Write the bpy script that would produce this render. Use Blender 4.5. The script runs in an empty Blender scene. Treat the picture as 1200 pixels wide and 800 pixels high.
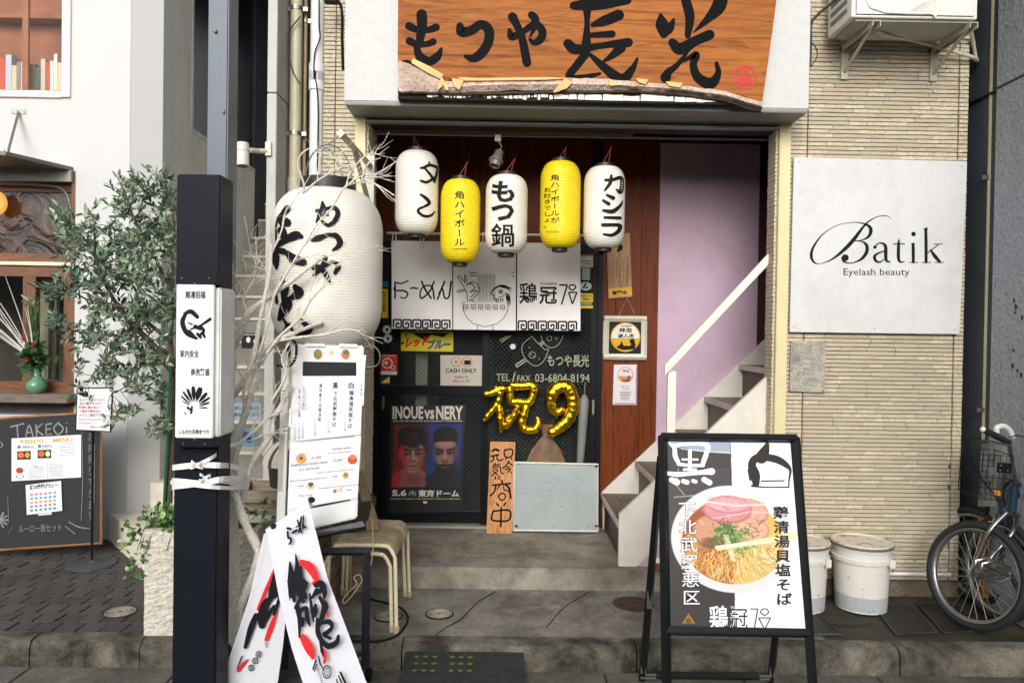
import bpy, bmesh, math, random
import numpy as np
from mathutils import Vector, Matrix
from mathutils.geometry import tessellate_polygon
random.seed(7)
PI = math.pi
SC = bpy.context.scene
COL = SC.collection
# ---------------------------------------------------------------- camera
CAMP = Vector((0.0, -4.3, 1.5)); FPX = 867.0
_a, _p, _r = 0.010, -0.0115, 0.015
_R0 = Vector((math.cos(_a), -math.sin(_a), 0)); _F0 = Vector((math.sin(_a), math.cos(_a), 0)); _Z = Vector((0, 0, 1))
FWD = _F0*math.cos(_p)+_Z*math.sin(_p); _U0 = _Z*math.cos(_p)-_F0*math.sin(_p)
RGT = _R0*math.cos(_r)+_U0*math.sin(_r); UPV = -_R0*math.sin(_r)+_U0*math.cos(_r)
cam = bpy.data.objects.new('camera', bpy.data.cameras.new('camera')); COL.objects.link(cam)
cam.data.lens = 36*FPX/1200; cam.data.sensor_width = 36; cam.data.clip_end = 500; cam.data.clip_start = .05
mw = Matrix.Identity(4)
for i in range(3):
    mw[i][0] = RGT[i]; mw[i][1] = UPV[i]; mw[i][2] = -FWD[i]; mw[i][3] = CAMP[i]
cam.matrix_world = mw; SC.camera = cam
# ---------------------------------------------------------------- sky, sun, exposure
SC.view_settings.view_transform = 'Standard'; SC.view_settings.look = 'None'
SC.view_settings.exposure = 0.04; SC.view_settings.gamma = 1
SUN_EL, SUN_AZ = math.radians(25), math.radians(187)      # azimuth clockwise from +Y
world = bpy.data.worlds.new('World'); SC.world = world; world.use_nodes = True
nt = world.node_tree; nt.nodes.clear()
sky = nt.nodes.new('ShaderNodeTexSky'); sky.sky_type = 'NISHITA'; sky.sun_disc = False
sky.sun_elevation = SUN_EL; sky.sun_rotation = SUN_AZ; sky.air_density = 1.2; sky.dust_density = 4.0; sky.ozone_density = 1.0
hs = nt.nodes.new('ShaderNodeHueSaturation'); hs.inputs['Saturation'].default_value = .22; hs.inputs['Value'].default_value = 1.25
bg = nt.nodes.new('ShaderNodeBackground'); bg.inputs['Strength'].default_value = .15
wo = nt.nodes.new('ShaderNodeOutputWorld')
nt.links.new(sky.outputs[0], hs.inputs['Color']); nt.links.new(hs.outputs[0], bg.inputs[0]); nt.links.new(bg.outputs[0], wo.inputs[0])
sd = bpy.data.lights.new('sun', 'SUN'); sd.energy = 1.05; sd.angle = math.radians(28); sd.color = (1, .975, .94)
so = bpy.data.objects.new('sun', sd); COL.objects.link(so)
sdir = Vector((math.sin(SUN_AZ)*math.cos(SUN_EL), math.cos(SUN_AZ)*math.cos(SUN_EL), math.sin(SUN_EL)))
so.rotation_euler = sdir.to_track_quat('Z', 'Y').to_euler(); so.location = (0, -6, 9)

# ---------------------------------------------------------------- pixel of the photograph -> place
def ray(px, py):
    return (FWD + RGT*((px-600)/FPX) + UPV*(-(py-400)/FPX))
def PY(px, py, Y):
    d = ray(px, py); t = (Y-CAMP.y)/d.y; return CAMP+d*t
def PZ(px, py, Z):
    d = ray(px, py); t = (Z-CAMP.z)/d.z; return CAMP+d*t
def PX(px, py, X):
    d = ray(px, py); t = (X-CAMP.x)/d.x; return CAMP+d*t
def PD(px, py, dist):
    return PY(px, py, CAMP.y+dist)
class Plane:
    def __init__(s, a, b, c, d=None):          # TL, TR, BR(, BL)
        s.a, s.b, s.c = Vector(a), Vector(b), Vector(c)
        s.d = Vector(d) if d is not None else s.a+(s.c-s.b)
        n = (s.b-s.a).cross(s.d-s.a).normalized()
        if n.dot(CAMP-s.a) < 0: n = -n
        s.n = n
    def __call__(s, px, py, lift=0.0):
        d = ray(px, py); t = (s.a+s.n*lift-CAMP).dot(s.n)/d.dot(s.n); return CAMP+d*t
    def uv(s, u, v, lift=0.0):
        return (s.a*(1-u)+s.b*u)*(1-v)+(s.d*(1-u)+s.c*u)*v+s.n*lift
def planeY(Y): return Plane((0, Y, 1), (1, Y, 1), (1, Y, 0))

# ---------------------------------------------------------------- materials
def lin(c): c = c/255; return c/12.92 if c <= .04045 else ((c+.055)/1.055)**2.4
def L3(c): return (lin(c[0]), lin(c[1]), lin(c[2]), 1)
MATS = {}
def N(t, ty, **kw):
    n = t.nodes.new('ShaderNode'+ty)
    for k, v in kw.items():
        if k in n.inputs: n.inputs[k].default_value = v
        else: setattr(n, k, v)
    return n
def ramp(t, stops):
    r = t.nodes.new('ShaderNodeValToRGB'); e = r.color_ramp.elements
    e[0].position, e[0].color = stops[0][0], stops[0][1]; e[1].position, e[1].color = stops[-1][0], stops[-1][1]
    for p, c in stops[1:-1]:
        x = e.new(p); x.color = c
    return r
def mat(name, rgb=(128, 128, 128), rough=.6, metal=0, var=.12, scale=6, rgb2=None, bump=.15, bscale=60, stretch=(1, 1, 1),
        spec=.5, obj=0, coat=0, thresh=None, detail=4, emit=0, sheen=0, trans=0, ribs=0):
    if name in MATS: return MATS[name]
    m = bpy.data.materials.new(name); m.use_nodes = True; MATS[name] = m
    t = m.node_tree; b = t.nodes['Principled BSDF']; k = t.links.new
    b.inputs['Roughness'].default_value = rough; b.inputs['Metallic'].default_value = metal
    b.inputs['Specular IOR Level'].default_value = spec; b.inputs['Coat Weight'].default_value = coat
    tc = N(t, 'TexCoord'); mp = N(t, 'Mapping'); mp.inputs['Scale'].default_value = stretch
    k(tc.outputs['Object'], mp.inputs[0])
    c1 = L3(rgb)
    if rgb2: c2 = L3(rgb2); lo, hi = c1, c2
    else:
        lo = tuple(min(1, x*(1-var)) for x in c1[:3])+(1,); hi = tuple(min(1, x*(1+var)) for x in c1[:3])+(1,)
    out = None
    if var or rgb2:
        nz = N(t, 'TexNoise', Scale=scale, Detail=detail, Roughness=.6); k(mp.outputs[0], nz.inputs['Vector'])
        a, z = thresh if thresh else (.3, .7)
        rp = ramp(t, [(a, lo), (z, hi)]); k(nz.outputs['Fac'], rp.inputs[0]); out = rp.outputs[0]
    else:
        b.inputs['Base Color'].default_value = c1
    if obj and out:
        oi = N(t, 'ObjectInfo'); hv = N(t, 'HueSaturation')
        ma = N(t, 'MapRange'); ma.inputs['To Min'].default_value = 1-obj; ma.inputs['To Max'].default_value = 1+obj
        k(oi.outputs['Random'], ma.inputs[0]); k(ma.outputs[0], hv.inputs['Value']); k(out, hv.inputs['Color']); out = hv.outputs[0]
    if ribs:
        wv = N(t, 'TexWave', Scale=.314/ribs, Distortion=.6); wv.bands_direction = 'Z'; wv.inputs['Detail Scale'].default_value = 2; k(tc.outputs['Object'], wv.inputs['Vector'])
        rr = ramp(t, [(.0, (.78, .75, .7, 1)), (.22, (1, 1, 1, 1))]); k(wv.outputs['Fac'], rr.inputs[0])
        xx = N(t, 'MixRGB', blend_type='MULTIPLY'); xx.inputs[0].default_value = 1; k(out, xx.inputs[1]); k(rr.outputs[0], xx.inputs[2]); out = xx.outputs[0]
    if out: k(out, b.inputs['Base Color'])
    if bump:
        n2 = N(t, 'TexNoise', Scale=bscale, Detail=5); k(mp.outputs[0], n2.inputs['Vector'])
        bp = N(t, 'Bump', Strength=bump, Distance=.01); k(n2.outputs['Fac'], bp.inputs['Height']); k(bp.outputs[0], b.inputs['Normal'])
        mr = N(t, 'MapRange'); mr.inputs['To Min'].default_value = max(.02, rough-.08); mr.inputs['To Max'].default_value = min(1, rough+.1)
        k(n2.outputs['Fac'], mr.inputs[0]); k(mr.outputs[0], b.inputs['Roughness'])
    if emit:
        b.inputs['Emission Color'].default_value = c1; b.inputs['Emission Strength'].default_value = emit
    if trans:
        tl = N(t, 'BsdfTranslucent'); tl.inputs[0].default_value = hi; mx = N(t, 'MixShader'); mx.inputs[0].default_value = trans
        k(b.outputs[0], mx.inputs[1]); k(tl.outputs[0], mx.inputs[2]); k(mx.outputs[0], t.nodes['Material Output'].inputs[0])
    return m
def ink(rgb, rough=.6, **k):
    return mat('ink_%d_%d_%d' % tuple(rgb), rgb, rough=rough, var=.06, scale=20, bump=0, spec=.2, **k)
def wood(name, rgb, rgb2, axis='x', scale=1, rough=.5, gloss=.4, bump=.2, obj=0, figure=0):
    if name in MATS: return MATS[name]
    m = bpy.data.materials.new(name); m.use_nodes = True; MATS[name] = m
    t = m.node_tree; b = t.nodes['Principled BSDF']; k = t.links.new
    b.inputs['Roughness'].default_value = rough; b.inputs['Specular IOR Level'].default_value = gloss
    tc = N(t, 'TexCoord'); mp = N(t, 'Mapping')
    mp.inputs['Scale'].default_value = {'x': (1.2, 14, 14), 'y': (14, 1.2, 14), 'z': (14, 14, 1.2)}[axis]
    k(tc.outputs['Object'], mp.inputs[0])
    n1 = N(t, 'TexNoise', Scale=1.6*scale, Detail=6, Roughness=.65, Distortion=1.2); k(mp.outputs[0], n1.inputs['Vector'])
    n2 = N(t, 'TexNoise', Scale=9*scale, Detail=3); k(mp.outputs[0], n2.inputs['Vector'])
    r1 = ramp(t, [(.25, L3(rgb2)), (.5, L3(rgb)), (.62, L3(rgb2)), (.72, L3(rgb))]); k(n1.outputs['Fac'], r1.inputs[0])
    mx = N(t, 'MixRGB', blend_type='MULTIPLY'); mx.inputs[0].default_value = .5
    r2 = ramp(t, [(.3, (.55, .5, .45, 1)), (.6, (1, 1, 1, 1))]); k(n2.outputs['Fac'], r2.inputs[0])
    k(r1.outputs[0], mx.inputs[1]); k(r2.outputs[0], mx.inputs[2]); out = mx.outputs[0]
    if figure:
        wv = N(t, 'TexWave', Scale=1.3, Distortion=9, Detail=3); wv.bands_direction = 'Z'; wv.inputs['Detail Scale'].default_value = .9
        m5 = N(t, 'Mapping'); m5.inputs['Scale'].default_value = (.45, 1, 3.2); k(tc.outputs['Object'], m5.inputs[0]); k(m5.outputs[0], wv.inputs['Vector'])
        r5 = ramp(t, [(.0, (.6, .5, .42, 1)), (.16, (1, 1, 1, 1)), (.8, (1.0, 1.0, 1.0, 1)), (1, (1.16, 1.14, 1.08, 1))]); k(wv.outputs['Fac'], r5.inputs[0])
        n5 = N(t, 'TexNoise', Scale=1.4, Detail=4); k(tc.outputs['Object'], n5.inputs['Vector']); r6 = ramp(t, [(.35, (.72, .66, .6, 1)), (.6, (1.12, 1.1, 1.05, 1))]); k(n5.outputs['Fac'], r6.inputs[0])
        for q_ in (r5, r6):
            mm = N(t, 'MixRGB', blend_type='MULTIPLY'); mm.inputs[0].default_value = figure; k(out, mm.inputs[1]); k(q_.outputs[0], mm.inputs[2]); out = mm.outputs[0]
    if obj:
        oi = N(t, 'ObjectInfo'); hv = N(t, 'HueSaturation'); ma = N(t, 'MapRange')
        ma.inputs['To Min'].default_value = 1-obj; ma.inputs['To Max'].default_value = 1+obj
        k(oi.outputs['Random'], ma.inputs[0]); k(ma.outputs[0], hv.inputs['Value']); k(out, hv.inputs['Color']); out = hv.outputs[0]
    k(out, b.inputs['Base Color'])
    bp = N(t, 'Bump', Strength=bump, Distance=.006); k(n1.outputs['Fac'], bp.inputs['Height']); k(bp.outputs[0], b.inputs['Normal'])
    return m
def grime(name, rgb, dark, light=None, rough=.85, s1=1.3, s2=9, s3=120, amt=.75, bump=.4, wet=0, streak=False, obj=0):
    """concrete or plaster: base colour, blotches of dirt, fine grit"""
    if name in MATS: return MATS[name]
    m = bpy.data.materials.new(name); m.use_nodes = True; MATS[name] = m
    t = m.node_tree; b = t.nodes['Principled BSDF']; k = t.links.new
    tc = N(t, 'TexCoord'); mp = N(t, 'Mapping'); k(tc.outputs['Object'], mp.inputs[0])
    if streak: mp.inputs['Scale'].default_value = (2.2, 2.2, .35)
    n1 = N(t, 'TexNoise', Scale=s1, Detail=8, Roughness=.68, Distortion=.4); k(mp.outputs[0], n1.inputs['Vector'])
    n2 = N(t, 'TexNoise', Scale=s2, Detail=6, Roughness=.7); k(tc.outputs['Object'], n2.inputs['Vector'])
    n3 = N(t, 'TexNoise', Scale=s3, Detail=2); k(tc.outputs['Object'], n3.inputs['Vector'])
    r1 = ramp(t, [(.38, (0, 0, 0, 1)), (.62, (1, 1, 1, 1))]); k(n1.outputs['Fac'], r1.inputs[0])
    mul = N(t, 'Math', operation='MULTIPLY'); mul.inputs[1].default_value = amt; k(r1.outputs[0], mul.inputs[0])
    mx = N(t, 'MixRGB'); mx.inputs[1].default_value = L3(rgb); mx.inputs[2].default_value = L3(dark); k(mul.outputs[0], mx.inputs[0])
    r2 = ramp(t, [(.3, (.62, .6, .58, 1)), (.55, (1, 1, 1, 1)), (.75, (1.0, 1.0, 1.0, 1))]); k(n2.outputs['Fac'], r2.inputs[0])
    m2 = N(t, 'MixRGB', blend_type='MULTIPLY'); m2.inputs[0].default_value = min(1, amt*1.15); k(mx.outputs[0], m2.inputs[1]); k(r2.outputs[0], m2.inputs[2])
    r3 = ramp(t, [(.36, (.5, .5, .5, 1)), (.47, (.95, .95, .95, 1)), (.6, (1, 1, 1, 1)), (.7, (1.5, 1.5, 1.5, 1))]); k(n3.outputs['Fac'], r3.inputs[0])
    m3 = N(t, 'MixRGB', blend_type='MULTIPLY'); m3.inputs[0].default_value = min(.8, amt*.85)*(1 if bump > .35 else .2); k(m2.outputs[0], m3.inputs[1]); k(r3.outputs[0], m3.inputs[2])
    out = m3.outputs[0]
    if obj:
        oi = N(t, 'ObjectInfo'); hv = N(t, 'HueSaturation'); ma = N(t, 'MapRange')
        ma.inputs['To Min'].default_value = 1-obj; ma.inputs['To Max'].default_value = 1+obj
        k(oi.outputs['Random'], ma.inputs[0]); k(ma.outputs[0], hv.inputs['Value']); k(out, hv.inputs['Color']); out = hv.outputs[0]
    k(out, b.inputs['Base Color'])
    mr = N(t, 'MapRange'); mr.inputs['To Min'].default_value = rough; mr.inputs['To Max'].default_value = rough-wet
    k(r1.outputs[0], mr.inputs[0]); k(mr.outputs[0], b.inputs['Roughness'])
    ad = N(t, 'Math', operation='ADD'); k(n2.outputs['Fac'], ad.inputs[0]); k(n3.outputs['Fac'], ad.inputs[1])
    bp = N(t, 'Bump', Strength=bump, Distance=.008); k(ad.outputs[0], bp.inputs['Height']); k(bp.outputs[0], b.inputs['Normal'])
    return m
def glass(name, tint=(.8, .82, .8), wire=False, rough=.02, ior=1.45, wavy=0):
    if name in MATS: return MATS[name]
    m = bpy.data.materials.new(name); m.use_nodes = True; MATS[name] = m
    t = m.node_tree; t.nodes.remove(t.nodes['Principled BSDF']); k = t.links.new
    tr = N(t, 'BsdfTransparent'); tr.inputs[0].default_value = tint+(1,)
    gl = N(t, 'BsdfGlossy'); gl.inputs['Roughness'].default_value = rough
    fr = N(t, 'Fresnel', IOR=ior); mx = N(t, 'MixShader')
    tc = N(t, 'TexCoord')
    if wavy:
        nz = N(t, 'TexNoise', Scale=wavy, Detail=2); k(tc.outputs['Object'], nz.inputs['Vector'])
        bp = N(t, 'Bump', Strength=.5, Distance=.03); k(nz.outputs['Fac'], bp.inputs['Height']); k(bp.outputs[0], gl.inputs['Normal']); k(bp.outputs[0], fr.inputs['Normal'])
    k(fr.outputs[0], mx.inputs[0]); k(tr.outputs[0], mx.inputs[1]); k(gl.outputs[0], mx.inputs[2]); out = mx.outputs[0]
    if wire:                                   # wired glass: fine crossed steel wires inside the pane
        df = N(t, 'BsdfDiffuse'); df.inputs[0].default_value = (.13, .135, .14, 1)
        ws = []
        for s in (1, -1):
            mp = N(t, 'Mapping'); mp.inputs['Rotation'].default_value = (0, math.radians(45*s), 0); k(tc.outputs['Object'], mp.inputs[0])
            wv = N(t, 'TexWave', Scale=14); wv.bands_direction = 'X'; k(mp.outputs[0], wv.inputs['Vector'])
            g = N(t, 'Math', operation='GREATER_THAN'); g.inputs[1].default_value = .9; k(wv.outputs['Fac'], g.inputs[0]); ws.append(g)
        mxx = N(t, 'Math', operation='MAXIMUM'); k(ws[0].outputs[0], mxx.inputs[0]); k(ws[1].outputs[0], mxx.inputs[1])
        ml = N(t, 'Math', operation='MULTIPLY'); ml.inputs[1].default_value = .3; k(mxx.outputs[0], ml.inputs[0])
        m2 = N(t, 'MixShader'); k(ml.outputs[0], m2.inputs[0]); k(out, m2.inputs[1]); k(df.outputs[0], m2.inputs[2]); out = m2.outputs[0]
    k(out, t.nodes['Material Output'].inputs[0])
    return m
def attrmat(name='printed_paper', rough=.5, coat=0):
    if name in MATS: return MATS[name]
    m = bpy.data.materials.new(name); m.use_nodes = True; MATS[name] = m
    t = m.node_tree; b = t.nodes['Principled BSDF']; a = N(t, 'Attribute'); a.attribute_name = 'Col'
    b.inputs['Roughness'].default_value = rough; b.inputs['Coat Weight'].default_value = coat; b.inputs['Coat Roughness'].default_value = .12
    t.links.new(a.outputs['Color'], b.inputs['Base Color'])
    return m

# ---------------------------------------------------------------- things, parts
def tag(o, label=None, cat=None, group=None, kind=None):
    if label: o['label'] = label
    if cat: o['category'] = cat
    if group: o['group'] = group
    if kind: o['kind'] = kind
    return o
def thing(name, loc, label, cat, group=None, rot=None):
    o = bpy.data.objects.new(name, None); o.empty_display_size = .1; COL.objects.link(o); o.location = loc
    if rot: o.rotation_euler = rot
    return tag(o, label, cat, group)
def rootloc(p):
    while p.parent: p = p.parent
    return Vector(p.location)
def dup(o, parent=None, loc=None, rot=None, label=None, skip=()):
    c = o.copy(); COL.objects.link(c)
    if parent: c.parent = parent
    if loc is not None: c.location = loc
    if rot is not None: c.rotation_euler = rot
    if label: c['label'] = label
    for ch in [x for x in bpy.data.objects if x.parent == o]:
        if ch.name.split('.')[0] not in skip: dup(ch, c)
    return c
class MB:
    def __init__(s, m=None):
        s.v, s.f, s.mi, s.mats = [], [], [], []; s.cur = 0
        if m: s.use(m)
    def use(s, m):
        if m not in s.mats: s.mats.append(m)
        s.cur = s.mats.index(m); return s
    def add(s, vs, fs):
        n = len(s.v); s.v += [Vector(p) for p in vs]
        for f in fs: s.f.append(tuple(i+n for i in f)); s.mi.append(s.cur)
        return s
    def box(s, a, b):
        x0, y0, z0 = a; x1, y1, z1 = b
        return s.add([(x0, y0, z0), (x1, y0, z0), (x1, y1, z0), (x0, y1, z0), (x0, y0, z1), (x1, y0, z1), (x1, y1, z1), (x0, y1, z1)],
                     [(0, 3, 2, 1), (4, 5, 6, 7), (0, 1, 5, 4), (1, 2, 6, 5), (2, 3, 7, 6), (3, 0, 4, 7)])
    def obox(s, c, size, rot=(0, 0, 0)):
        from mathutils import Euler
        R = Euler(rot).to_matrix(); c = Vector(c); h = Vector(size)/2
        vs = [c+R@Vector((sx*h.x, sy*h.y, sz*h.z)) for sz in (-1, 1) for sx, sy in ((-1, -1), (1, -1), (1, 1), (-1, 1))]
        return s.add(vs, [(0, 3, 2, 1), (4, 5, 6, 7), (0, 1, 5, 4), (1, 2, 6, 5), (2, 3, 7, 6), (3, 0, 4, 7)])
    def slab(s, c, th, n=None):
        a, b, cc, d = [Vector(x) for x in c]
        if n is None: n = Plane(a, b, cc, d).n
        vs = [a, b, cc, d]+[p-n*th for p in (a, b, cc, d)]
        return s.add(vs, [(0, 1, 2, 3), (7, 6, 5, 4), (0, 4, 5, 1), (1, 5, 6, 2), (2, 6, 7, 3), (3, 7, 4, 0)])
    def tube(s, pts, r, n=8, closed=False):
        pts = [Vector(p) for p in pts]; m = len(pts); rs = r if isinstance(r, (list, tuple)) else [r]*m
        prev = None; rings = []
        for i in range(m):
            if closed: t = (pts[(i+1) % m]-pts[i-1])
            else: t = pts[min(i+1, m-1)]-pts[max(i-1, 0)]
            t = t.normalized() if t.length > 1e-9 else Vector((0, 0, 1))
            if prev is None:
                u = t.cross(Vector((0, 0, 1)));
                if u.length < .1: u = t.cross(Vector((1, 0, 0)))
            else: u = prev-t*prev.dot(t)
            u.normalize(); prev = u; w = t.cross(u)
            rings.append([pts[i]+(u*math.cos(2*PI*j/n)+w*math.sin(2*PI*j/n))*rs[i] for j in range(n)])
        vs = [p for rg in rings for p in rg]; fs = []
        for i in range(m if closed else m-1):
            k = (i+1) % m
            for j in range(n): fs.append((i*n+j, i*n+(j+1) % n, k*n+(j+1) % n, k*n+j))
        if not closed: fs += [tuple(range(n))[::-1], tuple((m-1)*n+j for j in range(n))]
        return s.add(vs, fs)
    def bar(s, pts, w, h):                      # square section, 4-sided tube
        return s.tube(pts, w*.7071, 4)
    def lathe(s, c, prof, n=24, axis=None, cap=True):
        c = Vector(c); Q = Matrix.Identity(3) if axis is None else Vector(axis).to_track_quat('Z', 'Y').to_matrix()
        vs = [c+Q@Vector((r*math.cos(2*PI*j/n), r*math.sin(2*PI*j/n), z)) for r, z in prof for j in range(n)]
        fs = [(i*n+j, i*n+(j+1) % n, (i+1)*n+(j+1) % n, (i+1)*n+j) for i in range(len(prof)-1) for j in range(n)]
        if cap: fs += [tuple(range(n))[::-1], tuple((len(prof)-1)*n+j for j in range(n))]
        return s.add(vs, fs)
    def prism(s, poly, ax, a, b):
        def P(p, t): return {'y': (p[0], t, p[1]), 'z': (p[0], p[1], t), 'x': (t, p[0], p[1])}[ax]
        n = len(poly); vs = [P(p, a) for p in poly]+[P(p, b) for p in poly]
        tri = tessellate_polygon([[Vector((p[0], p[1], 0)) for p in poly]])
        fs = [tuple(t) for t in tri]+[tuple(i+n for i in t) for t in tri]+[(i, (i+1) % n, (i+1) % n+n, i+n) for i in range(n)]
        return s.add(vs, fs)
    def ell(s, c, r, n=12, m=8, rot=None):
        c = Vector(c); vs = []; fs = []
        for i in range(m+1):
            th = PI*i/m
            for j in range(n):
                p = Vector((r[0]*math.sin(th)*math.cos(2*PI*j/n), r[1]*math.sin(th)*math.sin(2*PI*j/n), r[2]*math.cos(th)))
                vs.append(c+(rot@p if rot else p))
        for i in range(m):
            for j in range(n): fs.append((i*n+j, i*n+(j+1) % n, (i+1)*n+(j+1) % n, (i+1)*n+j))
        return s.add(vs, fs)
    def build(s, name, parent=None, smooth=0, origin=None, fix=True, bevel=0, **k):
        if name in SPLIT and parent is not None and not getattr(s, '_one', 0):     # every loose piece an object of its own
            up = list(range(len(s.v)))
            def fd(i):
                while up[i] != i: up[i] = up[up[i]]; i = up[i]
                return i
            for f in s.f:
                for j in f[1:]: up[fd(j)] = fd(f[0])
            g = {}
            for f, m in zip(s.f, s.mi): g.setdefault(fd(f[0]), []).append((f, m))
            if 1 < len(g) < 40:
                for fs in g.values():
                    q = MB(); q._one = 1; q.mats = s.mats; ids = sorted({i for f, _ in fs for i in f}); mp = {i: n for n, i in enumerate(ids)}
                    q.v = [s.v[i] for i in ids]; q.f = [tuple(mp[i] for i in f) for f, _ in fs]; q.mi = [m for _, m in fs]
                    o = q.build(name, parent, smooth, origin, fix, bevel, **k)
                return o
        me = bpy.data.meshes.new(name)
        if parent is not None: off = rootloc(parent)
        elif origin is not None: off = Vector(origin)
        else:
            xs = [p.x for p in s.v]; ys = [p.y for p in s.v]; zs = [p.z for p in s.v]
            off = Vector(((min(xs)+max(xs))/2, (min(ys)+max(ys))/2, min(zs)))
        me.from_pydata([p-off for p in s.v], [], s.f)
        for m in s.mats: me.materials.append(m)
        me.polygons.foreach_set('material_index', s.mi)
        if fix or bevel:
            b = bmesh.new(); b.from_mesh(me)
            if fix: bmesh.ops.remove_doubles(b, verts=b.verts, dist=1e-6)
            bmesh.ops.recalc_face_normals(b, faces=b.faces)
            if bevel:
                ed = [e for e in b.edges if len(e.link_faces) == 2 and e.calc_face_angle(0) > .6]
                bmesh.ops.bevel(b, geom=ed, offset=bevel, segments=2, affect='EDGES', clamp_overlap=True)
            b.to_mesh(me); b.free()
        if smooth or bevel:
            me.shade_smooth(); me.set_sharp_from_angle(angle=math.radians(smooth or 35))
        o = bpy.data.objects.new(name, me); COL.objects.link(o)
        if parent is not None: o.parent = parent
        else: o.location = off
        if name in ('print', 'chalk_writing') and len(s.f) > 30: k.setdefault('kind', 'stuff')
        return tag(o, k.get('label'), k.get('cat'), k.get('group'), k.get('kind'))
    # ---- flat print, given in pixels of the photograph and laid on a real surface
    def stroke(s, pts, proj, lift=.001, z=None, k=1.0, sub=6, cap=True):
        s._n = getattr(s, '_n', 0)+1; lift = lift+(s._n % 40)*2.5e-5
        if z: pts = [(z[0]+p[0]/z[2], z[1]+p[1]/z[2], p[2]/z[2]) for p in pts]
        P = [np.array(p, float) for p in pts]; out = []
        if len(P) == 2 or sub <= 1: out = P if sub <= 1 else [P[0]+(P[1]-P[0])*t for t in np.linspace(0, 1, 5)]
        else:
            Q = [2*P[0]-P[1]]+P+[2*P[-1]-P[-2]]
            for i in range(1, len(Q)-2):
                a, b, c, d = Q[i-1:i+3]
                for j in range(sub):
                    t = j/sub; out.append(.5*((2*b)+(-a+c)*t+(2*a-5*b+4*c-d)*t*t+(-a+3*b-3*c+d)*t**3))
            out.append(P[-1])
        n = len(out); vs = []
        for i, p in enumerate(out):
            d = out[min(i+1, n-1)][:2]-out[max(i-1, 0)][:2]; l = np.hypot(*d) or 1; nx, ny = -d[1]/l, d[0]/l; w = max(p[2], .2)*k/2
            vs += [proj(p[0]+nx*w, p[1]+ny*w, lift), proj(p[0]-nx*w, p[1]-ny*w, lift)]
        s.add(vs, [(2*i, 2*i+1, 2*i+3, 2*i+2) for i in range(n-1)])
        if cap:
            for p in (out[0], out[-1]):
                w = max(p[2], .2)*k/2
                if w > .5: s.add([proj(p[0]+w*math.cos(a), p[1]+w*math.sin(a), lift+1e-5) for a in [2*PI*j/10 for j in range(10)]], [tuple(range(10))])
        return s
    def line(s, pts, w, proj, lift=.001, z=None):
        for i in range(len(pts)-1):
            s.stroke([tuple(pts[i])+(w,), tuple(pts[i+1])+(w,)], proj, lift, z, sub=1, cap=(w > 3))
        return s
    def ppoly(s, pts, proj, lift=.001, z=None):
        if z: pts = [(z[0]+p[0]/z[2], z[1]+p[1]/z[2]) for p in pts]
        tri = tessellate_polygon([[Vector((p[0], p[1], 0)) for p in pts]])
        return s.add([proj(p[0], p[1], lift) for p in pts], [tuple(t) for t in tri])
    def disc(s, x, y, rx, ry, proj, lift=.001, n=20, hole=0):
        A = [2*PI*j/n for j in range(n)]
        if hole:
            return s.add([proj(x+rx*q*math.cos(a), y+ry*q*math.sin(a), lift) for q in (1, hole) for a in A],
                         [(j, (j+1) % n, n+(j+1) % n, n+j) for j in range(n)])
        return s.add([proj(x+rx*math.cos(a), y+ry*math.sin(a), lift) for a in A], [tuple(range(n))])
    def text(s, t, x, y, h, proj, lift=.001, w=None, bold=0, vert=False, pitch=None, skew=0, shear=0, fine=False):
        """x, y = top left of the text's box in pixels, h its height; skew = px drop per px to the right"""
        if vert:
            n = len(t); ph = h/n
            for i, ch in enumerate(t):
                if ch == ' ': continue
                q = .92
                s._glyph(ch, x+skew*i, y+i*ph+ph*(1-q)/2, ph*q, (w or ph)*1.0, proj, lift, bold, 0, shear, vert=True, fine=fine)
            return s
        return s._glyph(t, x, y, h, w, proj, lift, bold, skew, shear, fine=fine)
    def _glyph(s, t, x, y, h, w, proj, lift, bold, skew, shear, vert=False, fine=False):
        V, F, bb = glyphs(t, bold, fine)
        x0, x1, y0, y1 = bb
        if vert:                                # keep each sign in its own square cell
            x0, x1, y0, y1 = -.02, 1.0, -.14, .88
            if t in 'ー〜':
                V = [(.49-(b-.37), .37+(a-.49)) for a, b in V]
                V = [(a, .74-b) for a, b in V]
        sc = h/(y1-y0); sx = (w/(x1-x0)) if w else sc
        s.add([proj(x+(a-x0)*sx+shear*(b-y0)*sc, y+(y1-b)*sc+skew*(a-x0)*sx, lift) for a, b in V], F); return s
GC = {}
SPLIT = {'clamp_band', 'corner_plate', 'chipped_edge', 'bolt', 'clip', 'screw', 'dent_shading', 'hanger', 'corner_batten', 'batten', 'shelf', 'gap', 'pin', 'return_wall', 'side_slot', 'slot', 'inner_column', 'end_cap'}
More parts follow.
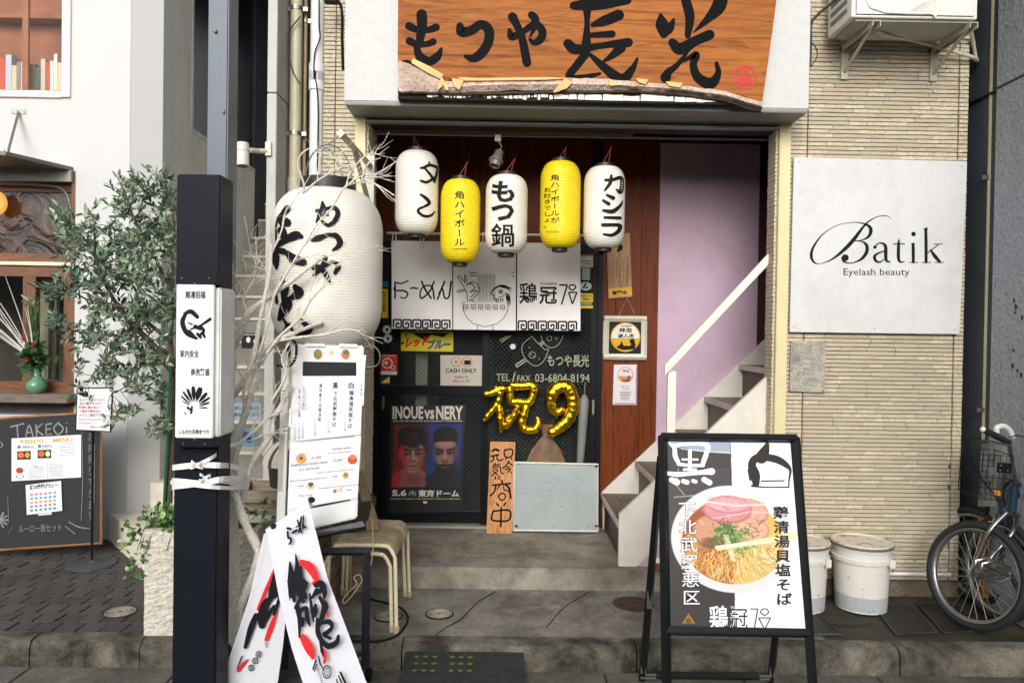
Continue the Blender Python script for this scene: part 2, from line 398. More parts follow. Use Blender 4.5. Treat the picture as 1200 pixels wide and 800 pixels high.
def glyphs(t, bold=0, fine=False):
    key = (t, bold, fine)
    if key in GC: return GC[key]
    c = bpy.data.curves.new('t', 'FONT'); c.body = t; c.offset = bold; c.resolution_u = 2
    o = bpy.data.objects.new('t', c); COL.objects.link(o)
    dg = bpy.context.evaluated_depsgraph_get(); dg.update()
    me = bpy.data.meshes.new_from_object(o.evaluated_get(dg))
    if fine:
        b = bmesh.new(); b.from_mesh(me); bmesh.ops.triangulate(b, faces=b.faces)
        for _ in range(3):
            ed = [e for e in b.edges if e.calc_length() > .12]
            if ed: bmesh.ops.subdivide_edges(b, edges=ed, cuts=1); bmesh.ops.triangulate(b, faces=b.faces)
        b.to_mesh(me); b.free()
    V = [(v.co.x, v.co.y) for v in me.vertices]; F = [tuple(p.vertices) for p in me.polygons]
    bpy.data.objects.remove(o); bpy.data.curves.remove(c); bpy.data.meshes.remove(me)
    if not V: V, F = [(0, 0), (1, 0), (1, .01)], []
    bb = (min(v[0] for v in V), max(v[0] for v in V), min(v[1] for v in V), max(v[1] for v in V))
    GC[key] = (V, F, bb); return GC[key]

class Ras:                                       # a small painted picture, becomes the colours of a printed sheet
    def __init__(s, w, h, bg=(255, 255, 255)):
        s.w, s.h = w, h; s.a = np.empty((h, w, 3)); s.a[:] = bg
        s.Y, s.X = np.mgrid[0:h, 0:w].astype(float)
    def _mix(s, m, c, al=1):
        m = np.clip(m, 0, 1)[..., None]*al; s.a = s.a*(1-m)+np.array(c, float)*m
    def ell(s, x, y, rx, ry, c, soft=1, al=1, rot=0, clip=None):
        dx, dy = s.X-x, s.Y-y; u = dx*math.cos(rot)+dy*math.sin(rot); v = -dx*math.sin(rot)+dy*math.cos(rot)
        d = (np.sqrt((u/rx)**2+(v/ry)**2)-1)*min(rx, ry); m = np.clip(.5-d/soft, 0, 1)
        if clip is not None: m = m*clip
        s._mix(m, c, al)
    def poly(s, pts, c, soft=0, al=1):
        m = np.zeros((s.h, s.w), bool); n = len(pts)
        for i in range(n):
            (x0, y0), (x1, y1) = pts[i], pts[(i+1) % n]
            if y0 == y1: continue
            m ^= ((s.Y >= min(y0, y1)) & (s.Y < max(y0, y1)) & (s.X < x0+(s.Y-y0)*(x1-x0)/(y1-y0)))
        m = m.astype(float)
        for _ in range(int(soft)):
            q = np.pad(m, 1, mode='edge'); m = (q[1:-1, 1:-1]*2+q[:-2, 1:-1]+q[2:, 1:-1]+q[1:-1, :-2]+q[1:-1, 2:])/6
        s._mix(m, c, al)
    def line(s, pts, w, c, al=1, clip=None):
        for (x0, y0), (x1, y1) in zip(pts[:-1], pts[1:]):
            a0, a1 = int(max(0, min(x0, x1)-w-1)), int(min(s.w, max(x0, x1)+w+2)); b0, b1 = int(max(0, min(y0, y1)-w-1)), int(min(s.h, max(y0, y1)+w+2))
            if a1 <= a0 or b1 <= b0: continue
            X, Y = s.X[b0:b1, a0:a1], s.Y[b0:b1, a0:a1]; L = (x1-x0)**2+(y1-y0)**2 or 1
            t = np.clip(((X-x0)*(x1-x0)+(Y-y0)*(y1-y0))/L, 0, 1); d = np.hypot(X-x0-t*(x1-x0), Y-y0-t*(y1-y0))
            m = np.clip(w/2+.5-d, 0, 1)
            if clip is not None: m = m*clip[b0:b1, a0:a1]
            m = m[..., None]*al; s.a[b0:b1, a0:a1] = s.a[b0:b1, a0:a1]*(1-m)+np.array(c, float)*m
    def build(s, name, proj, parent, material, **k):
        h, w = s.h, s.w; off = rootloc(parent) if parent is not None else Vector((0, 0, 0))
        vs = [proj(i/(w-1), j/(h-1))-off for j in range(h) for i in range(w)]
        fs = [(j*w+i, j*w+i+1, (j+1)*w+i+1, (j+1)*w+i) for j in range(h-1) for i in range(w-1)]
        me = bpy.data.meshes.new(name); me.from_pydata(vs, [], fs); me.materials.append(material)
        at = me.color_attributes.new('Col', 'FLOAT_COLOR', 'POINT')
        a = np.clip(s.a/255, 0, 1); a = np.where(a <= .04045, a/12.92, ((a+.055)/1.055)**2.4)
        at.data.foreach_set('color', np.concatenate([a, np.ones((h, w, 1))], 2).astype(np.float32).ravel())
        o = bpy.data.objects.new(name, me); COL.objects.link(o)
        if parent is not None: o.parent = parent
        return tag(o, k.get('label'), k.get('cat'), k.get('group'), k.get('kind'))
def sm(pts, sub=5):                              # smooth polyline
    P = [Vector(p) for p in pts]
    if len(P) < 3: return P
    Q = [2*P[0]-P[1]]+P+[2*P[-1]-P[-2]]; out = []
    for i in range(1, len(Q)-2):
        a, b, c, d = Q[i-1:i+3]
        for j in range(sub):
            t = j/sub; out.append(.5*((2*b)+(c-a)*t+(2*a-5*b+4*c-d)*t*t+(3*b-a-3*c+d)*t**3))
    out.append(P[-1]); return out
BLACK = ink((17, 17, 19)); WHITE = ink((232, 232, 230)); RED = ink((205, 32, 38))
# ================================================================ SETTING
def XW(px, Y=0.0, py=390): return PY(px, py, Y).x
ASPH = grime('asphalt', (62, 62, 62), (40, 40, 41), s1=.9, s2=30, s3=220, bump=.5, rough=.85)
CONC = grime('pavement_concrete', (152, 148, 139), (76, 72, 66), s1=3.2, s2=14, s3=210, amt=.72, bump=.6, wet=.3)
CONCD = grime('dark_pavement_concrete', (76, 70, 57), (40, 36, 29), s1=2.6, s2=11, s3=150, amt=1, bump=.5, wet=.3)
KERB = grime('kerb_concrete', (138, 132, 118), (48, 45, 38), s1=3.5, s2=16, s3=220, amt=1, bump=1.0)
STEPM = grime('step_concrete', (170, 162, 148), (104, 96, 84), s1=2.8, s2=10, s3=200, amt=.78, bump=.6)
YK = -0.76; ZR = -0.12
road = MB(ASPH).box((-30, -30, ZR-.3), (30, YK-.16, ZR)); road.build('road', kind='structure', origin=(0, 0, 0))
KX = PZ(172, 745, 0).x
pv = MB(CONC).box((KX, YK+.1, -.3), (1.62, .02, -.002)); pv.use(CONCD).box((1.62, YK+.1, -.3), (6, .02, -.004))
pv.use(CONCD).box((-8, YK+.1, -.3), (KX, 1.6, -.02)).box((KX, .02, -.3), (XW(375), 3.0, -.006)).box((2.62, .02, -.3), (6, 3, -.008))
pave = pv.build('pavement', kind='structure', origin=(0, 0, 0))
# cracks, covers let into the pavement
cr = MB(mat('crack_dirt', (30, 27, 23), rough=.95, var=.2))
for pts in ([(722, 395), (668, 470), (640, 560), (560, 700)],):
    pass
g0 = lambda x, y, l=0: PZ(x, y, .001+l)
cr.stroke([(580, 693, 1.5), (560, 705, 1), (540, 725, 1.6), (522, 735, 1), (500, 752, 1.4)], g0, 0)
cr.stroke([(690, 693, 1), (660, 712, .8), (640, 735, 1)], g0, 0)
cr.stroke([(975, 731, 1), (1000, 733, .8), (1025, 730, 1)], g0, 0)
cr.build('crack', pave, fix=False)
random.seed(3)
# kerb stones
def kerb(px0, px1, z=0.0, m=KERB):
    x0, x1 = PZ(px0, 757, 0).x+.0015, PZ(px1, 757, 0).x-.0015
    n = max(3, int((x1-x0)/.08)); prof = [(YK+.1, -.3), (YK+.1, z), (YK+.03, z+.001), (YK-.0, z-.006), (YK-.016, z-.03), (YK-.022, ZR-.1), (YK-.022, -.3)]
    vs = []; fs = []
    for i in range(n+1):
        x = x0+(x1-x0)*i/n
        for j, (y, zz) in enumerate(prof): vs.append((x, y+random.uniform(-.004, .004)*(1 < j < 5), zz+random.uniform(-.003, .003)*(1 < j < 5)))
    q = len(prof)
    for i in range(n):
        for j in range(q-1): fs.append((i*q+j, (i+1)*q+j, (i+1)*q+j+1, i*q+j+1))
    fs += [tuple(range(q)), tuple(n*q+j for j in range(q))[::-1]]
    return MB(m).add(vs, fs).build('kerb_stone', pave, smooth=50)
for a, b in ((-260, 25), (26, 158), (159, 300), (301, 470), (471, 745), (746, 1048), (1049, 1320), (1321, 1600)): kerb(a, b, .002)
# gutter slabs along the kerb
GUT = grime('gutter_concrete', (118, 115, 108), (58, 56, 52), s1=1.2, s2=8, s3=160, amt=.8, bump=.4, wet=.2)
gx = [-3.6, -2.9, -2.22, -1.52, -.84, -.2, .5, 1.15, 1.8, 2.5, 3.2]
for a, b in zip(gx[:-1], gx[1:]):
    MB(GUT).box((a+.004, YK-.47, ZR-.25), (b-.004, YK-.023, ZR+.004)).build('gutter_slab', pave, bevel=.004)
MB(ASPH).box((-30, YK-.16, ZR-.3), (gx[0], YK-.02, ZR)).box((gx[-1], YK-.16, ZR-.3), (30, YK-.02, ZR)).build('road_edge', pave)
# cobble paving, left
PAV = grime('paver_concrete', (84, 80, 77), (54, 50, 48), s1=3, s2=14, s3=170, amt=.6, bump=.6, obj=.22)
JNT = grime('joint_sand', (156, 150, 130), (62, 58, 50), s1=2.0, s2=9, amt=.9)
MB(JNT).box((-3.7, YK+.1, -.02), (KX-.004, .95, -.009)).build('paving_bed', pave)
pm = bmesh.new()
def paver_mesh(i):
    m = MB(PAV); w, d = .052, .0535; z0, z1 = -.012, 0
    base = [(-w, -d), (0, -d-.006), (w, -d), (w+.004, 0), (w, d), (0, d+.006), (-w, d), (-w-.004, 0)]
    base = [(x+random.uniform(-.002, .002), y+random.uniform(-.002, .002)) for x, y in base]
    vs = [(x, y, z0) for x, y in base]+[(x*.95, y*.95, z1) for x, y in base]+[(0, 0, z1+.0015)]
    fs = [(j, (j+1) % 8, 8+(j+1) % 8, 8+j) for j in range(8)]+[(8+j, 8+(j+1) % 8, 16) for j in range(8)]
    me = bpy.data.meshes.new('paver'); me.from_pydata(vs, [], fs); me.materials.append(PAV); return me
pms = [paver_mesh(i) for i in range(5)]
row = 0; y = YK+.165
while y < .93:
    x = -3.62+(.055 if row % 2 else 0)
    while x < KX-.06:
        o = bpy.data.objects.new('paver', random.choice(pms)); COL.objects.link(o); o.parent = pave
        o.location = (x+random.uniform(-.002, .002), y+random.uniform(-.002, .002), random.uniform(-.003, .002)); o.rotation_euler = (random.uniform(-.02, .02), random.uniform(-.02, .02), random.uniform(-.02, .02))
        x += .113
    y += .121; row += 1
# round drain covers
RUST = mat('worn_iron', (158, 152, 136), rough=.6, metal=.1, var=.3, scale=30, bump=.5)
DK = mat('dark_iron', (45, 42, 38), rough=.6, metal=.5, var=.3, scale=30, bump=.5)
def cover(px, py, r, label, m=RUST):
    c = PZ(px, py, .0)
    cc = c; t = thing('drain_cover', c, label, 'drain cover', 'round drain covers in the pavement')
    b = MB(DK).lathe(c, [(r, -.01), (r, .003), (r*.93, .005), (r*.93, .001), (0.001, .001)], 28, cap=False); b.build('rim', t, smooth=30)
    b = MB(m)
    for q in (.2, .36, .52, .68, .84): b.lathe(c+Vector((0, 0, .001)), [(r*q-.0028, 0), (r*q-.002, .004), (r*q+.002, .004), (r*q+.0028, 0)], 28, cap=False)
    for k in range(12):
        a = 2*PI*k/12; b.tube([c+Vector((r*.15*math.cos(a), r*.15*math.sin(a), .003)), c+Vector((r*.9*math.cos(a), r*.9*math.sin(a), .003))], .0025, 4)
    b.build('grille', t)
cover(141, 717, .085, 'round metal drain cover in the dark cobbles left of the planter')
cover(515, 719, .075, 'round drain cover on bare concrete right of the stool legs')
cover(455, 722, .075, 'round drain cover half hidden between the stool legs')
c = PZ(742, 707, 0)
MB(mat('rust_hole', (70, 52, 38), rough=.9, var=.5, scale=20)).lathe(c+Vector((0, 0, -.004)), [(.115, .005), (.09, .0065), (.05, .0062), (.001, .006)], 26, cap=False).build(
    'manhole_lid', smooth=40, label='sunken rusty round lid in the concrete left of the sandwich board', cat='lid')
# dark metal plates on the pavement at right
def plate(pts, label, name='cover_plate', cat='cover plate'):
    a = [PZ(x, y, .006) for x, y in pts]
    t = thing(name, a[3], label, cat, 'dark cover plates in the pavement')
    b = MB(mat('plate_dark', (34, 34, 34), rough=.5, var=.25, bump=.4)).slab([PZ(x, y, .005) for x, y in pts], .012, Vector((0, 0, 1))); b.build('plate', t)
    b = MB(mat('plate_edge', (82, 80, 76), rough=.5, metal=.5)); P4 = [PZ(x, y, .007) for x, y in pts]; b.tube(P4, .004, 5, closed=True); b.build('edge_strip', t)
plate([(893, 716), (955, 716), (986, 743), (905, 743)], 'dark plate in the pavement in front of the partly hidden bucket')
plate([(1022, 708), (1066, 708), (1098, 740), (1050, 743)], 'dark plate in the pavement just right of the full bucket')
plate([(1074, 706), (1120, 706), (1156, 738), (1106, 741)], 'dark plate in the pavement under the bicycle wheel')

# ================================================================ SHOP BUILDING
XL0, XL1, XR0, XR1 = XW(414), XW(427), XW(907), XW(921)
XT0, XT1 = XW(375), XW(1130)
YD = .96                                         # plane of the sliding doors
ZS = .123                                        # top of the entrance step
shop = thing('shop_building', (0, 0, 0), 'beige tiled shop building with dark sliding doors, lilac wall and a white canopy box', 'building')
MORT = mat('tile_mortar', (104, 82, 66), rough=.9, var=.2)
TOP = 4.4
w = MB(MORT)
w.box((XT0, .012, .0), (XL0, .35, TOP)); w.box((XR1, .012, .0), (XT1, .35, TOP)); w.box((XL0, .014, 2.78), (XR1, .35, TOP))
w.build('wall', shop)
pl = MB(grime('plinth_concrete', (120, 108, 90), (66, 58, 48), s1=4, s2=14, amt=.7)); pl.box((XR1-.02, -.012, -.01), (XT1, .012, PY(1045, 680, 0).z)); pl.build('plinth', shop)
# border tiles: long thin pieces, every row broken at other lengths
TILE = grime('border_tile', (208, 196, 172), (188, 173, 146), s1=5, s2=22, s3=90, amt=.4, bump=.5, obj=.05)
um = []
for v in range(6):
    n = 5; vs = []
    for i in range(n+1):
        x = i/n
        d = [random.uniform(.0085, .0125), random.uniform(.008, .012)]
        hz = .5-random.uniform(0, .05)
        vs += [(x, 0, -.5), (x, -d[0], -hz), (x, -d[1], hz), (x, 0, .5)]
    fs = []
    for i in range(n):
        for j in range(3): fs.append((4*i+j, 4*i+4+j, 4*i+5+j, 4*i+1+j))
    fs += [(0, 1, 2, 3), (4*n+3, 4*n+2, 4*n+1, 4*n)]
    me = bpy.data.meshes.new('tile'); me.from_pydata(vs, [], fs); me.materials.append(TILE); um.append(me)
tiles = []                                       # x0, x1, z, region
PITCH = .0243
def tile_region(x0, x1, z0, z1, lo, hi):
    z = z0+PITCH/2
    while z < z1:
        x = x0-random.uniform(0, .05)
        if x1-x0 < .14: tiles.append((x0+.0015, x1-.0015, z))
        else:
            while x < x1:
                L = random.uniform(lo, hi); a, b = max(x, x0), min(x+L, x1)
                if b-a > .012: tiles.append((a+.001, b-.001, z))
                x += L
        z += PITCH
tile_region(XT0, XW(389), .13, 3.7, .2, .3); tile_region(XW(389)+.004, XL0-.002, .13, 3.7, .1, .2)
xa, xb = PY(944, 300, 0).x, PY(1120, 300, 0).x
zb = PY(1045, 679, 0).z
tile_region(XR1+.002, xa-.003, zb, 3.6, .1, .2); tile_region(xa+.003, xb-.003, zb, 3.6, .08, .3); tile_region(xb+.003, XT1-.002, zb, 3.6, .1, .2)
BX0, BX1, BZ0, BZ1 = XW(930), XW(1130), PY(1030, 390, 0).z, PY(1030, 187, 0).z
vis = sorted([t for t in tiles if not (t[0] > BX0-.1 and t[1] < BX1+.05 and BZ0 < t[2] < BZ1) and t[0] > 1], key=lambda t: -(t[1]-t[0])*(1.3 if t[2] < BZ0 else 1))
big = set(id(t) for t in vis[:295])
for t in tiles:
    if id(t) in big:
        o = bpy.data.objects.new('tile', random.choice(um)); COL.objects.link(o); o.parent = shop
        o.location = (t[0], .013, t[2]); o.scale = (t[1]-t[0], random.uniform(.85, 1.1), PITCH-.0042)
rs = MB(TILE)
for t in tiles:
    if id(t) in big: continue
    me = random.choice(um); q = random.uniform(.85, 1.1)
    rs.add([(t[0]+v.co.x*(t[1]-t[0]), .013+v.co.y*q, t[2]+v.co.z*(PITCH-.0042)) for v in me.vertices], [tuple(p.vertices) for p in me.polygons])
z = .14
while z < 2.7:                                   # tiled returns of the opening
    d = random.uniform(.09, .012)
    rs.box((XL1-.002, .0, z-PITCH/2+.0015), (XL1+.0085+random.uniform(0, .003), .27, z+PITCH/2-.0015))
    rs.box((XR0-.009-random.uniform(0, .003), .0, z-PITCH/2+.0015), (XR0+.002, .12, z+PITCH/2-.0015)); z += PITCH
rs.build('small_tiles', shop, kind='stuff', fix=False)
MB(MORT).box((XL1-.06, .015, ZS), (XL1-.001, .27, 2.7)).box((XR0+.001, .015, ZS), (XR1, .12, 2.7)).build('return_wall', shop)
# cream corner posts
CREAM = mat('cream_paint', (216, 204, 158), rough=.45, var=.06, scale=5, bump=.1)
for a, b in ((XL0, XL1-.003), (XR0+.003, XR1-.002)):
    MB(CREAM).box((a, -.028, ZS-.12), (b, .03, 2.735)).build('corner_post', shop, bevel=.003)
# step
st = MB(STEPM).box((XT0+.0, .02, -.2), (XR1, 0.27, ZS)).box((XL1-.6, .265, -.2), (XR1+.9, YD+.2, ZS-.001)); st.build('entrance_step', shop, bevel=.006)
# recess: side walls, ceiling, wooden back wall, lilac wall
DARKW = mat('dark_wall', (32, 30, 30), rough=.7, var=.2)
XI = XL1-.2
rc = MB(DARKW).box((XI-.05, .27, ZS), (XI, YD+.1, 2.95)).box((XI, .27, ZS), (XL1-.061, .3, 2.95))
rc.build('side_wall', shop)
MB(mat('soffit_board', (176, 165, 140), rough=.7)).box((XI, .13, 2.97), (2.6, YD+.2, 3.0)).build('ceiling', shop)
MB(mat('lintel_dark', (38, 22, 18), rough=.6)).box((XL1, .03, 2.70), (XR0, .13, 2.99)).build('lintel', shop)
WALLW = wood('red_brown_panelling', (116, 56, 26), (88, 38, 16), 'z', rough=.45, bump=.08, obj=.1, gloss=.15)
xw0, xw1 = PY(703, 400, YD).x, PY(770, 400, YD).x
zh = PY(560, 292, YD).z                         # head of the doors
cols = [XI+.02]
while cols[-1] < xw1-.12: cols.append(cols[-1]+.178)
cols[-1] = xw1
for a, b in zip(cols[:-1], cols[1:]):
    z0 = ZS if a > xw0-.1 else zh
    MB(WALLW).box((max(a, xw0 if z0 == ZS and a < xw0 else a)+.001, YD, z0), (b-.0015, YD+.03, 2.88)).build('panel_board', shop, bevel=.0015)
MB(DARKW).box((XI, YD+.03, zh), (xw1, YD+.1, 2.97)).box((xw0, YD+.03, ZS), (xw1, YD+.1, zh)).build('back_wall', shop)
MB(mat('soffit_board', ())).box((XI, YD-.03, 2.89), (PY(741, 155, YD).x, YD+.02, 2.965)).build('cornice', shop, bevel=.003)
LIL = grime('lilac_paint', (196, 168, 188), (178, 151, 171), s1=1.3, s2=3.5, s3=60, amt=.3, bump=.06, rough=.6)
xp1 = PY(886, 400, YD).x
MB(LIL).box((xw1, YD-.012, 0), (xp1, YD+.1, 2.86)).build('lilac_wall', shop)
MB(mat('burgundy', (62, 30, 34), rough=.5, var=.3, scale=4)).box((xw1, YD-.01, 2.86), (2.6, YD+.1, 2.97)).box((xp1, YD+.0, 0), (2.6, YD+.1, 2.86)).box((2.56, .36, 0), (2.6, YD, 2.97)).build('end_wall', shop)
# under the canopy: shutter rail
MB(mat('rail_grey', (150, 152, 146), rough=.4, metal=.4)).box((XL1-.0, -.03, 2.70), (XR0+.0, .025, 2.712)).box((XL1, -.05, 2.722), (XR0, .0, 2.7365)).build('shutter_rail', shop, bevel=.002)
# canopy box
zc = 2.74; yc = -.25
CW = grime('canopy_white', (200, 200, 199), (200, 199, 194), s1=2.5, s2=20, s3=140, amt=.2, bump=.3, streak=True, rough=.55)
cx0, cx1 = PY(403, 122, yc).x, PY(948, 130, yc).x
can = MB(CW).box((cx0, yc, zc+.006), (cx1, .012, 3.9)).build('canopy', shop, bevel=.006)
MB(mat('canopy_base_grey', (128, 130, 126), rough=.5, var=.08)).box((cx0+.004, yc+.004, zc-.012), (cx1-.004, .01, zc+.006)).build('base_plate', can, bevel=.003)
bl = MB(mat('peeling_strip', (240, 236, 226), rough=.7)); bd = MB(mat('rot_dark', (28, 24, 22), rough=.9))
X0, X1 = PY(468, 120, yc).x, PY(862, 120, yc).x
bd.box((X0, yc-.055, zc+.008), (X1, yc-.001, zc+.066)).build('rotten_strip', can)
x = PY(502, 120, yc).x; xe = PY(853, 125, yc).x
while x < xe:
    f = (x-X0)/(X1-X0); L = random.uniform(.006, .03) if f < .45 else random.uniform(.03, .12)
    h0 = zc+.014+random.uniform(0, .006 if f > .45 else .014); h1 = zc+.052-random.uniform(0, .02 if f < .45 else .008)
    x2 = min(x+L, xe)
    bl.prism([(x, h0), (x2, h0+random.uniform(-.003, .003)), (x2-random.uniform(0, .003), h1), ((x+x2)/2, h1-random.uniform(-.003, .006)), (x+random.uniform(0, .003), h1+random.uniform(-.004, .004))], 'y', yc-.062, yc-.056)
    x = x2+random.choice((0, 0, .002, .006)) if f > .45 else x2+random.uniform(.001, .009)
bl.build('peeling_paint', can, kind='stuff')
# ---- stairs climbing to the right behind the opening
YN, YF = .115, YD-.012
stc = MB(grime('stringer_paint', (222, 217, 206), (182, 172, 156), s1=2.2, s2=8, s3=80, amt=.25, bump=.25, rough=.6))
sx = PY(724, 640, YN).x; NT = 8
x1s, z1s = PY(751, 539, YF).x, PY(751, 539, YF).z; x0s, z0s = PY(705, 577, YF).x, PY(705, 577, YF).z
x3s, z3s = PY(866, 427, YF).x, PY(866, 427, YF).z
DX = (x3s-x0s)/4; DZ = (z3s-z0s)/4; zf0 = z0s
SL = DZ/DX
ztop = lambda x: PY(905, 433, YN).z+(x-PY(905, 433, YN).x)*SL
zbot = lambda x: PY(773, 626, YN).z+(x-PY(773, 626, YN).x)*SL*1.02
XE = 2.55
stc.prism([(sx, ZS), (PY(745, 657, YN).x, ZS), (XE, zbot(XE)), (XE, ztop(XE)), (sx, ztop(sx)-.0)], 'y', YN, YN-.035)
fz = lambda x: PY(742, 540, YF).z+(x-PY(742, 540, YF).x)*SL
stair = stc.build('staircase', shop)
MB(mat('stringer_paint', ())).prism([(x0s+.01, ZS), (XE, ZS), (XE, fz(XE)), (x0s-.0, z0s+.01)], 'y', YF, YF-.02).build('far_stringer', stair)
TRD = wood('tread_board', (128, 112, 102), (92, 76, 70), 'y', rough=.6)
NOS = mat('nosing_grey', (196, 190, 182), rough=.55); RIS = grime('riser_brown', (92, 66, 60), (60, 40, 38), s1=5, s2=16, amt=.7, bump=.3, rough=.5)
for i in range(NT):
    xx = x0s+i*DX; zz = z0s+i*DZ
    if i == 0:
        MB(RIS).box((xx+.02, YN+.001, ZS), (xx+.04, YF-.02, zz-.02)).build('riser', stair)
        t = MB(TRD).prism([(xx, YF-.021), (xx, YN+.001), (xx+DX+.02, YN+.001), (xx+DX+.02, YF-.021)], 'z', zz-.028, zz)
    else:
        MB(RIS).box((xx+.02, YN+.001, zz-DZ), (xx+.04, YF-.02, zz-.028)).build('riser', stair)
        t = MB(TRD).box((xx, YN+.001, zz-.028), (xx+DX+.02, YF-.021, zz))
    t.build('tread', stair)
    MB(NOS).box((xx-.012, YN+.001, zz-.036), (xx-.001, YF-.022, zz+.002)).build('nosing', stair, bevel=.003)
MB(LIL).prism([(PY(745, 657, YN).x+.01, ZS), (2.55, ZS), (2.55, zbot(2.55)), (PY(745, 657, YN).x+.03, zbot(PY(745, 657, YN).x+.03)+.01)], 'y', YN-.004, YN-.028).build('under_stair_panel', stair)
HR = mat('rail_white_paint', (228, 222, 208), rough=.45, var=.05, bump=.1)
yr = YN-.02
hr = MB(HR); A = [PY(x, y, yr) for x, y in ((779, 427), (905, 292))]
d = (A[1]-A[0]).normalized(); A1 = A[0]+d*2.6
up = Vector((0, 0, 1)); h0 = PY(779, 440, yr).z-A[0].z
hr.prism([(A[0].x, A[0].z), (A[0].x, A[0].z+h0), (A1.x, A1.z+h0), (A1.x, A1.z)], 'y', yr-.012, yr+.018)
hrl = hr.build('handrail', stair, bevel=.003)
xh = PY(788, 460, yr); MB(HR).box((xh.x-.024, yr+.019, ztop(xh.x)-.03), (xh.x+.026, yr+.052, xh.z+.13)).build('newel_post', stair, bevel=.003)
# ---- sliding doors
BLK = mat('black_door_paint', (11, 13, 17), rough=.42, var=.15, bump=.1, spec=.2)
dx0, dxm, dx1 = PY(440, 500, YD).x, PY(569, 500, YD).x, PY(703, 500, YD).x
fr = MB(BLK); fr.box((dx0-.13, YD-.06, ZS), (dx0+.035, YD+.06, zh+.02)); fr.box((dx1-.035, YD-.05, ZS), (dx1, YD+.06, zh+.02)); fr.box((dx0, YD-.05, zh-.03), (dx1, YD+.06, zh+.04))
fr.build('door_frame', shop)
MB(mat('sill_grey', (168, 164, 154), rough=.5, metal=.3)).box((dx0, YD-.075, ZS-.002), (dx1, YD+.06, ZS+.016)).build('door_sill', shop, bevel=.002)
zr = PY(570, 458, YD).z; GL = glass('wired_glass', (.8, .83, .82), wire=True)
doors = []
for k, (a, b, yy) in enumerate(((dx0+.036, dxm+.045, YD+.0), (dxm-.03, dx1-.036, YD-.035))):
    f = MB(BLK); sw = .045
    f.box((a, yy, ZS+.018), (a+sw, yy+.03, zh-.032)); f.box((b-sw, yy, ZS+.018), (b, yy+.03, zh-.032))
    f.box((a+sw, yy, ZS+.018), (b-sw, yy+.03, ZS+.1)); f.box((a+sw, yy, zh-.075), (b-sw, yy+.03, zh-.032)); f.box((a+sw, yy, zr-.032), (b-sw, yy+.03, zr+.032))
    D = f.build('sliding_door', shop)
    for z0, z1 in ((ZS+.1, zr-.032), (zr+.032, zh-.075)): MB(GL).box((a+sw, yy+.011, z0), (b-sw, yy+.016, z1)).build('pane', D)
    doors.append((D, a, b, yy))
hd = MB(mat('steel', (150, 148, 140), rough=.35, metal=.8, var=.1))
hd.box((dx0+.045, YD-.004, PY(440, 479, YD).z), (dx0+.062, YD-.0005, PY(440, 464, YD).z)).build('handle', doors[0][0])
MB(MATS['steel']).box((dx1-.062, YD-.039, PY(700, 485, YD).z), (dx1-.048, YD-.0355, PY(700, 468, YD).z)).build('handle', doors[1][0])
# room behind the glass
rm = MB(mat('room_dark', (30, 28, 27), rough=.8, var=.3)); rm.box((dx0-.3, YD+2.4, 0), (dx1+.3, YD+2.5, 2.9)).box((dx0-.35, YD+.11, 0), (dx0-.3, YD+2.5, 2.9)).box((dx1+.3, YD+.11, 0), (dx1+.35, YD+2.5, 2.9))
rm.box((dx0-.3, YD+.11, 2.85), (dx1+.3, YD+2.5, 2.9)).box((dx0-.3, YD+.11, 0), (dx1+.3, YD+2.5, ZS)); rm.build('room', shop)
c0 = PY(496, 430, YD+.12); MB(mat('reflection_white', (225, 218, 200), rough=.5)).box((c0.x-.055, YD+.12, ZS), (c0.x+.03, YD+.2, 2.5)).build('reflection_post', shop)  # white post standing in for a bright upright reflection in the door glass
MB(mat('room_teal', (40, 54, 50), rough=.6)).box((dx0, YD+1.2, ZS), (dx1-.2, YD+1.6, ZS+.85)).box((dx0-.1, YD+1.7, 1.5), (-.35, YD+1.72, 2.1)).build('counter', shop)

# ---- neighbour wall fin, pipes
FIN = grime('fin_concrete', (200, 200, 194), (176, 176, 168), s1=2, s2=12, amt=.2, bump=.2)
fx0, fx1 = XW(310, -.02), XW(321, -.02)
fin = thing('concrete_wall_fin', (fx0, 0, 0), 'narrow pale concrete wall end with a joint, between stair passage and pipes', 'wall')
zj = PY(316, 110, 0).z
MB(FIN).box((fx0, -.02, 0), (fx1, 3.6, zj-.004)).build('lower_block', fin, bevel=.003); MB(FIN).box((fx0, -.02, zj+.004), (fx1, 3.6, 5)).build('upper_block', fin, bevel=.003)
MB(grime('gap_wall', (128, 120, 104), (96, 88, 76), s1=2, s2=8)).box((fx1, .3, 0), (XT0, .36, 5)).build('gap_wall', label='drab beige wall in the narrow gap behind the pipes', cat='wall')
def pipe(name, px, Y, r, z0, z1, m, label, bands=(), sleeve=(), cat='pipe'):
    x = XW(px, Y); t = thing(name, (x, Y, z0), label, cat)
    MB(m).tube([(x, Y, z0), (x, Y, z1)], r, 18).build('pipe', t, smooth=40)
    for z in sleeve: MB(m).lathe((x, Y, z), [(r, -.055), (r+.007, -.05), (r+.007, .05), (r, .055)], 18, cap=False).build('sleeve', t, smooth=30)
    for z in bands:
        b = MB(MATS['steel']); b.lathe((x, Y, z), [(r+.001, -.012), (r+.004, -.012), (r+.004, .012), (r+.001, .012)], 18, cap=False)
        b.box((x-r-.03, Y-.006, z-.012), (x-r, Y+.006, z+.012)); b.box((x+r, Y-.006, z-.012), (x+r+.03, Y+.006, z+.012)); b.build('clamp', t)
    return t
BEI = mat('beige_pipe', (196, 188, 162), rough=.4, var=.06, bump=.08); WP = mat('white_pipe', (226, 227, 228), rough=.35, var=.05, bump=.05)
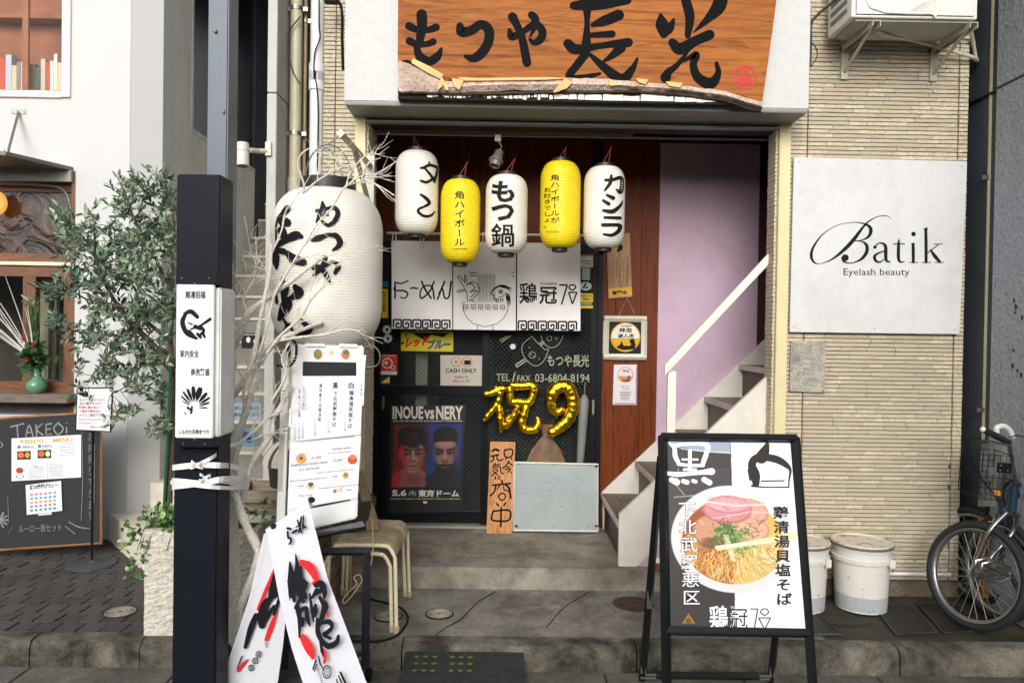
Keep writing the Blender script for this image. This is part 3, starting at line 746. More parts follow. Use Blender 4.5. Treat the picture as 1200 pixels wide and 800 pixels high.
pipe('downpipe', 343.5, .18, .036, 0, 5, BEI, 'thick beige downpipe with steel clamps beside the white one', bands=(PY(343, 11, .18).z, PY(343, 157, .18).z), sleeve=(PY(343, 219, .18).z,))
pipe('drain_pipe', 354, .22, .012, 0, 5, mat('tan_pipe', (170, 152, 118), rough=.5), 'thin tan pipe just left of the white downpipe', bands=(PY(354, 25, .22).z,))
pipe('downpipe', 367.5, .0, .037, .3, 5, WP, 'thick white downpipe in front of the beige tiles', sleeve=(PY(367, 86, 0).z, PY(367, 96, 0).z))
cb = MB(BLACK); cb.tube(sm([PY(374, 0, -.05), PY(374, 30, -.05), PY(375, 45, -.05), PY(369, 62, -.05), PY(368, 85, -.045), PY(371, 100, -.045), PY(373, 130, -.04), PY(372, 200, -.04)]), .004, 6)
cb.build('cable', label='thin black cable running down along the white downpipe', cat='cable')
cb = MB(mat('cable_grey', (60, 60, 58))); cb.tube(sm([PY(352, 20, .12), PY(340, 35, .12), PY(338, 50, .12), PY(339, 70, .12), PY(345, 88, .12), PY(352, 98, .12)]), .004, 6)
cb.build('cable', label='short loose cable looping over the beige downpipe', cat='cable')

# ================================================================ LEFT BUILDING (white restaurant)
YL = .93
lb = thing('restaurant_building', (-3, YL, 0), 'white rendered restaurant with wood framed windows and a side wall along the stair passage', 'building')
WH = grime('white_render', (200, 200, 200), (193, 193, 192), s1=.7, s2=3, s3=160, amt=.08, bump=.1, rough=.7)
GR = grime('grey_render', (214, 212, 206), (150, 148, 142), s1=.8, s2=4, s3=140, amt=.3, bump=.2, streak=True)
xc = PY(151, 300, YL).x; xwr = PY(88, 300, YL).x; xg = PY(187, 300, YL+.1).x
zl0, zl1 = PY(50, 486, YL).z, PY(50, 200, YL).z
zu0 = PY(40, 114, YL).z; xur = PY(82, 50, YL).x
wl = MB(WH); wl.box((xwr, YL, 0), (xc, YL+.3, 5)); wl.box((-6, YL, 0), (xwr, YL+.3, zl0)); wl.box((-6, YL, zl1), (xwr, YL+.3, zu0)); wl.box((xur, YL, zu0), (xwr, YL+.3, 5)); wl.box((-6, YL, 4.6), (xur, YL+.3, 5))
wl.prism([(xc+.001, YL+.002), (xg, YL+.13), (xg, YL+.3), (xc+.001, YL+.3)], 'z', 0, 5); wl.build('wall', lb)
# side wall with window, along the passage
xs = PY(187, 300, YL+.13).x+.002
ya, yb = PX(224, 150, xs).y, PX(241, 160, xs).y+1.2
zw = PX(225, 155, xs).z
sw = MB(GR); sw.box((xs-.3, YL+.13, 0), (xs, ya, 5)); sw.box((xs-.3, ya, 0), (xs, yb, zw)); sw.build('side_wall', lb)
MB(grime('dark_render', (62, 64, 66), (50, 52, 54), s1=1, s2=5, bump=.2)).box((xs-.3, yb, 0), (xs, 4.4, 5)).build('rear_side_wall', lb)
MB(mat('navy_pane', (20, 28, 44), rough=.2, var=.1, spec=.5)).box((xs-.2, ya+.03, zw+.03), (xs-.03, yb-.03, 5)).build('side_window', lb)
f = MB(mat('alu_frame', (190, 190, 186), rough=.4, metal=.5)); f.box((xs-.1, ya, zw), (xs+.006, ya+.03, 5)); f.box((xs-.1, ya+.03, zw), (xs+.006, yb, zw+.03)); f.build('window_frame', lb)
# upper window with shelf of books behind
IV = mat('ivory_frame', (226, 220, 206), rough=.5, var=.04)
uw = MB(IV); xo = PY(82, 60, YL).x; xi_ = PY(74, 60, YL).x; zi = PY(40, 105, YL).z
uw.box((xi_, YL-.02, zu0), (xo+.01, YL+.12, 4.6)); uw.box((-6, YL-.02, zu0-.005), (xi_, YL+.12, zi-.012))
UW = uw.build('window', lb, bevel=.003)
MB(mat('bottom_rail_brown', (120, 92, 74))).box((-6, YL+.01, zi-.012), (xi_, YL+.05, zi)).build('bottom_rail', UW)  # brown rail along the foot of the pane
MB(glass('bookshop_glass', (.96, .96, .95), ior=1.22)).box((-6, YL+.02, zi), (xi_, YL+.026, 4.6)).build('pane', UW)
MB(mat('brick_room', (150, 92, 66), rough=.7, var=.35, scale=5)).box((-6, YL+.42, zi-.3), (xo+.1, YL+.47, 4.8)).box((xo+.05, YL+.12, zi-.3), (xo+.1, YL+.75, 4.8)).build('room_wall', UW)
MB(wood('shelf_wood', (170, 104, 62), (130, 76, 42), 'x')).box((-6, YL+.1, zi-.03), (xo, YL+.5, zi+.0)).box((PY(26, 50, YL+.08).x, YL+.08, zi), (PY(33, 50, YL+.08).x, YL+.1, 4.55)).box((-6, YL+.3, zi+.62), (xo, YL+.5, zi+.66)).build('shelf', UW)
bx = -4.2; bc = [(196, 196, 186), (120, 118, 104), (206, 138, 96), (214, 196, 172), (90, 96, 92), (196, 90, 70), (190, 200, 214), (228, 222, 210), (150, 130, 110)]
random.seed(12)
while bx < xi_-.02:
    t = random.uniform(.02, .045); h = random.uniform(.2, .3)
    MB(ink(random.choice(bc))).obox((bx+t/2, YL+.22, zi+.003+h/2), (t-.002, .16, h), (0, 0, 0)).build('book', UW); bx += t
# awning and strut
AW = mat('awning_steel', (112, 108, 102), rough=.45, metal=.4, var=.1)
zA = PY(80, 205, YL).z
aw = MB(AW); ae = PY(86, 190, YL).x
aw.prism([(YL, PY(40, 181, YL).z+.01), (YL-.42, PY(40, 181, YL-.42).z-.0), (YL-.42, PY(40, 181, YL-.42).z-.02), (YL, PY(40, 181, YL).z-.015)], 'x', -6, ae-.1)
aw = MB(AW); z1 = PY(40, 203, YL).z; z2 = PY(40, 188, YL-.45).z
aw.prism([(-6, YL), (-6, YL-.45), (ae-.17, YL-.45), (ae, YL-.02), (ae, YL)], 'z', z1+.02, z1+.045)
AWN = aw.build('awning', lb); 
MB(mat('awning_face', (150, 150, 142), rough=.5)).box((-6, YL-.03, z1-.06), (ae, YL-.002, z1+.02)).build('fascia', AWN)
sb = MB(mat('steel', ())); pA, pB = PY(22, 131, YL), PY(8, 178, YL-.28)
sb.tube([pA, Vector((pB.x, YL-.28, z1+.05))], .009, 8); sb.obox(pA, (.1, .012, .03)); sb.tube([Vector((pB.x, YL-.28, z1+.03)), Vector((pB.x, YL-.28, z1+.09))], .018, 8); sb.build('strut', AWN)
# lower window: wood frames, transom with rippled amber glass, panes
WF = wood('window_wood', (126, 84, 58), (98, 62, 42), 'x', rough=.45); WFZ = wood('window_wood_upright', (126, 84, 58), (98, 62, 42), 'z', rough=.45)
yw = YL+.06
def zy(py, px=40, Y=yw): return PY(px, py, Y).z
lw = MB(WFZ); xr = xwr; lw.box((xr-.03, YL+.002, zl0), (xr-.001, YL+.15, zl1)); LW = lw.build('wood_window', lb)
fz_ = MB(WF)
for a, b in ((225, 214), (310, 297), (324, 312), (461, 447)): fz_.box((-6, yw, zy(a)), (xr-.031, yw+.05, zy(b)))
fz_.build('frame_rail', LW, bevel=.003)
fu = MB(WFZ)
for a, b in ((26, 41), (74, 84)): fu.box((PY(a, 380, yw).x, yw+.002, zy(447)), (min(xr-.032, PY(b, 380, yw).x), yw+.048, zy(324)))
fu.build('frame_upright', LW, bevel=.003)
MB(mat('cream_strip', (222, 214, 186), rough=.5)).box((-6, yw-.02, zy(311)), (xr-.031, yw+.03, zy(307))).build('light_strip', LW)
MB(mat('grey_blind', (150, 150, 144), rough=.5)).box((-6, YL+.01, zy(214)), (xr-.031, YL+.1, zl1-.004)).build('shutter_box', LW)
aw_ = MB(mat('arch_metal', (120, 120, 112), rough=.4, metal=.5)); aw_.tube(sm([PY(-20, 215, YL), PY(30, 216, YL), PY(65, 219, YL), PY(78, 228, YL), PY(83, 245, YL)]), .008, 6); aw_.build('arched_trim', LW)
m = bpy.data.materials.new('rippled_amber_glass'); m.use_nodes = True; t = m.node_tree; b = t.nodes['Principled BSDF']
tc = N(t, 'TexCoord'); nz = N(t, 'TexNoise', Scale=5, Detail=4, Distortion=1.5); t.links.new(tc.outputs['Object'], nz.inputs['Vector'])
rp = ramp(t, [(.3, L3((30, 23, 21))), (.5, L3((52, 38, 33))), (.62, L3((84, 56, 44))), (.75, L3((38, 29, 26)))]); t.links.new(nz.outputs['Fac'], rp.inputs[0]); t.links.new(rp.outputs[0], b.inputs['Base Color'])
b.inputs['Roughness'].default_value = .08; bp = N(t, 'Bump', Strength=.3, Distance=.03); t.links.new(nz.outputs['Fac'], bp.inputs['Height']); t.links.new(bp.outputs[0], b.inputs['Normal'])
MB(m).box((-6, yw+.02, zy(297)), (xr-.031, yw+.026, zy(225))).build('transom_pane', LW)
MB(glass('shop_glass')).box((-6, yw+.02, zy(447)), (xr-.031, yw+.026, zy(324))).build('pane', LW)
MB(mat('restaurant_dark', (96, 88, 84), rough=.7, var=.3)).box((-6, YL+1.0, 0), (xr+.2, YL+1.05, 3)).box((-6, YL+.13, zy(486)), (xr-.01, YL+.16, zy(461))).build('room_back', LW)
MB(mat('curtain_cream', (226, 214, 190), rough=.7, var=.1)).box((PY(47, 380, YL+.3).x, YL+.3, zy(447)), (PY(57, 380, YL+.3).x, YL+.34, zy(324))).box((PY(63, 380, YL+.3).x, YL+.3, zy(447)), (PY(66, 380, YL+.3).x, YL+.34, zy(324))).build('inner_column', LW)
SH = wood('weathered_shelf', (128, 116, 104), (92, 82, 72), 'x', rough=.8, bump=.5)
MB(SH).box((-6, YL-.13, zy(472, Y=YL-.13)), (PY(79, 466, YL-.13).x, YL+.11, zy(462, Y=YL-.13))).build('window_shelf', lb, bevel=.004)
lp = thing('pendant_lamp', PY(-2, 240, YL+.1)-Vector((0, 0, 0)), 'round orange glowing lamp behind the transom at the left edge', 'lamp')
lp.location = PY(-4, 238, YL-.0)
lc = Vector(lp.location)
MB(mat('lamp_glow', (255, 160, 82), emit=.9, rough=.5)).ell(lc, (.07, .05, .085), 18, 12).build('lamp_shade', lp, smooth=60)
MB(BLACK).tube([lc+Vector((0, 0, .08)), lc+Vector((0, 0, .16))], .004, 6).build('cord', lp)

# ================================================================ stair passage between the buildings
pas = thing('passage_stairs', (xs+.4, 1.2, 0), 'grey concrete outdoor stairs climbing the narrow passage between the buildings', 'stairs')
CS = grime('stair_concrete', (150, 146, 138), (108, 104, 96), s1=2, s2=8, amt=.6, bump=.3); CSL = mat('stair_nosing', (206, 202, 190), rough=.7, var=.12, bump=.3)
for k in range(1, 15):
    z = .40+.2*(k-1); y = .97+.2*(k-1)
    if k == 1: continue
    MB(CS).box((xs+.001, y, z-.2 if k > 2 else 0), (fx0-.001, y+.24, z-.026)).build('riser_block', pas)
    MB(CSL).box((xs+.001, y-.02, z-.025), (fx0-.001, y+.24, z)).build('step_slab', pas, bevel=.004)
MB(mat('passage_end', (70, 72, 74), rough=.8)).box((xs-.3, 5.2, 0), (fx0+.1, 5.3, 6)).box((xs-.3, 1.6, 4.9), (fx0, 5.3, 5)).build('end_wall', pas)
zL_ = .19; A_ = PY(128, 600, YL-.012); B_ = PZ(167, 632, zL_); C_ = PZ(215, 632, zL_)
MB(grime('pale_step', (226, 219, 204), (188, 180, 164), s1=2, s2=9, amt=.35, bump=.25)).prism([(A_.x, YL-.003), (A_.x, A_.y), (B_.x, B_.y), (C_.x+.5, B_.y), (C_.x+.5, 1.18), (xs+.001, 1.18), (xs+.001, YL+.12), (xg, YL+.12), (xc, YL-.003)], 'z', -.03, zL_).build('landing', pas, bevel=.006)
MB(MATS['pale_step']).box((PY(176, 557, .97).x, .97, zL_+.001), (fx0-.002, 1.168, .40)).build('lower_step', pas, bevel=.005)

# ================================================================ RIGHT BUILDING (grey render)
rb = thing('grey_building', (2.8, 0, 0), 'dark grey stucco building beyond the narrow gap at the right edge', 'building')
STU = grime('grey_stucco', (150, 155, 163), (134, 139, 147), s1=.9, s2=14, s3=45, amt=.3, bump=.9, rough=.75)
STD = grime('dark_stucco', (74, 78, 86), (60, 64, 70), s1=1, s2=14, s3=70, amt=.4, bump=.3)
xr_ = 2.76
zj = PX(1200, 88, xr_-.03).z
for z0, z1 in ((0, zj-.006), (zj+.006, 5)):
    MB(STU).box((xr_-.03, -3.0, z0), (xr_+.3, -.17, z1)).build('stucco_panel', rb, bevel=.004)
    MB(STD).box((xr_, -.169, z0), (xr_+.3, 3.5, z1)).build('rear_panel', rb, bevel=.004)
MB(mat('joint_black', (20, 20, 22))).box((xr_-.015, -3, zj-.005), (xr_+.29, 3.5, zj+.005)).build('joint', rb)
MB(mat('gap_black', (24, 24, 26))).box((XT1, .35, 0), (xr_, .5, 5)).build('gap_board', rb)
pp = PX(1157, 300, xr_-.0)
pipe('downpipe', 1157, pp.y, .017, PX(1157, 515, xr_).z, 5, mat('buff_pipe', (202, 190, 158), rough=.45, var=.06), 'slim buff downpipe on the dark grey wall at right', bands=(PY(1157, 208, pp.y).z, PY(1157, 480, pp.y).z))
b = MB(mat('stucco_stain', (40, 40, 42), rough=.9, var=.3)); pS = lambda x, y, l=0: PX(x, y, xr_-.0315-l)
for x, y, w_ in ((1188, 352, 1.6), (1190, 359, 2.2), (1189, 366, 1.4), (1197, 372, 2), (1187, 410, 1.4), (1186, 428, 2), (1192, 434, 1.6), (1196, 439, 2), (1179, 344, 1), (1166, 335, .8)): b.stroke([(x, y-w_, w_*.8), (x+.5, y, w_*1.3), (x, y+w_*1.6, w_*.6)], pS, .001)
b.build('stain', rb, fix=False, kind='stuff')
# ================================================================ opposite side of the street (behind the camera, seen in reflections)
ob = thing('opposite_building', (0, -13, 0), 'plain grey street building opposite the shop', 'building')
MB(mat('opposite_wall', (150, 146, 138), rough=.8, var=.15, scale=1)).box((-16, -16, ZR), (16, -13, 3.4)).build('wall', ob)
for i in range(-6, 7):
    for z in (.6,): MB(mat('opposite_window', (40, 46, 54), rough=.2)).box((i*2.3-.6, -13.02, z), (i*2.3+.6, -12.97, z+1.6)).build('window', ob)
# ================================================================ MAIN WOODEN SIGN
ys = yc-.035
PS = planeY(ys-.045)
sgn = thing('wooden_sign', PY(680, 118, ys), 'big orange wooden shop board with thick black brush writing above the entrance', 'sign')
wd = wood('sign_wood', (170, 106, 52), (134, 76, 36), 'x', scale=.8, rough=.55, bump=.12, gloss=.12, figure=.45)
top = [(466, -62), (916, -62)]
edge_b = [(893, 121), (884, 117), (870, 112), (852, 108), (830, 104), (812, 103), (796, 100), (775, 97), (752, 98), (728, 95), (705, 93), (690, 92), (670, 92), (650, 90), (628, 92), (605, 93), (580, 91), (560, 92), (545, 92), (538, 96), (530, 92), (522, 97), (512, 90), (500, 84), (490, 76), (478, 70), (466, 72)]
face = [(467, -62)]+[(918, -62), (906, 30), (899, 80), (893, 121)]+edge_b[1:]
def w2(p, Y=ys-.045): q = PY(p[0], p[1], Y); return (q.x, q.z)
bd = MB(wd).prism([w2(p) for p in face], 'y', ys-.045, ys-.001)
SB = bd.build('board', sgn, bevel=.003)
bark = grime('bark_edge', (220, 196, 180), (172, 146, 130), s1=3, s2=18, s3=60, amt=.6, bump=1.2, rough=.8); bk2 = grime('bark_dark', (72, 58, 44), (40, 30, 22), s1=4, s2=20, bump=1, rough=.9); chip = mat('fresh_chip', (226, 178, 112), rough=.6, var=.15, bump=.3)
def band(lo, hi, y0, y1, m, name, jit=.6):
    random.seed(5); b = MB(m); n = 70; a0, a1 = lo[0][0], lo[-1][0]
    def at(L, x):
        for (xa, ya), (xb, yb_) in zip(L[:-1], L[1:]):
            if xa <= x <= xb: return ya+(yb_-ya)*(x-xa)/(xb-xa)
        return L[-1][1]
    vs = []; fs = []
    for i in range(n+1):
        x = a0+(a1-a0)*i/n; u, v = at(hi, x)+random.uniform(-jit, jit), at(lo, x)+random.uniform(-jit, jit)
        for q, (yy, dy) in enumerate(((u, y1), (u, y0-.002), ((u+v)/2, y0-.012+random.uniform(-.004, .004)), (v, y0+.012), (v, y1))): vs.append(PY(x, yy, dy))
    for i in range(n):
        for j in range(4): fs.append((5*i+j, 5*i+5+j, 5*i+6+j, 5*i+1+j))
        fs.append((5*i+4, 5*i+9, 5*i+5, 5*i))
    fs += [(0, 1, 2, 3, 4), tuple(5*n+j for j in (4, 3, 2, 1, 0))]
    return b.add(vs, fs).build(name, sgn, smooth=50)
band([(467, 107), (520, 109), (600, 106), (680, 106), (740, 106), (800, 109), (850, 116), (880, 126), (893, 130)], [(467, 70), (500, 84), (520, 95), (600, 92), (700, 92), (800, 100), (850, 107), (893, 120)], ys-.046, ys-.001, bark, 'live_edge')
band([(468, 112), (560, 114), (640, 112), (740, 111), (800, 115), (850, 122), (880, 132), (892, 133)], [(468, 106), (560, 108), (640, 106), (740, 105), (800, 108), (850, 115), (880, 126), (892, 129)], ys-.03, ys-.001, bk2, 'bark')
ck = MB(chip)
for pts in ([(484, 69), (503, 78), (520, 88), (516, 93), (500, 85), (482, 74)], [(518, 90), (526, 106), (522, 106), (520, 100), (512, 107), (514, 97)], [(529, 92), (544, 94), (538, 106), (533, 102)], [(536, 91), (560, 92), (640, 91), (672, 92), (640, 94), (560, 95), (544, 95)], [(648, 108), (662, 92), (671, 97), (664, 104), (650, 109)], [(713, 92), (720, 98), (730, 100), (715, 101)], [(745, 92), (760, 94), (756, 99), (748, 97)], [(780, 96), (800, 98), (796, 103), (784, 101)]):
    ck.prism([w2(p, ys-.06) for p in pts], 'y', ys-.066, ys-.058)
ck.build('chipped_edge', sgn)
IB = mat('sign_black', (7, 8, 12), rough=.65, var=.15, bump=.2, spec=.1)
def chars(parent, groups, proj, m, name='lettering', lift=.0012, k=1.0):
    for z, strokes in groups:
        b = MB(m)
        for s_ in strokes: b.stroke(s_, proj, lift, z, k)
        b.build(name, parent, fix=False)
za = (460, 0, 5.217); zb_ = (600, 0, 4); zc_ = (680, 0, 5)
chars(sgn, [(za, [[(178, 90, 66), (180, 130, 64), (178, 180, 58), (165, 250, 50), (150, 300, 42), (172, 352, 56), (225, 376, 56), (275, 345, 50), (298, 300, 20)], [(100, 160, 50), (150, 182, 42), (220, 183, 40), (266, 168, 48)], [(104, 252, 50), (150, 272, 38), (210, 270, 38), (250, 256, 42)]]),
    (za, [[(412, 160, 45), (425, 195, 66), (480, 188, 56), (540, 152, 58), (588, 185, 60), (585, 260, 60), (540, 330, 60), (490, 358, 50), (445, 345, 22)]]),
    (za, [[(733, 105, 58), (765, 165, 46), (790, 230, 48), (808, 310, 52), (822, 385, 54)], [(715, 185, 25), (730, 225, 50), (790, 200, 38), (870, 150, 45), (915, 190, 50), (905, 240, 50), (865, 262, 38), (838, 240, 18)], [(850, 92, 46), (873, 120, 50), (868, 170, 32), (842, 222, 12)]]),
    (zb_, [[(290, 28, 40), (400, 18, 62), (540, 0, 44)], [(352, 30, 45), (352, 110, 26), (348, 200, 42), (340, 250, 40)], [(378, 118, 22), (430, 100, 48), (500, 72, 52)], [(372, 166, 26), (470, 160, 34)], [(262, 205, 44), (300, 232, 50), (400, 218, 30), (470, 208, 34), (545, 200, 44)], [(348, 250, 40), (300, 312, 38), (268, 355, 36), (300, 372, 40), (412, 346, 14)], [(368, 258, 18), (420, 305, 36), (510, 372, 52), (560, 330, 34), (588, 275, 12)], [(510, 225, 50), (465, 265, 30), (425, 290, 10)]]),
    (zc_, [[(470, 85, 16), (478, 140, 76), (490, 200, 52)], [(548, 115, 16), (525, 165, 50), (495, 200, 40)], [(605, -90, 50), (618, 0, 55), (642, 100, 56), (630, 210, 36)], [(835, -90, 60), (815, 30, 84), (750, 110, 48), (665, 190, 8)], [(540, 250, 50), (585, 288, 70), (680, 238, 58), (758, 205, 60)], [(658, 265, 14), (570, 380, 30), (520, 420, 44), (500, 455, 64)], [(545, 385, 10), (620, 350, 22), (680, 322, 44), (662, 380, 44), (690, 455, 56), (765, 490, 66), (808, 430, 38), (798, 372, 24)]])], PS, IB)
SR = mat('seal_red', (196, 36, 34), rough=.6, var=.1)
b = MB(SR); X, Yp = 680+963/5, 455/5; b.disc(X, Yp, 14.3, 14.3, PS, .0014, 32, .83)
for dx, dy in ((0, -5), (-4.8, 3.2), (4.8, 3.2)): b.disc(X+dx, Yp+dy, 4.4, 4.4, PS, .0015, 18)
b.ppoly([(X-1, Yp), (X+1, Yp), (X+3, Yp+9), (X-3, Yp+9)], PS, .0013); b.build('red_seal', sgn, fix=False)

# ================================================================ LANTERNS
def surf_of_rev(cx, cy, z0, z1, rad):
    """ray -> first hit of a lantern's paper (radius rad(t) over its height)"""
    def proj(px, py, lift=0):
        d = ray(px, py); best = None; lo = 0
        D = math.hypot(cx-CAMP.x, cy-CAMP.y)
        def f(t):
            p = CAMP+d*t; q = (p.z-z0)/(z1-z0); q = min(max(q, 0), 1); return math.hypot(p.x-cx, p.y-cy)-(rad(q)+lift)
        sc = 1/math.hypot(d.x, d.y); a = (D-.5)*sc; n = 60; pv_ = a
        for i in range(1, n+1):
            t = a+(.5*sc)*i/n
            if f(t) < 0:
                lo, hi = pv_, t
                for _ in range(14):
                    md = (lo+hi)/2
                    if f(md) < 0: hi = md
                    else: lo = md
                return CAMP+d*lo
            pv_ = t
        dn = d*((D*sc)); p = CAMP+dn; v = Vector((p.x-cx, p.y-cy, 0)); q = min(max((p.z-z0)/(z1-z0), 0), 1)
        v = v.normalized()*(rad(q)+lift); return Vector((cx+v.x, cy+v.y, p.z))
    return proj
def paper(name, rgb, em=0, top=None):
    if name in MATS: return MATS[name]
    m = mat(name, rgb, rough=.5, var=.04, scale=9, bump=0, trans=.08, ribs=em)
    return m
CAPM = mat('lantern_cap_black', (34, 34, 36), rough=.4, var=.1)
def lantern(px, y0, y1, wpx, Y, label, pap, cordpts, top=.55, n=44, group='paper lanterns hung over the entrance', ribs=34, capr=.45, shoulder=.22, name='paper_lantern', amp=.009):
    c = PY(px, (y0+y1)/2, Y); zt, zb2 = PY(px, y0, Y).z, PY(px, y1, Y).z
    R = wpx/2/FPX*(Y-CAMP.y); H = zt-zb2
    def prof(q):
        s = shoulder
        if q < s: u = 1-q/s
        elif q > 1-s: u = (q-(1-s))/s
        else: u = 0
        return R*(capr+(1-capr)*math.sqrt(max(0, 1-u**2.1)))
    t = thing(name, (c.x, Y, zb2-.03), label, 'lantern', group)
    b = MB(pap); pr = []
    for i in range(ribs*4+1):
        q = i/(ribs*4); pr.append((prof(q)*(1+amp*math.sin(2*PI*q*ribs)), zb2+q*H))
    b.lathe((c.x, Y, 0), pr, n, cap=False); sh = b.build('paper_shade', t, smooth=80)
    b = MB(CAPM); r = R*capr
    b.lathe((c.x, Y, zt), [(r*.96, -.008), (r*1.04, -.004), (r*1.04, .018), (r*.9, .018), (r*.9, -.002), (.001, -.002)], 24, cap=False); b.build('top_ring', t, smooth=30)
    b = MB(CAPM); b.lathe((c.x, Y, zb2), [(r*.9, .01), (r*.86, -.02), (r*.75, -.021), (r*.75, 0), (.001, 0)], 24, cap=False); b.build('bottom_ring', t, smooth=30)
    if cordpts:
        b = MB(mat('cord_red', (140, 52, 44), rough=.7)); b.tube([PY(x, y, Y) for x, y in cordpts]+[Vector((c.x+.02, Y, zt+.01))], .0028, 5)
        b.tube([PY(cordpts[0][0]+1, cordpts[0][1], Y), Vector((c.x-.02, Y, zt+.01))], .0028, 5); b.build('cord', t)
    return t, surf_of_rev(c.x, Y, zb2, zt, prof), (c, zb2, zt, prof)
PW = paper('lantern_white', (240, 237, 228), .0147); PYL = paper('lantern_yellow', (246, 218, 24), .0147); LI = ink((24, 21, 21))
Yl = .13
L1, p1, _ = lantern(488.5, 178, 275, 50, Yl, 'leftmost white paper lantern with black タン brush writing', PW, [(484, 158)])
zL = (450, 160, 8)
b = MB(LI)
for s_ in ([(340, 296, 16), (372, 292, 26), (430, 268, 26), (496, 286, 22)], [(422, 240, 14), (430, 268, 22)], [(385, 300, 18), (440, 365, 26), (475, 425, 22)], [(503, 290, 10), (492, 350, 22), (475, 420, 18)], [(345, 415, 22), (400, 428, 26), (450, 400, 22), (490, 370, 10)],
           [(345, 545, 22), (395, 580, 32), (425, 625, 32), (380, 655, 22), (328, 680, 26), (325, 712, 28), (380, 746, 26), (440, 740, 24), (478, 700, 10)]): b.stroke(s_, p1, .0022, zL)
b.build('lettering', L1, fix=False)
L2, p2, _ = lantern(539.5, 211, 308, 46, Yl, 'left yellow paper lantern, hung lowest, with one column of thin writing', PYL, [(547, 190), (546, 196)])
b = MB(LI); b.text('角ハイボール', 532, 223, 66, p2, .0022, w=13, vert=True, fine=True, bold=.008, skew=0); b.text('SUNTORY', 531, 290.5, 2.4, p2, .0022, w=17, fine=True); b.build('lettering', L2, fix=False)
L3_, p3, _ = lantern(593.5, 206, 297, 49, Yl-.02, 'middle white paper lantern with heavy black もつ鍋 writing', PW, [(603, 186)])
b = MB(LI)
for i, (ch, y, h) in enumerate((('も', 212, 25), ('つ', 239, 20), ('鍋', 262, 27))): b.text(ch, 575+(.5 if i else 1), y, h, p3, .003, w=27, fine=True, bold=(.035, .04, .015)[i])
b.build('lettering', L3_, fix=False)
L4, p4, _ = lantern(656.5, 190, 291, 47, Yl, 'right yellow paper lantern with two columns of thin writing', PYL, [(663, 172)])
b = MB(LI); b.text('角ハイボールが', 644.5, 204, 58, p4, .0022, w=11.5, vert=True, fine=True, bold=.008); b.text('お好きでしょ。', 636.5, 219, 49, p4, .0022, w=9.5, vert=True, fine=True, bold=.006); b.text('SUNTORY', 640, 270.5, 2.2, p4, .0022, w=15, fine=True); b.build('lettering', L4, fix=False)
L5, p5, _ = lantern(708, 196, 291, 48, Yl, 'rightmost white paper lantern with black カシラ writing', PW, [(716, 172)])
zL = (590, 160, 5.714); b = MB(LI)
for s_ in ([(683, 292, 20), (730, 290, 22), (785, 276, 24), (795, 320, 28), (783, 370, 30), (755, 355, 10)], [(722, 262, 18), (715, 310, 24), (678, 362, 14)], [(693, 392, 18), (735, 412, 28)], [(668, 428, 18), (705, 452, 26)], [(670, 495, 20), (730, 502, 30), (780, 465, 20), (797, 432, 8)], [(678, 542, 20), (782, 545, 22)], [(665, 592, 26), (760, 592, 24), (782, 602, 28), (768, 635, 28), (725, 660, 22), (672, 654, 14)]): b.stroke(s_, p5, .0022, zL)
b.build('lettering', L5, fix=False)
# rod the lanterns hang from
rd = thing('lantern_rod', PY(440, 157, Yl), 'thin grey steel rod under the canopy that the lanterns hang from', 'rod')
b = MB(mat('rod_grey', (110, 112, 110), rough=.4, metal=.6)); b.tube([PY(438, 157, Yl), PY(905, 164, Yl)], .007, 8); b.build('rod', rd)
b = MB(MATS['rod_grey']); [b.tube([PY(x, 157.5+.014*(x-440), Yl), PY(x, 149, Yl)], .004, 6) for x in (450, 583, 682, 905)]; b.build('hanger', rd)
wc = MB(BLACK)
for x, y0_, w_ in ((484, 176, 4), (547, 192, 10), (603, 187, 8), (663, 173, 5), (716, 173, 6), (500, 170, 3), (617, 172, 9), (630, 168, 5), (690, 168, 4)):
    wc.tube(sm([PY(x-w_, 158, Yl), PY(x-w_/2, (158+y0_)/2, Yl), PY(x, y0_-2, Yl), PY(x+w_/2, (158+y0_)/2, Yl), PY(x+w_, 158, Yl)]), .0022, 5)
wc.build('lantern_wiring', rd)
# spot lamp between the lanterns
sp = thing('spot_lamp', PY(582, 160, Yl-.02), 'small grey aluminium spot lamp tilted down between the lanterns', 'lamp')
GS = mat('spot_grey', (150, 146, 130), rough=.4, metal=.5)
a0, a1 = PY(586, 176, Yl-.02), PY(577, 201, Yl-.06)
ax = (a1-a0).normalized()
MB(GS).lathe(a0, [(.012, 0), (.026, .01), (.03, .05), (.045, .075), (.045, .08), (.032, .085), (.032, .11), (.028, .11), (.026, .09), (.001, .088)], 20, axis=ax, cap=False).build('lamp_head', sp, smooth=35)
MB(GS).box(PY(580, 158, Yl-.02)-Vector((0, .01, 0)), PY(587, 166, Yl-.02)+Vector((.0, .01, 0))).tube([PY(584, 165, Yl-.02), PY(588, 172, Yl-.02), a0], .006, 6).build('bracket', sp)

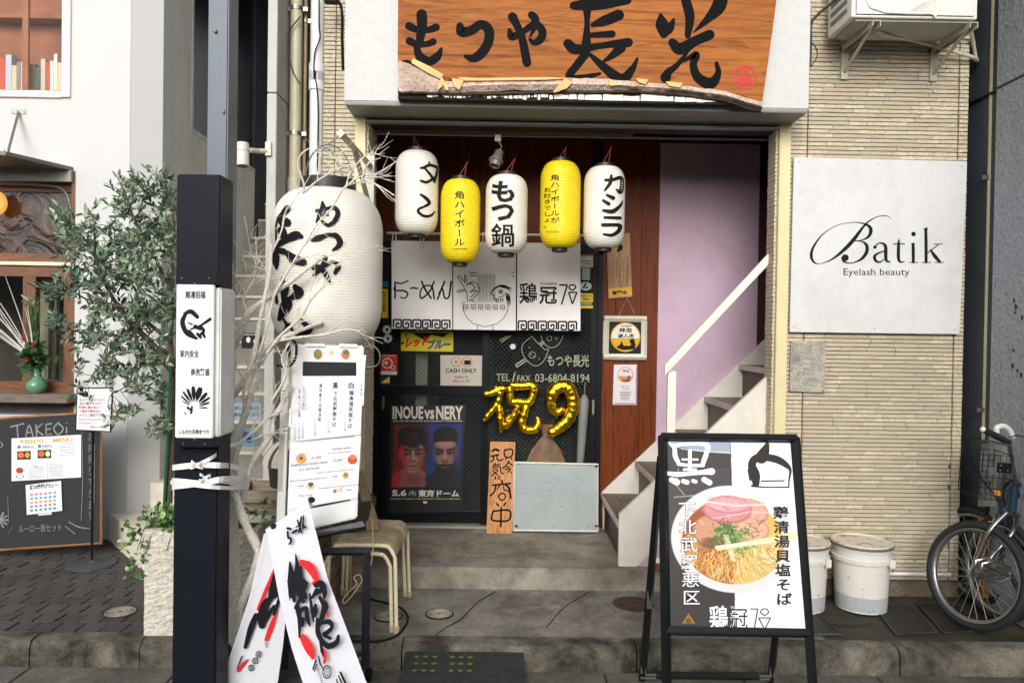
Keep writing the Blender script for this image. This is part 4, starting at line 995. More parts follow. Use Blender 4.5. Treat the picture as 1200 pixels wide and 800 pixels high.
# ---- noren
Yn = YD-.17
nr = thing('noren_curtain', PY(570, 390, Yn), 'white cotton shop curtain of three panels with black ramen drawing on a white pole', 'curtain')
b = MB(mat('pole_white', (224, 222, 216), rough=.4)); b.tube([PY(453, 273, Yn-.012), PY(686, 276, Yn-.012)], .009, 10); b.build('pole', nr, smooth=40)
CL = mat('noren_cloth', (240, 237, 233), rough=.85, var=.04, scale=7, bump=.12, bscale=300)
def cloth(x0, x1, ya_, yb_, amp, seed):
    random.seed(seed); n, m_ = 30, 26; vs = []; ph = [random.uniform(0, 6) for _ in range(3)]
    for j in range(m_+1):
        for i in range(n+1):
            u, v = i/n, j/m_; p = PY(x0+(x1-x0)*u, ya_+(yb_-ya_)*v+(x0+(x1-x0)*u-570)*.014, Yn)
            p.y += amp*(math.sin(u*5+ph[0]+v)*.5+math.sin(u*11+ph[1]-v*2)*.3*v+.4*math.sin(v*7+ph[2]+u*3)*.4); vs.append(p)
    return MB(CL).add(vs, [(j*(n+1)+i, j*(n+1)+i+1, (j+1)*(n+1)+i+1, (j+1)*(n+1)+i) for j in range(m_) for i in range(n)]), vs, n, m_
PN = planeY(Yn)
def cproj(vs, n, m_, x0, x1, ya_, yb_):
    def f(px, py, lift=0):
        u = min(max((px-x0)/(x1-x0), 0), .9999); v = min(max((py-(px-570)*.014-ya_)/(yb_-ya_), 0), .9999)
        i, j = int(u*n), int(v*m_); fu, fv = u*n-i, v*m_-j; A = lambda a, b_: vs[b_*(n+1)+a]
        p = A(i, j)*(1-fu)*(1-fv)+A(i+1, j)*fu*(1-fv)+A(i, j+1)*(1-fu)*fv+A(i+1, j+1)*fu*fv
        return p+Vector((0, -.0014-lift, 0))
    return f
NI = ink((20, 18, 22))
def meander(b, x0, y0, s, n, proj, w, sl=.014, gap=2.0):
    for k in range(n):
        X = x0+k*(s+gap); fl = k % 2
        pts = [(0, 1), (0, 0), (1, 0), (1, 1), (.32, 1), (.32, .38), (.66, .38), (.66, .68)] if not fl else [(1, 1), (1, 0), (0, 0), (0, 1), (.68, 1), (.68, .38), (.34, .38), (.34, .68)]
        if not fl: pts = [(0, 1.02), (0, 0), (1, 0), (1, .98), (.36, .98), (.36, .42), (.68, .42), (.68, .66)]
        b.line([(X+p[0]*s, y0+p[1]*s+(X-570)*sl) for p in pts], w, proj, .0004)
TIE = []
pans = [(459, 530, 276, 386.5), (531, 604.5, 276, 386.5), (606, 680, 276, 386)]
for i, (x0, x1, ya_, yb_) in enumerate(pans):
    b, vs, n, m_ = cloth(x0, x1, 283.5, yb_, .019, 20+i)
    P_ = b.build('panel', nr, smooth=70, fix=False); f = cproj(vs, n, m_, x0, x1, 283.5, yb_)
    b = MB(CL)
    for x in (x0+3, (x0+x1)/2, x1-3): b.tube([PY(x-2, 290, Yn-.004), PY(x-2, 272, Yn-.023), PY(x+2, 272, Yn-.023), PY(x+2, 290, Yn-.004)], .004, 4)
    b.build('loop', P_)
    k = MB(NI)
    if i == 0:
        zz = (300, 200, 4)
        for s_ in ([(650, 522, 6), (680, 528, 7), (712, 515, 6)], [(652, 538, 8), (650, 560, 7), (690, 562, 8), (710, 575, 8), (700, 596, 6), (678, 594, 6)], [(652, 528, 8), (652, 598, 8)], [(724, 552, 7), (738, 548, 8), (752, 552, 7), (760, 548, 5)],
                   [(775, 518, 8), (795, 560, 9), (822, 598, 8)], [(835, 520, 8), (815, 565, 8), (775, 598, 8), (770, 565, 7), (790, 540, 7), (825, 545, 8), (836, 600, 8)], [(885, 520, 9), (868, 560, 9), (852, 602, 8)], [(858, 575, 7), (875, 555, 8), (885, 595, 8), (905, 590, 8), (915, 520, 9)]): k.stroke(s_, f, .0004, zz)
        meander(k, 461, 376, 9.2, 6, f, 1.9, gap=2.2)
    if i == 1:
        zz = (520, 290, 7.27); GRY = ink((120, 112, 110))
        L = lambda pts, w, m=k: m.line([(zz[0]+x/zz[2], zz[1]+y/zz[2]) for x, y in pts], w, f, .0004)
        L([(160, 465), (550, 482)], .7); L([(160, 465), (168, 540), (200, 600), (250, 648), (350, 675), (455, 650), (515, 595), (545, 540), (550, 482)], .7); L([(168, 538), (545, 542)], .6)
        L([(287, 665), (287, 703), (420, 706), (420, 664)], .7)
        L([(220, 215), (600, 212)], .9); L([(220, 238), (602, 245)], .9)
        for q in range(13): L([(293+q*12, 228), (291+q*12, 462)], .42)
        for q in range(6): meander(k, 543.5+q*8.6, 357.5, 5, 1, f, .75, gap=1)
        L([(205, 462), (195, 380), (165, 325), (115, 245), (135, 240), (180, 300), (175, 235), (185, 235), (200, 310), (190, 330)], .9); L([(190, 370), (115, 380), (120, 365), (185, 355)], .9); L([(235, 440), (215, 450), (270, 462)], .8)
        L([(240, 450), (310, 365), (285, 310), (240, 290), (205, 315), (235, 305), (270, 340), (222, 385), (250, 370), (285, 365), (232, 425)], 1.0)
        k.stroke([(405, 380, 6), (440, 345, 14), (500, 325, 16), (580, 350, 6)], f, .0005, zz); k.stroke([(490, 335, 14), (540, 345, 16), (575, 375, 5)], f, .0005, zz); k.disc(520+485/7.27, 290+378/7.27, 1.6, 1.6, f, .0006); k.disc(520+485/7.27, 290+378/7.27, 3, 3, f, .0006, 16, .8)
        L([(440, 345), (400, 392), (435, 410), (425, 430), (460, 470)], 1.0); L([(520, 395), (500, 420), (470, 420)], .8)
        for q in range(4): k.stroke([(530+q*8, 380+q*4, 4), (535+q*9, 430, 9), (545+q*8, 490, 3)], f, .0005, zz)
        for q in range(4): k.stroke([(440+q*18, 430, 4), (450+q*18, 445, 9), (445+q*19, 468, 3)], f, .0005, zz)
    if i == 2:
        k.text('鶏', 608.5, 331, 25, f, .0004, w=21, bold=.014, skew=.014); k.text('冠', 632, 336, 20.5, f, .0004, w=21, bold=.02); k.text('TOSAKA', 632.5, 331, 3, f, .0004, w=20.5, bold=.02)
        zz = (600, 300, 8.889)
        k.line([(600+x/8.889, 300+y/8.889) for x, y in ((492, 302), (575, 302), (515, 505))], 1.9, f, .0004); k.line([(600+x/8.889, 300+y/8.889) for x, y in ((605, 302), (648, 302), (665, 328), (628, 362), (590, 328), (605, 302))], 1.7, f, .0004)
        k.line([(600+x/8.889, 300+y/8.889) for x, y in ((586, 379), (674, 379), (628, 500), (590, 379))], 1.7, f, .0004)
        meander(k, 607.5, 375.6, 9.4, 6, f, 1.9, gap=2.3)
    k.build('print', P_, fix=False)

# ================================================================ THINGS ON AND BY THE DOORS
(D0, da0, db0, dy0), (D1, da1, db1, dy1) = doors
PD0, PD1 = planeY(dy0), planeY(dy1)
def flat(name, quad, proj, m, parent, th=.0015, lift=.0):
    a = [proj(x, y, lift+th) for x, y in quad]; n = proj.n
    return MB(m).slab(a, th*.9, n).build(name, parent, fix=False)
def rect(x0, y0, x1, y1, sl=.012): return [(x0, y0), (x1, y0+(x1-x0)*sl), (x1, y1+(x1-x0)*sl), (x0, y1)]
def sticker(parent, proj, x0, y0, x1, y1, rgb, draw=None, label=None):
    o = flat('sticker', rect(x0, y0, x1, y1), proj, ink(rgb, rough=.35), parent)
    if label: o['label'] = label
    if draw: draw(o)
    return o
def d_(o):
    b = MB(WHITE); b.disc(454, 425.5, 6.2, 6.2, PD0, .003, 24, .8); b.disc(460.5, 430.5, 2.6, 2.6, PD0, .0032); b.disc(452.5, 425, 2, 2, PD0, .003); b.ppoly([(445.3, 434.7), (465, 435), (465, 439), (445.3, 438.6)], PD0, .0032); b.text('HOT PEPPER', 446, 416, 1.6, PD0, .0032, w=18); b.build('print', o, fix=False)
    b = MB(ink((150, 30, 26))); b.disc(460.5, 430.5, 1.6, 1.6, PD0, .0036); b.build('print', o, fix=False)
sticker(D0, PD0, 445, 415, 465.5, 439, (214, 72, 44), d_, 'red sticker with a white ring')
def d_(o):
    b = MB(ink((244, 214, 40))); b.ppoly([(456.5, 441), (456.5, 448.5), (446, 448.5)], PD0, .003); b.build('print', o, fix=False)
sticker(D0, PD0, 445, 440, 457, 451.5, (40, 52, 110), d_, 'small blue and yellow sticker')
sticker(D0, PD0, 445.5, 329.5, 455, 336.5, (40, 112, 150), None, 'small blue sticker')
def d_(o):
    b = MB(BLACK); b.text('防犯カメラ作動中', 447.5, 341, 25, PD0, .003, w=5, vert=True, bold=.02); b.build('print', o, fix=False)
sticker(D0, PD0, 446, 338.5, 454.6, 372.5, (236, 196, 30), d_, 'narrow yellow sticker with a column of black writing')
b = MB(WHITE)
for x, y in ((453.5, 386), (454.5, 396.5)): b.disc(x, y, 5, 5, PD0, .0015, 22, .84); b.disc(x, y, 3.4, 3.6, PD0, .0015, 18, .6)
b.build('ring_mark', D0, fix=False)
def d_(o):
    b = MB(BLACK); b.disc(684.5, 298, 3, 3, PD1, .003, 16, .75); b.line([(681, 306), (694, 306.3)], .7, PD1, .003); b.line([(683, 309), (692, 309.3)], .7, PD1, .003); b.build('print', o, fix=False)
    b = MB(RED); b.disc(691.5, 298.3, 2.6, 2.6, PD1, .003, 16, .6); b.build('print', o, fix=False)
sticker(D1, PD1, 680.5, 292.5, 695, 313, (196, 196, 186), d_, 'grey notice sticker with a red ring')
sticker(D1, PD1, 682, 313.5, 691.5, 328, (170, 172, 164), None, 'pale grey narrow sticker')
b = MB(ink((206, 216, 214))); b.disc(686.5, 335.3, 6.8, 5.2, PD1, .0012, 24); o = b.build('sticker', D1, fix=False); o['label'] = 'oval white sticker with a blue mark'
b = MB(ink((30, 84, 130))); b.ppoly([(682, 338), (686, 331), (688, 331), (685, 338)], PD1, .002); b.ppoly([(687, 335), (691, 338), (686, 338)], PD1, .002); b.build('print', o, fix=False)
def d_(o):
    b = MB(BLACK); b.text('防犯カメラ', 679.5, 345, 3.2, PD1, .003, w=14, bold=.02); b.text('作動中', 683, 349, 3, PD1, .003, w=8, bold=.02); b.ppoly([(678.6, 354), (695, 354.2), (695, 358), (678.6, 357.8)], PD1, .003); b.build('print', o, fix=False)
    b = MB(WHITE); b.text('WARNING', 679.5, 354.8, 2.2, PD1, .0036, w=14, bold=.02); b.build('print', o, fix=False)
sticker(D1, PD1, 678.3, 343.5, 695, 361, (238, 208, 30), d_, 'yellow security sticker')
# pig drawing and phone number painted on the right pane
b = MB(ink((150, 156, 132), rough=.7)); zz = (550, 380, 5.7125)
for pts, w_ in (([(420, 80), (375, 115), (352, 150), (355, 190), (380, 235), (430, 275), (470, 270), (500, 240), (525, 185), (530, 165), (505, 170)], 5), ([(420, 80), (445, 110), (475, 140), (505, 170)], 5), ([(480, 75), (490, 110), (520, 145), (560, 155), (600, 130), (630, 75)], 5), ([(528, 80), (520, 100), (545, 108), (550, 85), (532, 78)], 4), ([(575, 80), (580, 105), (595, 85)], 4)):
    b.stroke([(x, y, w_) for x, y in pts], PD1, .0015, zz)
b.disc(550+422/5.7125, 380+205/5.7125, 4.2, 4, PD1, .0015, 20, .82)
for x, y in ((414, 200), (430, 212), (403, 155), (468, 230)): b.disc(550+x/5.7125, 380+y/5.7125, .8, .8, PD1, .0018, 10)
for pts in ([(310, 270), (365, 235)], [(320, 285), (378, 245)], [(310, 270), (320, 285)], [(470, 130), (490, 115)], [(480, 142), (500, 122)], [(205, 105), (250, 80)], [(215, 118), (275, 78)]): b.stroke([(x, y, 9) for x, y in pts], PD1, .0016, zz)
b.text('もつや長光', 641.5, 415, 14.5, PD1, .0015, w=49, bold=.02, skew=.012); b.text('TEL', 581.5, 437.5, 9, PD1, .0015, w=16, bold=.015); b.text('/', 599.5, 436, 12, PD1, .0015, w=5, bold=.02); b.text('FAX', 606, 439.5, 7, PD1, .0015, w=16, bold=.015); b.text('03-6804-8194', 627, 437.5, 10, PD1, .0015, w=64, bold=.01, skew=.008)
b.build('painted_lettering', D1, fix=False)
b = MB(ink((200, 220, 226))); b.disc(601, 406, 3.4, 3.2, PD1, .002); b.build('dot_sticker', D1, fix=False)

# CASH ONLY
def wall_thing(name, quad, proj, rgb, label, cat, th=.003, lift=.001, m=None, frame=None):
    a = [proj(x, y, lift+th) for x, y in quad]; t = thing(name, (a[3]+a[2])/2, label, cat)
    MB(m or ink(rgb, rough=.4)).slab(a, th*.95, proj.n).build('sheet', t, fix=False); return t, (lambda x, y, l=0: proj(x, y, lift+th+l))
t, f = wall_thing('cash_only_notice', [(516, 416), (566, 416.5), (566, 452), (516, 451.5)], PD0, (196, 190, 176), 'laminated CASH ONLY notice taped to the left door pane', 'notice')
b = MB(RED); b.disc(534.5, 424, 6, 5.8, f, .0008, 24, .88); b.disc(547.5, 424, 6, 5.8, f, .0008, 24, .88); b.text('現金のみ', 531, 445, 3.2, f, .0008, w=13, bold=.02); b.build('print', t, fix=False)
b = MB(BLACK); b.text('CASH ONLY', 522, 431.5, 5.2, f, .0008, w=37, bold=.025); b.text('お支払いは', 532.5, 440, 3, f, .0008, w=16, bold=.02); b.text('です', 545, 445, 3.2, f, .0008, w=5, bold=.02); b.ppoly([(544, 422), (551.5, 422), (551.5, 427), (544, 427)], f, .001); b.disc(534.3, 424, 1.6, 1.6, f, .0008, 14, .6); b.build('print', t, fix=False)
# yellow poster strip
t, f = wall_thing('yellow_drink_poster', [(470, 388), (531, 389), (531, 412), (470, 411)], PD0, (214, 196, 44), 'yellow poster strip with red and blue writing under the curtain', 'poster')
b = MB(RED); b.text('レッド', 474, 396, 12, f, .0008, w=27, bold=.06, shear=.25, skew=-.1); b.build('print', t, fix=False)
b = MB(ink((30, 74, 150))); b.text('ブルー', 500, 397.5, 12, f, .0008, w=27, bold=.06, shear=.2, skew=-.02); b.build('print', t, fix=False)
b = MB(BLACK); b.ppoly([(480, 389.6), (526, 390), (520, 395), (505, 392), (498, 399), (488, 393)], f, .0006); b.ppoly([(470.5, 400), (474, 401), (472, 404), (470.5, 404)], f, .0007); b.text('!', 475, 390, 6, f, .0009, bold=.05); b.build('print', t, fix=False)
# boxing poster
R_ = Ras(176, 232, (22, 22, 25))
R_.poly([(10, 42), (86, 42), (86, 176), (6, 176)], (128, 24, 30)); R_.poly([(88, 42), (168, 42), (166, 176), (88, 176)], (24, 56, 128))
R_.ell(78, 70, 26, 40, (60, 14, 20), 22, .8); R_.ell(150, 160, 30, 30, (10, 20, 40), 20, .8); R_.ell(96, 60, 14, 30, (50, 90, 170), 12, .5)
# left portrait
R_.poly([(6, 152), (18, 142), (34, 136), (42, 128), (66, 128), (74, 138), (86, 146), (86, 176), (6, 176)], (146, 88, 80), 3)
R_.poly([(6, 152), (22, 142), (30, 150), (20, 176), (6, 176)], (196, 36, 36), 5); R_.ell(62, 160, 22, 12, (110, 66, 64), 8, .7)
R_.poly([(28, 84), (78, 84), (79, 108), (74, 128), (64, 143), (54, 147), (44, 143), (33, 128), (28, 108)], (172, 122, 108), 3)
R_.poly([(26, 84), (38, 84), (38, 112), (44, 140), (36, 132), (29, 110)], (190, 44, 40), 4, .9); R_.ell(70, 118, 9, 22, (122, 78, 72), 7, .7); R_.ell(24, 104, 4, 10, (196, 46, 42), 2); R_.ell(80, 106, 3, 9, (120, 76, 68), 2)
R_.ell(42, 122, 7, 10, (150, 84, 76), 6, .6); R_.ell(54, 98, 13, 6, (186, 138, 122), 6, .7); R_.ell(62, 116, 6, 6, (190, 142, 128), 5, .6)
for x, s in ((42, 1), (67, -1)):
    R_.ell(x, 104, 9, 4, (86, 50, 48), 4, .9); R_.poly([(x-10, 98-s*2), (x+10, 98+s*2), (x+9, 94+s*2), (x-8, 94-s*2)], (22, 18, 20), 1); R_.line([(x-7, 104), (x+7, 104)], 1.6, (24, 16, 18)); R_.ell(x, 105, 2.4, 1.8, (12, 10, 12), 1); R_.ell(x+3.6, 105.4, 1.4, 1, (190, 176, 168), 1, .8)
R_.line([(51, 100), (50, 116)], 2, (110, 66, 60), .8); R_.ell(55, 110, 2.4, 10, (200, 154, 138), 3, .9); R_.ell(55, 120, 6, 3, (136, 88, 78), 3); R_.ell(51.5, 121.5, 1.6, 1, (50, 26, 26), 1); R_.ell(58.5, 121.5, 1.6, 1, (50, 26, 26), 1)
R_.ell(55, 130, 9, 2, (132, 66, 66), 2); R_.line([(46, 131.4), (64, 131.4)], 1.2, (66, 30, 32)); R_.ell(55, 134.5, 7, 2, (166, 98, 94), 2); R_.ell(55, 138, 8, 1.6, (110, 66, 62), 3, .7)
R_.ell(52, 66, 35, 22, (18, 16, 18), 5); random.seed(6)
for k in range(110):
    x = random.uniform(20, 84); L = random.uniform(16, 34)*(1-.3*abs(x-50)/34); y = random.uniform(56, 72); R_.line([(x, y), (x+random.uniform(-5, 5), y+L*.6), (x+random.uniform(-9, 9), y+L)], random.uniform(1, 2.2), random.choice(((16, 14, 16), (30, 24, 26), (52, 34, 34))), .9)
# right portrait
R_.poly([(88, 156), (104, 146), (150, 146), (168, 158), (166, 176), (88, 176)], (26, 34, 40), 3)
R_.poly([(104, 76), (155, 76), (157, 104), (152, 126), (142, 146), (130, 150), (117, 146), (107, 126), (103, 104)], (146, 102, 90), 3)
R_.ell(130, 84, 19, 8, (184, 138, 122), 6, .8); R_.ell(107, 106, 5, 22, (70, 72, 130), 5, .7); R_.ell(153, 108, 4, 20, (86, 54, 48), 4, .7); R_.ell(101, 104, 3, 8, (60, 66, 120), 2); R_.ell(158, 104, 3, 8, (110, 72, 64), 2)
R_.poly([(102, 82), (101, 62), (112, 50), (130, 46), (149, 50), (160, 62), (158, 84), (154, 80), (148, 79), (112, 79), (105, 80)], (16, 15, 17), 2)
for x, s in ((117, 1), (143, -1)):
    R_.ell(x, 103, 10, 5, (60, 40, 38), 4, .9); R_.poly([(x-11, 98-s*2), (x+11, 98+s*2), (x+10, 94+s*2), (x-10, 94-s*2)], (18, 14, 16), 1); R_.line([(x-7, 103.5), (x+7, 103.5)], 1.6, (14, 10, 12)); R_.ell(x, 104.5, 2.4, 1.8, (10, 8, 10), 1); R_.ell(x+3.4, 105, 1.4, 1, (196, 184, 176), 1, .8)
R_.ell(130, 110, 3, 11, (190, 144, 126), 3, .9); R_.ell(130, 121, 8, 4, (120, 78, 68), 3); R_.ell(126, 122.5, 2, 1.2, (36, 22, 22), 1); R_.ell(134.5, 122.5, 2, 1.2, (36, 22, 22), 1)
R_.poly([(106, 118), (112, 127), (122, 128), (130, 126), (139, 128), (148, 127), (155, 118), (152, 140), (142, 158), (130, 164), (118, 158), (108, 140)], (24, 22, 22), 3, .95); R_.ell(130, 134, 9, 2.4, (122, 74, 70), 2); R_.line([(121, 134.4), (139, 134.4)], 1.1, (50, 28, 28)); R_.ell(130, 152, 30, 14, (18, 26, 26), 8, .8)
for k in range(-120, 340, 5): R_.line([(k, 0), (k-232, 232)], 1.1, (10, 10, 12), .3)
q = [(457.5, 475), (546, 474), (541.5, 599.5), (456, 601)]
pa = Plane(*[PD0(x, y, .004) for x, y in q])
t = thing('boxing_poster', PD0(500, 600), 'black boxing match poster with two faces on red and blue, taped behind wired glass', 'poster')
R_.build('print', lambda u, v: pa.uv(u, v), t, attrmat())
MB(BLACK).slab([PD0(x, y, .0032) for x, y in q], .002, PD0.n).build('sheet', t, fix=False)
f = lambda x, y, l=0: PD0(x, y, .0048+l)
b = MB(ink((222, 216, 200))); b.text('INOUE', 460, 475.5, 15.5, f, 0, w=36, bold=.035); b.text('vs', 497, 480, 11, f, 0, w=12, bold=.03); b.text('NERY', 511, 475.5, 16, f, 0, w=31.5, bold=.035)
b.text('WBA WBC IBF WBO SUPER BANTAMWEIGHT CHAMPIONSHIP', 460, 492.4, 1.5, f, 0, w=82, bold=.02)
b.text('5.6', 459.5, 573.5, 7.5, f, 0, w=17, bold=.045); b.text('(月)', 479, 575, 6, f, 0, w=8.5); b.text('東京ドーム', 490, 573.5, 8.5, f, 0, w=48, bold=.03); b.text('BOXING WORLD TITLE MATCH TOKYO DOME MAY', 458, 583.5, 1.3, f, 0, w=82, bold=.01)
b.ppoly([(495.5, 587), (501, 587), (500, 589.6), (496.5, 589.6)], f, 0); b.build('lettering', t, fix=False)

# ---- gold foil balloons
FOIL = mat('gold_foil', (252, 204, 30), rough=.2, metal=1.0, var=.1, scale=18, bump=.5, bscale=30)
Yb = YD-.13
def balloon(name, strokes, label, z, k=1.0, seal=None):
    c = PY(z[0]+strokes[0][0][0]/z[2], z[1]+strokes[0][0][1]/z[2], Yb); t = thing(name, c, label, 'balloon', 'gold foil balloons on the door')
    random.seed(8)
    for s_ in strokes:
        P = sm([PY(z[0]+p[0]/z[2], z[1]+p[1]/z[2], Yb) for p in s_], 6); n = len(P)
        r0 = [p[2]/z[2]/2/FPX*(Yb-CAMP.y)*k*1.5 for p in s_]; R2 = []
        for i in range(n):
            q = i/(n-1)*(len(r0)-1); a = min(int(q), len(r0)-2); r = r0[a]+(r0[a+1]-r0[a])*(q-a)
            R2.append(r*(1+.07*math.sin(i*2.1)+random.uniform(-.05, .05))*(min(1, .45+.55*min(i, n-1-i))))
        b = MB(FOIL).tube(P, R2, 14)
        for v in b.v: v.y = Yb+(v.y-Yb)*.8+random.uniform(-.0012, .0012)
        b.build('foil_tube', t, smooth=48)
    return t
zz = (550, 380, 5.7125)
balloon('kanji_balloon', [[(95, 465, 26), (140, 462, 34), (200, 435, 38), (245, 430, 30)], [(165, 415, 22), (205, 455, 34), (180, 540, 34), (120, 610, 32), (90, 650, 20)], [(200, 530, 30), (205, 620, 38), (210, 725, 30)], [(250, 600, 26), (265, 640, 30), (235, 690, 22)],
    [(265, 410, 40), (350, 412, 40), (425, 412, 40), (425, 470, 38), (400, 520, 36), (330, 520, 36), (278, 512, 36), (272, 450, 36), (268, 410, 34)], [(330, 535, 34), (300, 610, 32), (240, 700, 26)], [(385, 530, 34), (368, 600, 38), (350, 670, 40), (390, 705, 40), (440, 700, 38), (462, 660, 30), (452, 615, 14)]], 'gold foil balloon shaped like the character 祝 taped to the door', zz)
balloon('number_balloon', [[(640, 560, 30), (580, 590, 34), (545, 540, 50), (555, 470, 60), (600, 420, 60), (660, 425, 58), (690, 490, 56), (690, 570, 56), (650, 650, 56), (590, 700, 52), (530, 735, 46)]], 'gold foil balloon in the shape of a 9 at the right of the door', zz)
# brown sack and rolled umbrella behind the grey board
sk = MB(mat('brown_sack', (112, 84, 58), rough=.5, var=.3, scale=12, bump=.8, bscale=18)); c = PY(640, 560, YD-.066); c.z = ZS
zt = PY(640, 508, YD-.066).z; Hs = zt-ZS
vs = []; fs = []; n = 32; prof = [(0.0, .13), (.1, .155), (.45, .16), (.7, .14), (.85, .10), (.95, .05), (1.0, .025), (1.04, .03), (1.12, .055)]
for i, (q, r) in enumerate(prof):
    for j in range(n):
        a = 2*PI*j/n; rr = r*(1+.1*math.sin(j*2.6)*(q > .3)+.05*math.sin(j*5)); vs.append((c.x+rr*math.cos(a), c.y+rr*.17*math.sin(a), ZS+Hs*q*.98))
for i in range(len(prof)-1):
    for j in range(n): fs.append((i*n+j, i*n+(j+1) % n, (i+1)*n+(j+1) % n, (i+1)*n+j))
fs.append(tuple(range(n)))
sk.add(vs, fs).build('tied_sack', smooth=60, label='brown tied sack standing between the grey board and the door', cat='sack')
um_ = thing('folded_umbrella', PY(675, 545, Yb), 'pale grey rolled umbrella leaning on the right door, hidden below by the grey board', 'umbrella')
ub, ut = PY(676, 600, YD-.085), PY(686, 447, YD-.085); d = ut-ub; b = MB(mat('umbrella_cloth', (122, 124, 118), rough=.6, var=.15, bump=.3)); vs = []; fs = []; n = 20; pf = [(0, .006), (.08, .018), (.4, .026), (.7, .034), (.86, .034), (.9, .012)]
b.lathe(ub, [(r, q*d.length) for q, r in pf], 14, axis=d.normalized())
for v in b.v:
    pass
b.build('cloth', um_, smooth=60); MB(mat('steel', ())).tube([ub, ut], .005, 6).build('shaft', um_)

# ---- grey board and wooden sign leaning on the doors
gb = [PY(603, 542, YD-.135), PY(700.5, 544, YD-.135), PY(700.5, 617, YD-.17), PY(601.5, 620, YD-.17)]
gb[2].z = gb[3].z = ZS+.017
t = thing('grey_board', gb[3], 'dented pale grey board with white frame leaning at the foot of the right door', 'board')
GB = grime('board_grey', (160, 170, 169), (150, 160, 159), s1=2, s2=6, s3=90, amt=.3, bump=.15, rough=.5)
MB(GB).slab(gb, .012).build('panel', t); pg = Plane(*gb)
b = MB(mat('board_frame', (222, 220, 214), rough=.45)); b.bar([pg.uv(u, v, .003) for u, v in ((0, 0), (1, 0), (1, 1), (0, 1), (0, 0))], .013, .013); b.build('frame', t)
b = MB(BLACK)
for x, y in ((605, 616), (699, 616), (699, 546)): b.disc(x, y, 2, 1.2, pg, .012, 10)
for x, y in ((608, 543.5), (649, 544.3), (692, 545.5), (607, 618), (649, 617), (690, 616), (698.5, 580)): b.disc(x, y, .6, .6, pg, .012, 8)
b.build('screw', t, fix=False)
b = MB(mat('dent_light', (206, 214, 214))); b2 = MB(mat('dent_shadow', (108, 118, 118)))  # pale and dark flecks imitate the lit and shaded sides of dents
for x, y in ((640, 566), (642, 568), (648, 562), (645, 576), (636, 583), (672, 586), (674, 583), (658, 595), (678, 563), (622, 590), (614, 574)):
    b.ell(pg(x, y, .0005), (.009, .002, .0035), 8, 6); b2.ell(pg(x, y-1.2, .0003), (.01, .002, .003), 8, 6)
b.build('dent_shading', t); b2.build('dent_shading', t)
ws = [PY(574.5, 517, YD-.09), PY(604, 517.5, YD-.09), PY(600, 622, YD-.2), PY(570, 622, YD-.2)]
ws[2].z = ws[3].z = ZS+.001
t = thing('wooden_notice_board', ws[3], 'narrow upright wooden board with black brush writing leaning on the left door', 'sign')
MB(wood('notice_wood', (206, 144, 82), (170, 108, 56), 'z', rough=.5)).slab(ws, .022).build('plank', t, bevel=.003); pw = Plane(*ws)
b = MB(IB); zz = (560, 510, 6.153)
S = lambda pts, w: b.stroke([(x, y, w) for x, y in pts], pw, .001, zz)
S([(195, 105), (245, 100), (248, 140), (225, 158), (195, 150), (190, 115), (200, 102)], 11); S([(205, 165), (200, 172)], 10); S([(238, 160), (245, 172)], 10)
S([(222, 185), (205, 215), (180, 235)], 10); S([(222, 190), (240, 210), (258, 215)], 10); S([(205, 228), (230, 226)], 8); S([(195, 245), (235, 240), (215, 265)], 9); S([(238, 262), (243, 270)], 9)
S([(105, 112), (125, 100), (150, 108)], 16); S([(95, 150), (150, 138)], 12); S([(115, 150), (112, 175), (95, 190)], 10); S([(138, 148), (140, 172), (160, 180), (180, 170)], 10)
S([(125, 200), (105, 228)], 9); S([(115, 215), (160, 208)], 9); S([(112, 232), (160, 225), (165, 265), (185, 275)], 9); S([(105, 248), (140, 242)], 8); S([(100, 290), (125, 270), (145, 250)], 9); S([(112, 258), (145, 285)], 9)
S([(128, 295), (125, 315)], 9); S([(145, 300), (162, 296)], 8); S([(145, 314), (162, 310)], 8)
S([(172, 325), (178, 345)], 13); S([(105, 358), (235, 345)], 12); S([(130, 362), (118, 405), (90, 435)], 12); S([(155, 362), (140, 385)], 9); S([(200, 355), (225, 380), (238, 452)], 14); S([(185, 365), (190, 390), (220, 400)], 9); S([(150, 430), (180, 415), (200, 440), (175, 468), (150, 445), (150, 430)], 10)
S([(135, 490), (150, 505)], 12); S([(200, 485), (188, 505)], 12)
S([(110, 545), (225, 540), (222, 610), (112, 612), (100, 580), (112, 545)], 13); S([(168, 520), (165, 655)], 13)
b.build('lettering', t, fix=False)
# ---- signs on the wooden wall
PW_ = planeY(YD)
tb = [PW_(x, y, .02) for x, y in ((711, 274), (738, 273), (741, 348), (713, 350))]
t = thing('hanging_tablet', tb[3], 'brown wooden tablet with small writing and a yellow foot, hung right of the doors', 'sign')
MB(wood('tablet_wood', (178, 136, 92), (150, 108, 68), 'z')).slab(tb, .012).build('tablet', t); pt = Plane(*tb)
b = MB(BLACK)
for i in range(6): b.text('本日も元気に営業しております', 734-i*4.2, 302+(i % 3)*3, 30-(i % 2)*6, pt, .001, w=2.4, vert=True, bold=.0)
b.text('営業中', 717.5, 340.5, 5, pt, .0016, w=17, bold=.05, skew=-.02); b.stroke([(722, 285, 3), (727, 290, 6), (724, 294, 3)], pt, .002); b.build('print', t, fix=False)
b = MB(ink((222, 170, 60))); b.ppoly([(713, 338), (740, 336), (740.8, 346), (713.5, 348.5)], pt, .0006); b.disc(725, 291, 4.6, 4.6, pt, .0006, 16, .4); b.build('print', t, fix=False)
b = MB(mat('string', (190, 180, 160))); b.tube([PW_(735, 349, .02), PW_(725, 370, .02)], .0012, 4); b.tube([PW_(735, 349, .02), PW_(744, 369, .02)], .0012, 4); b.build('string', t)
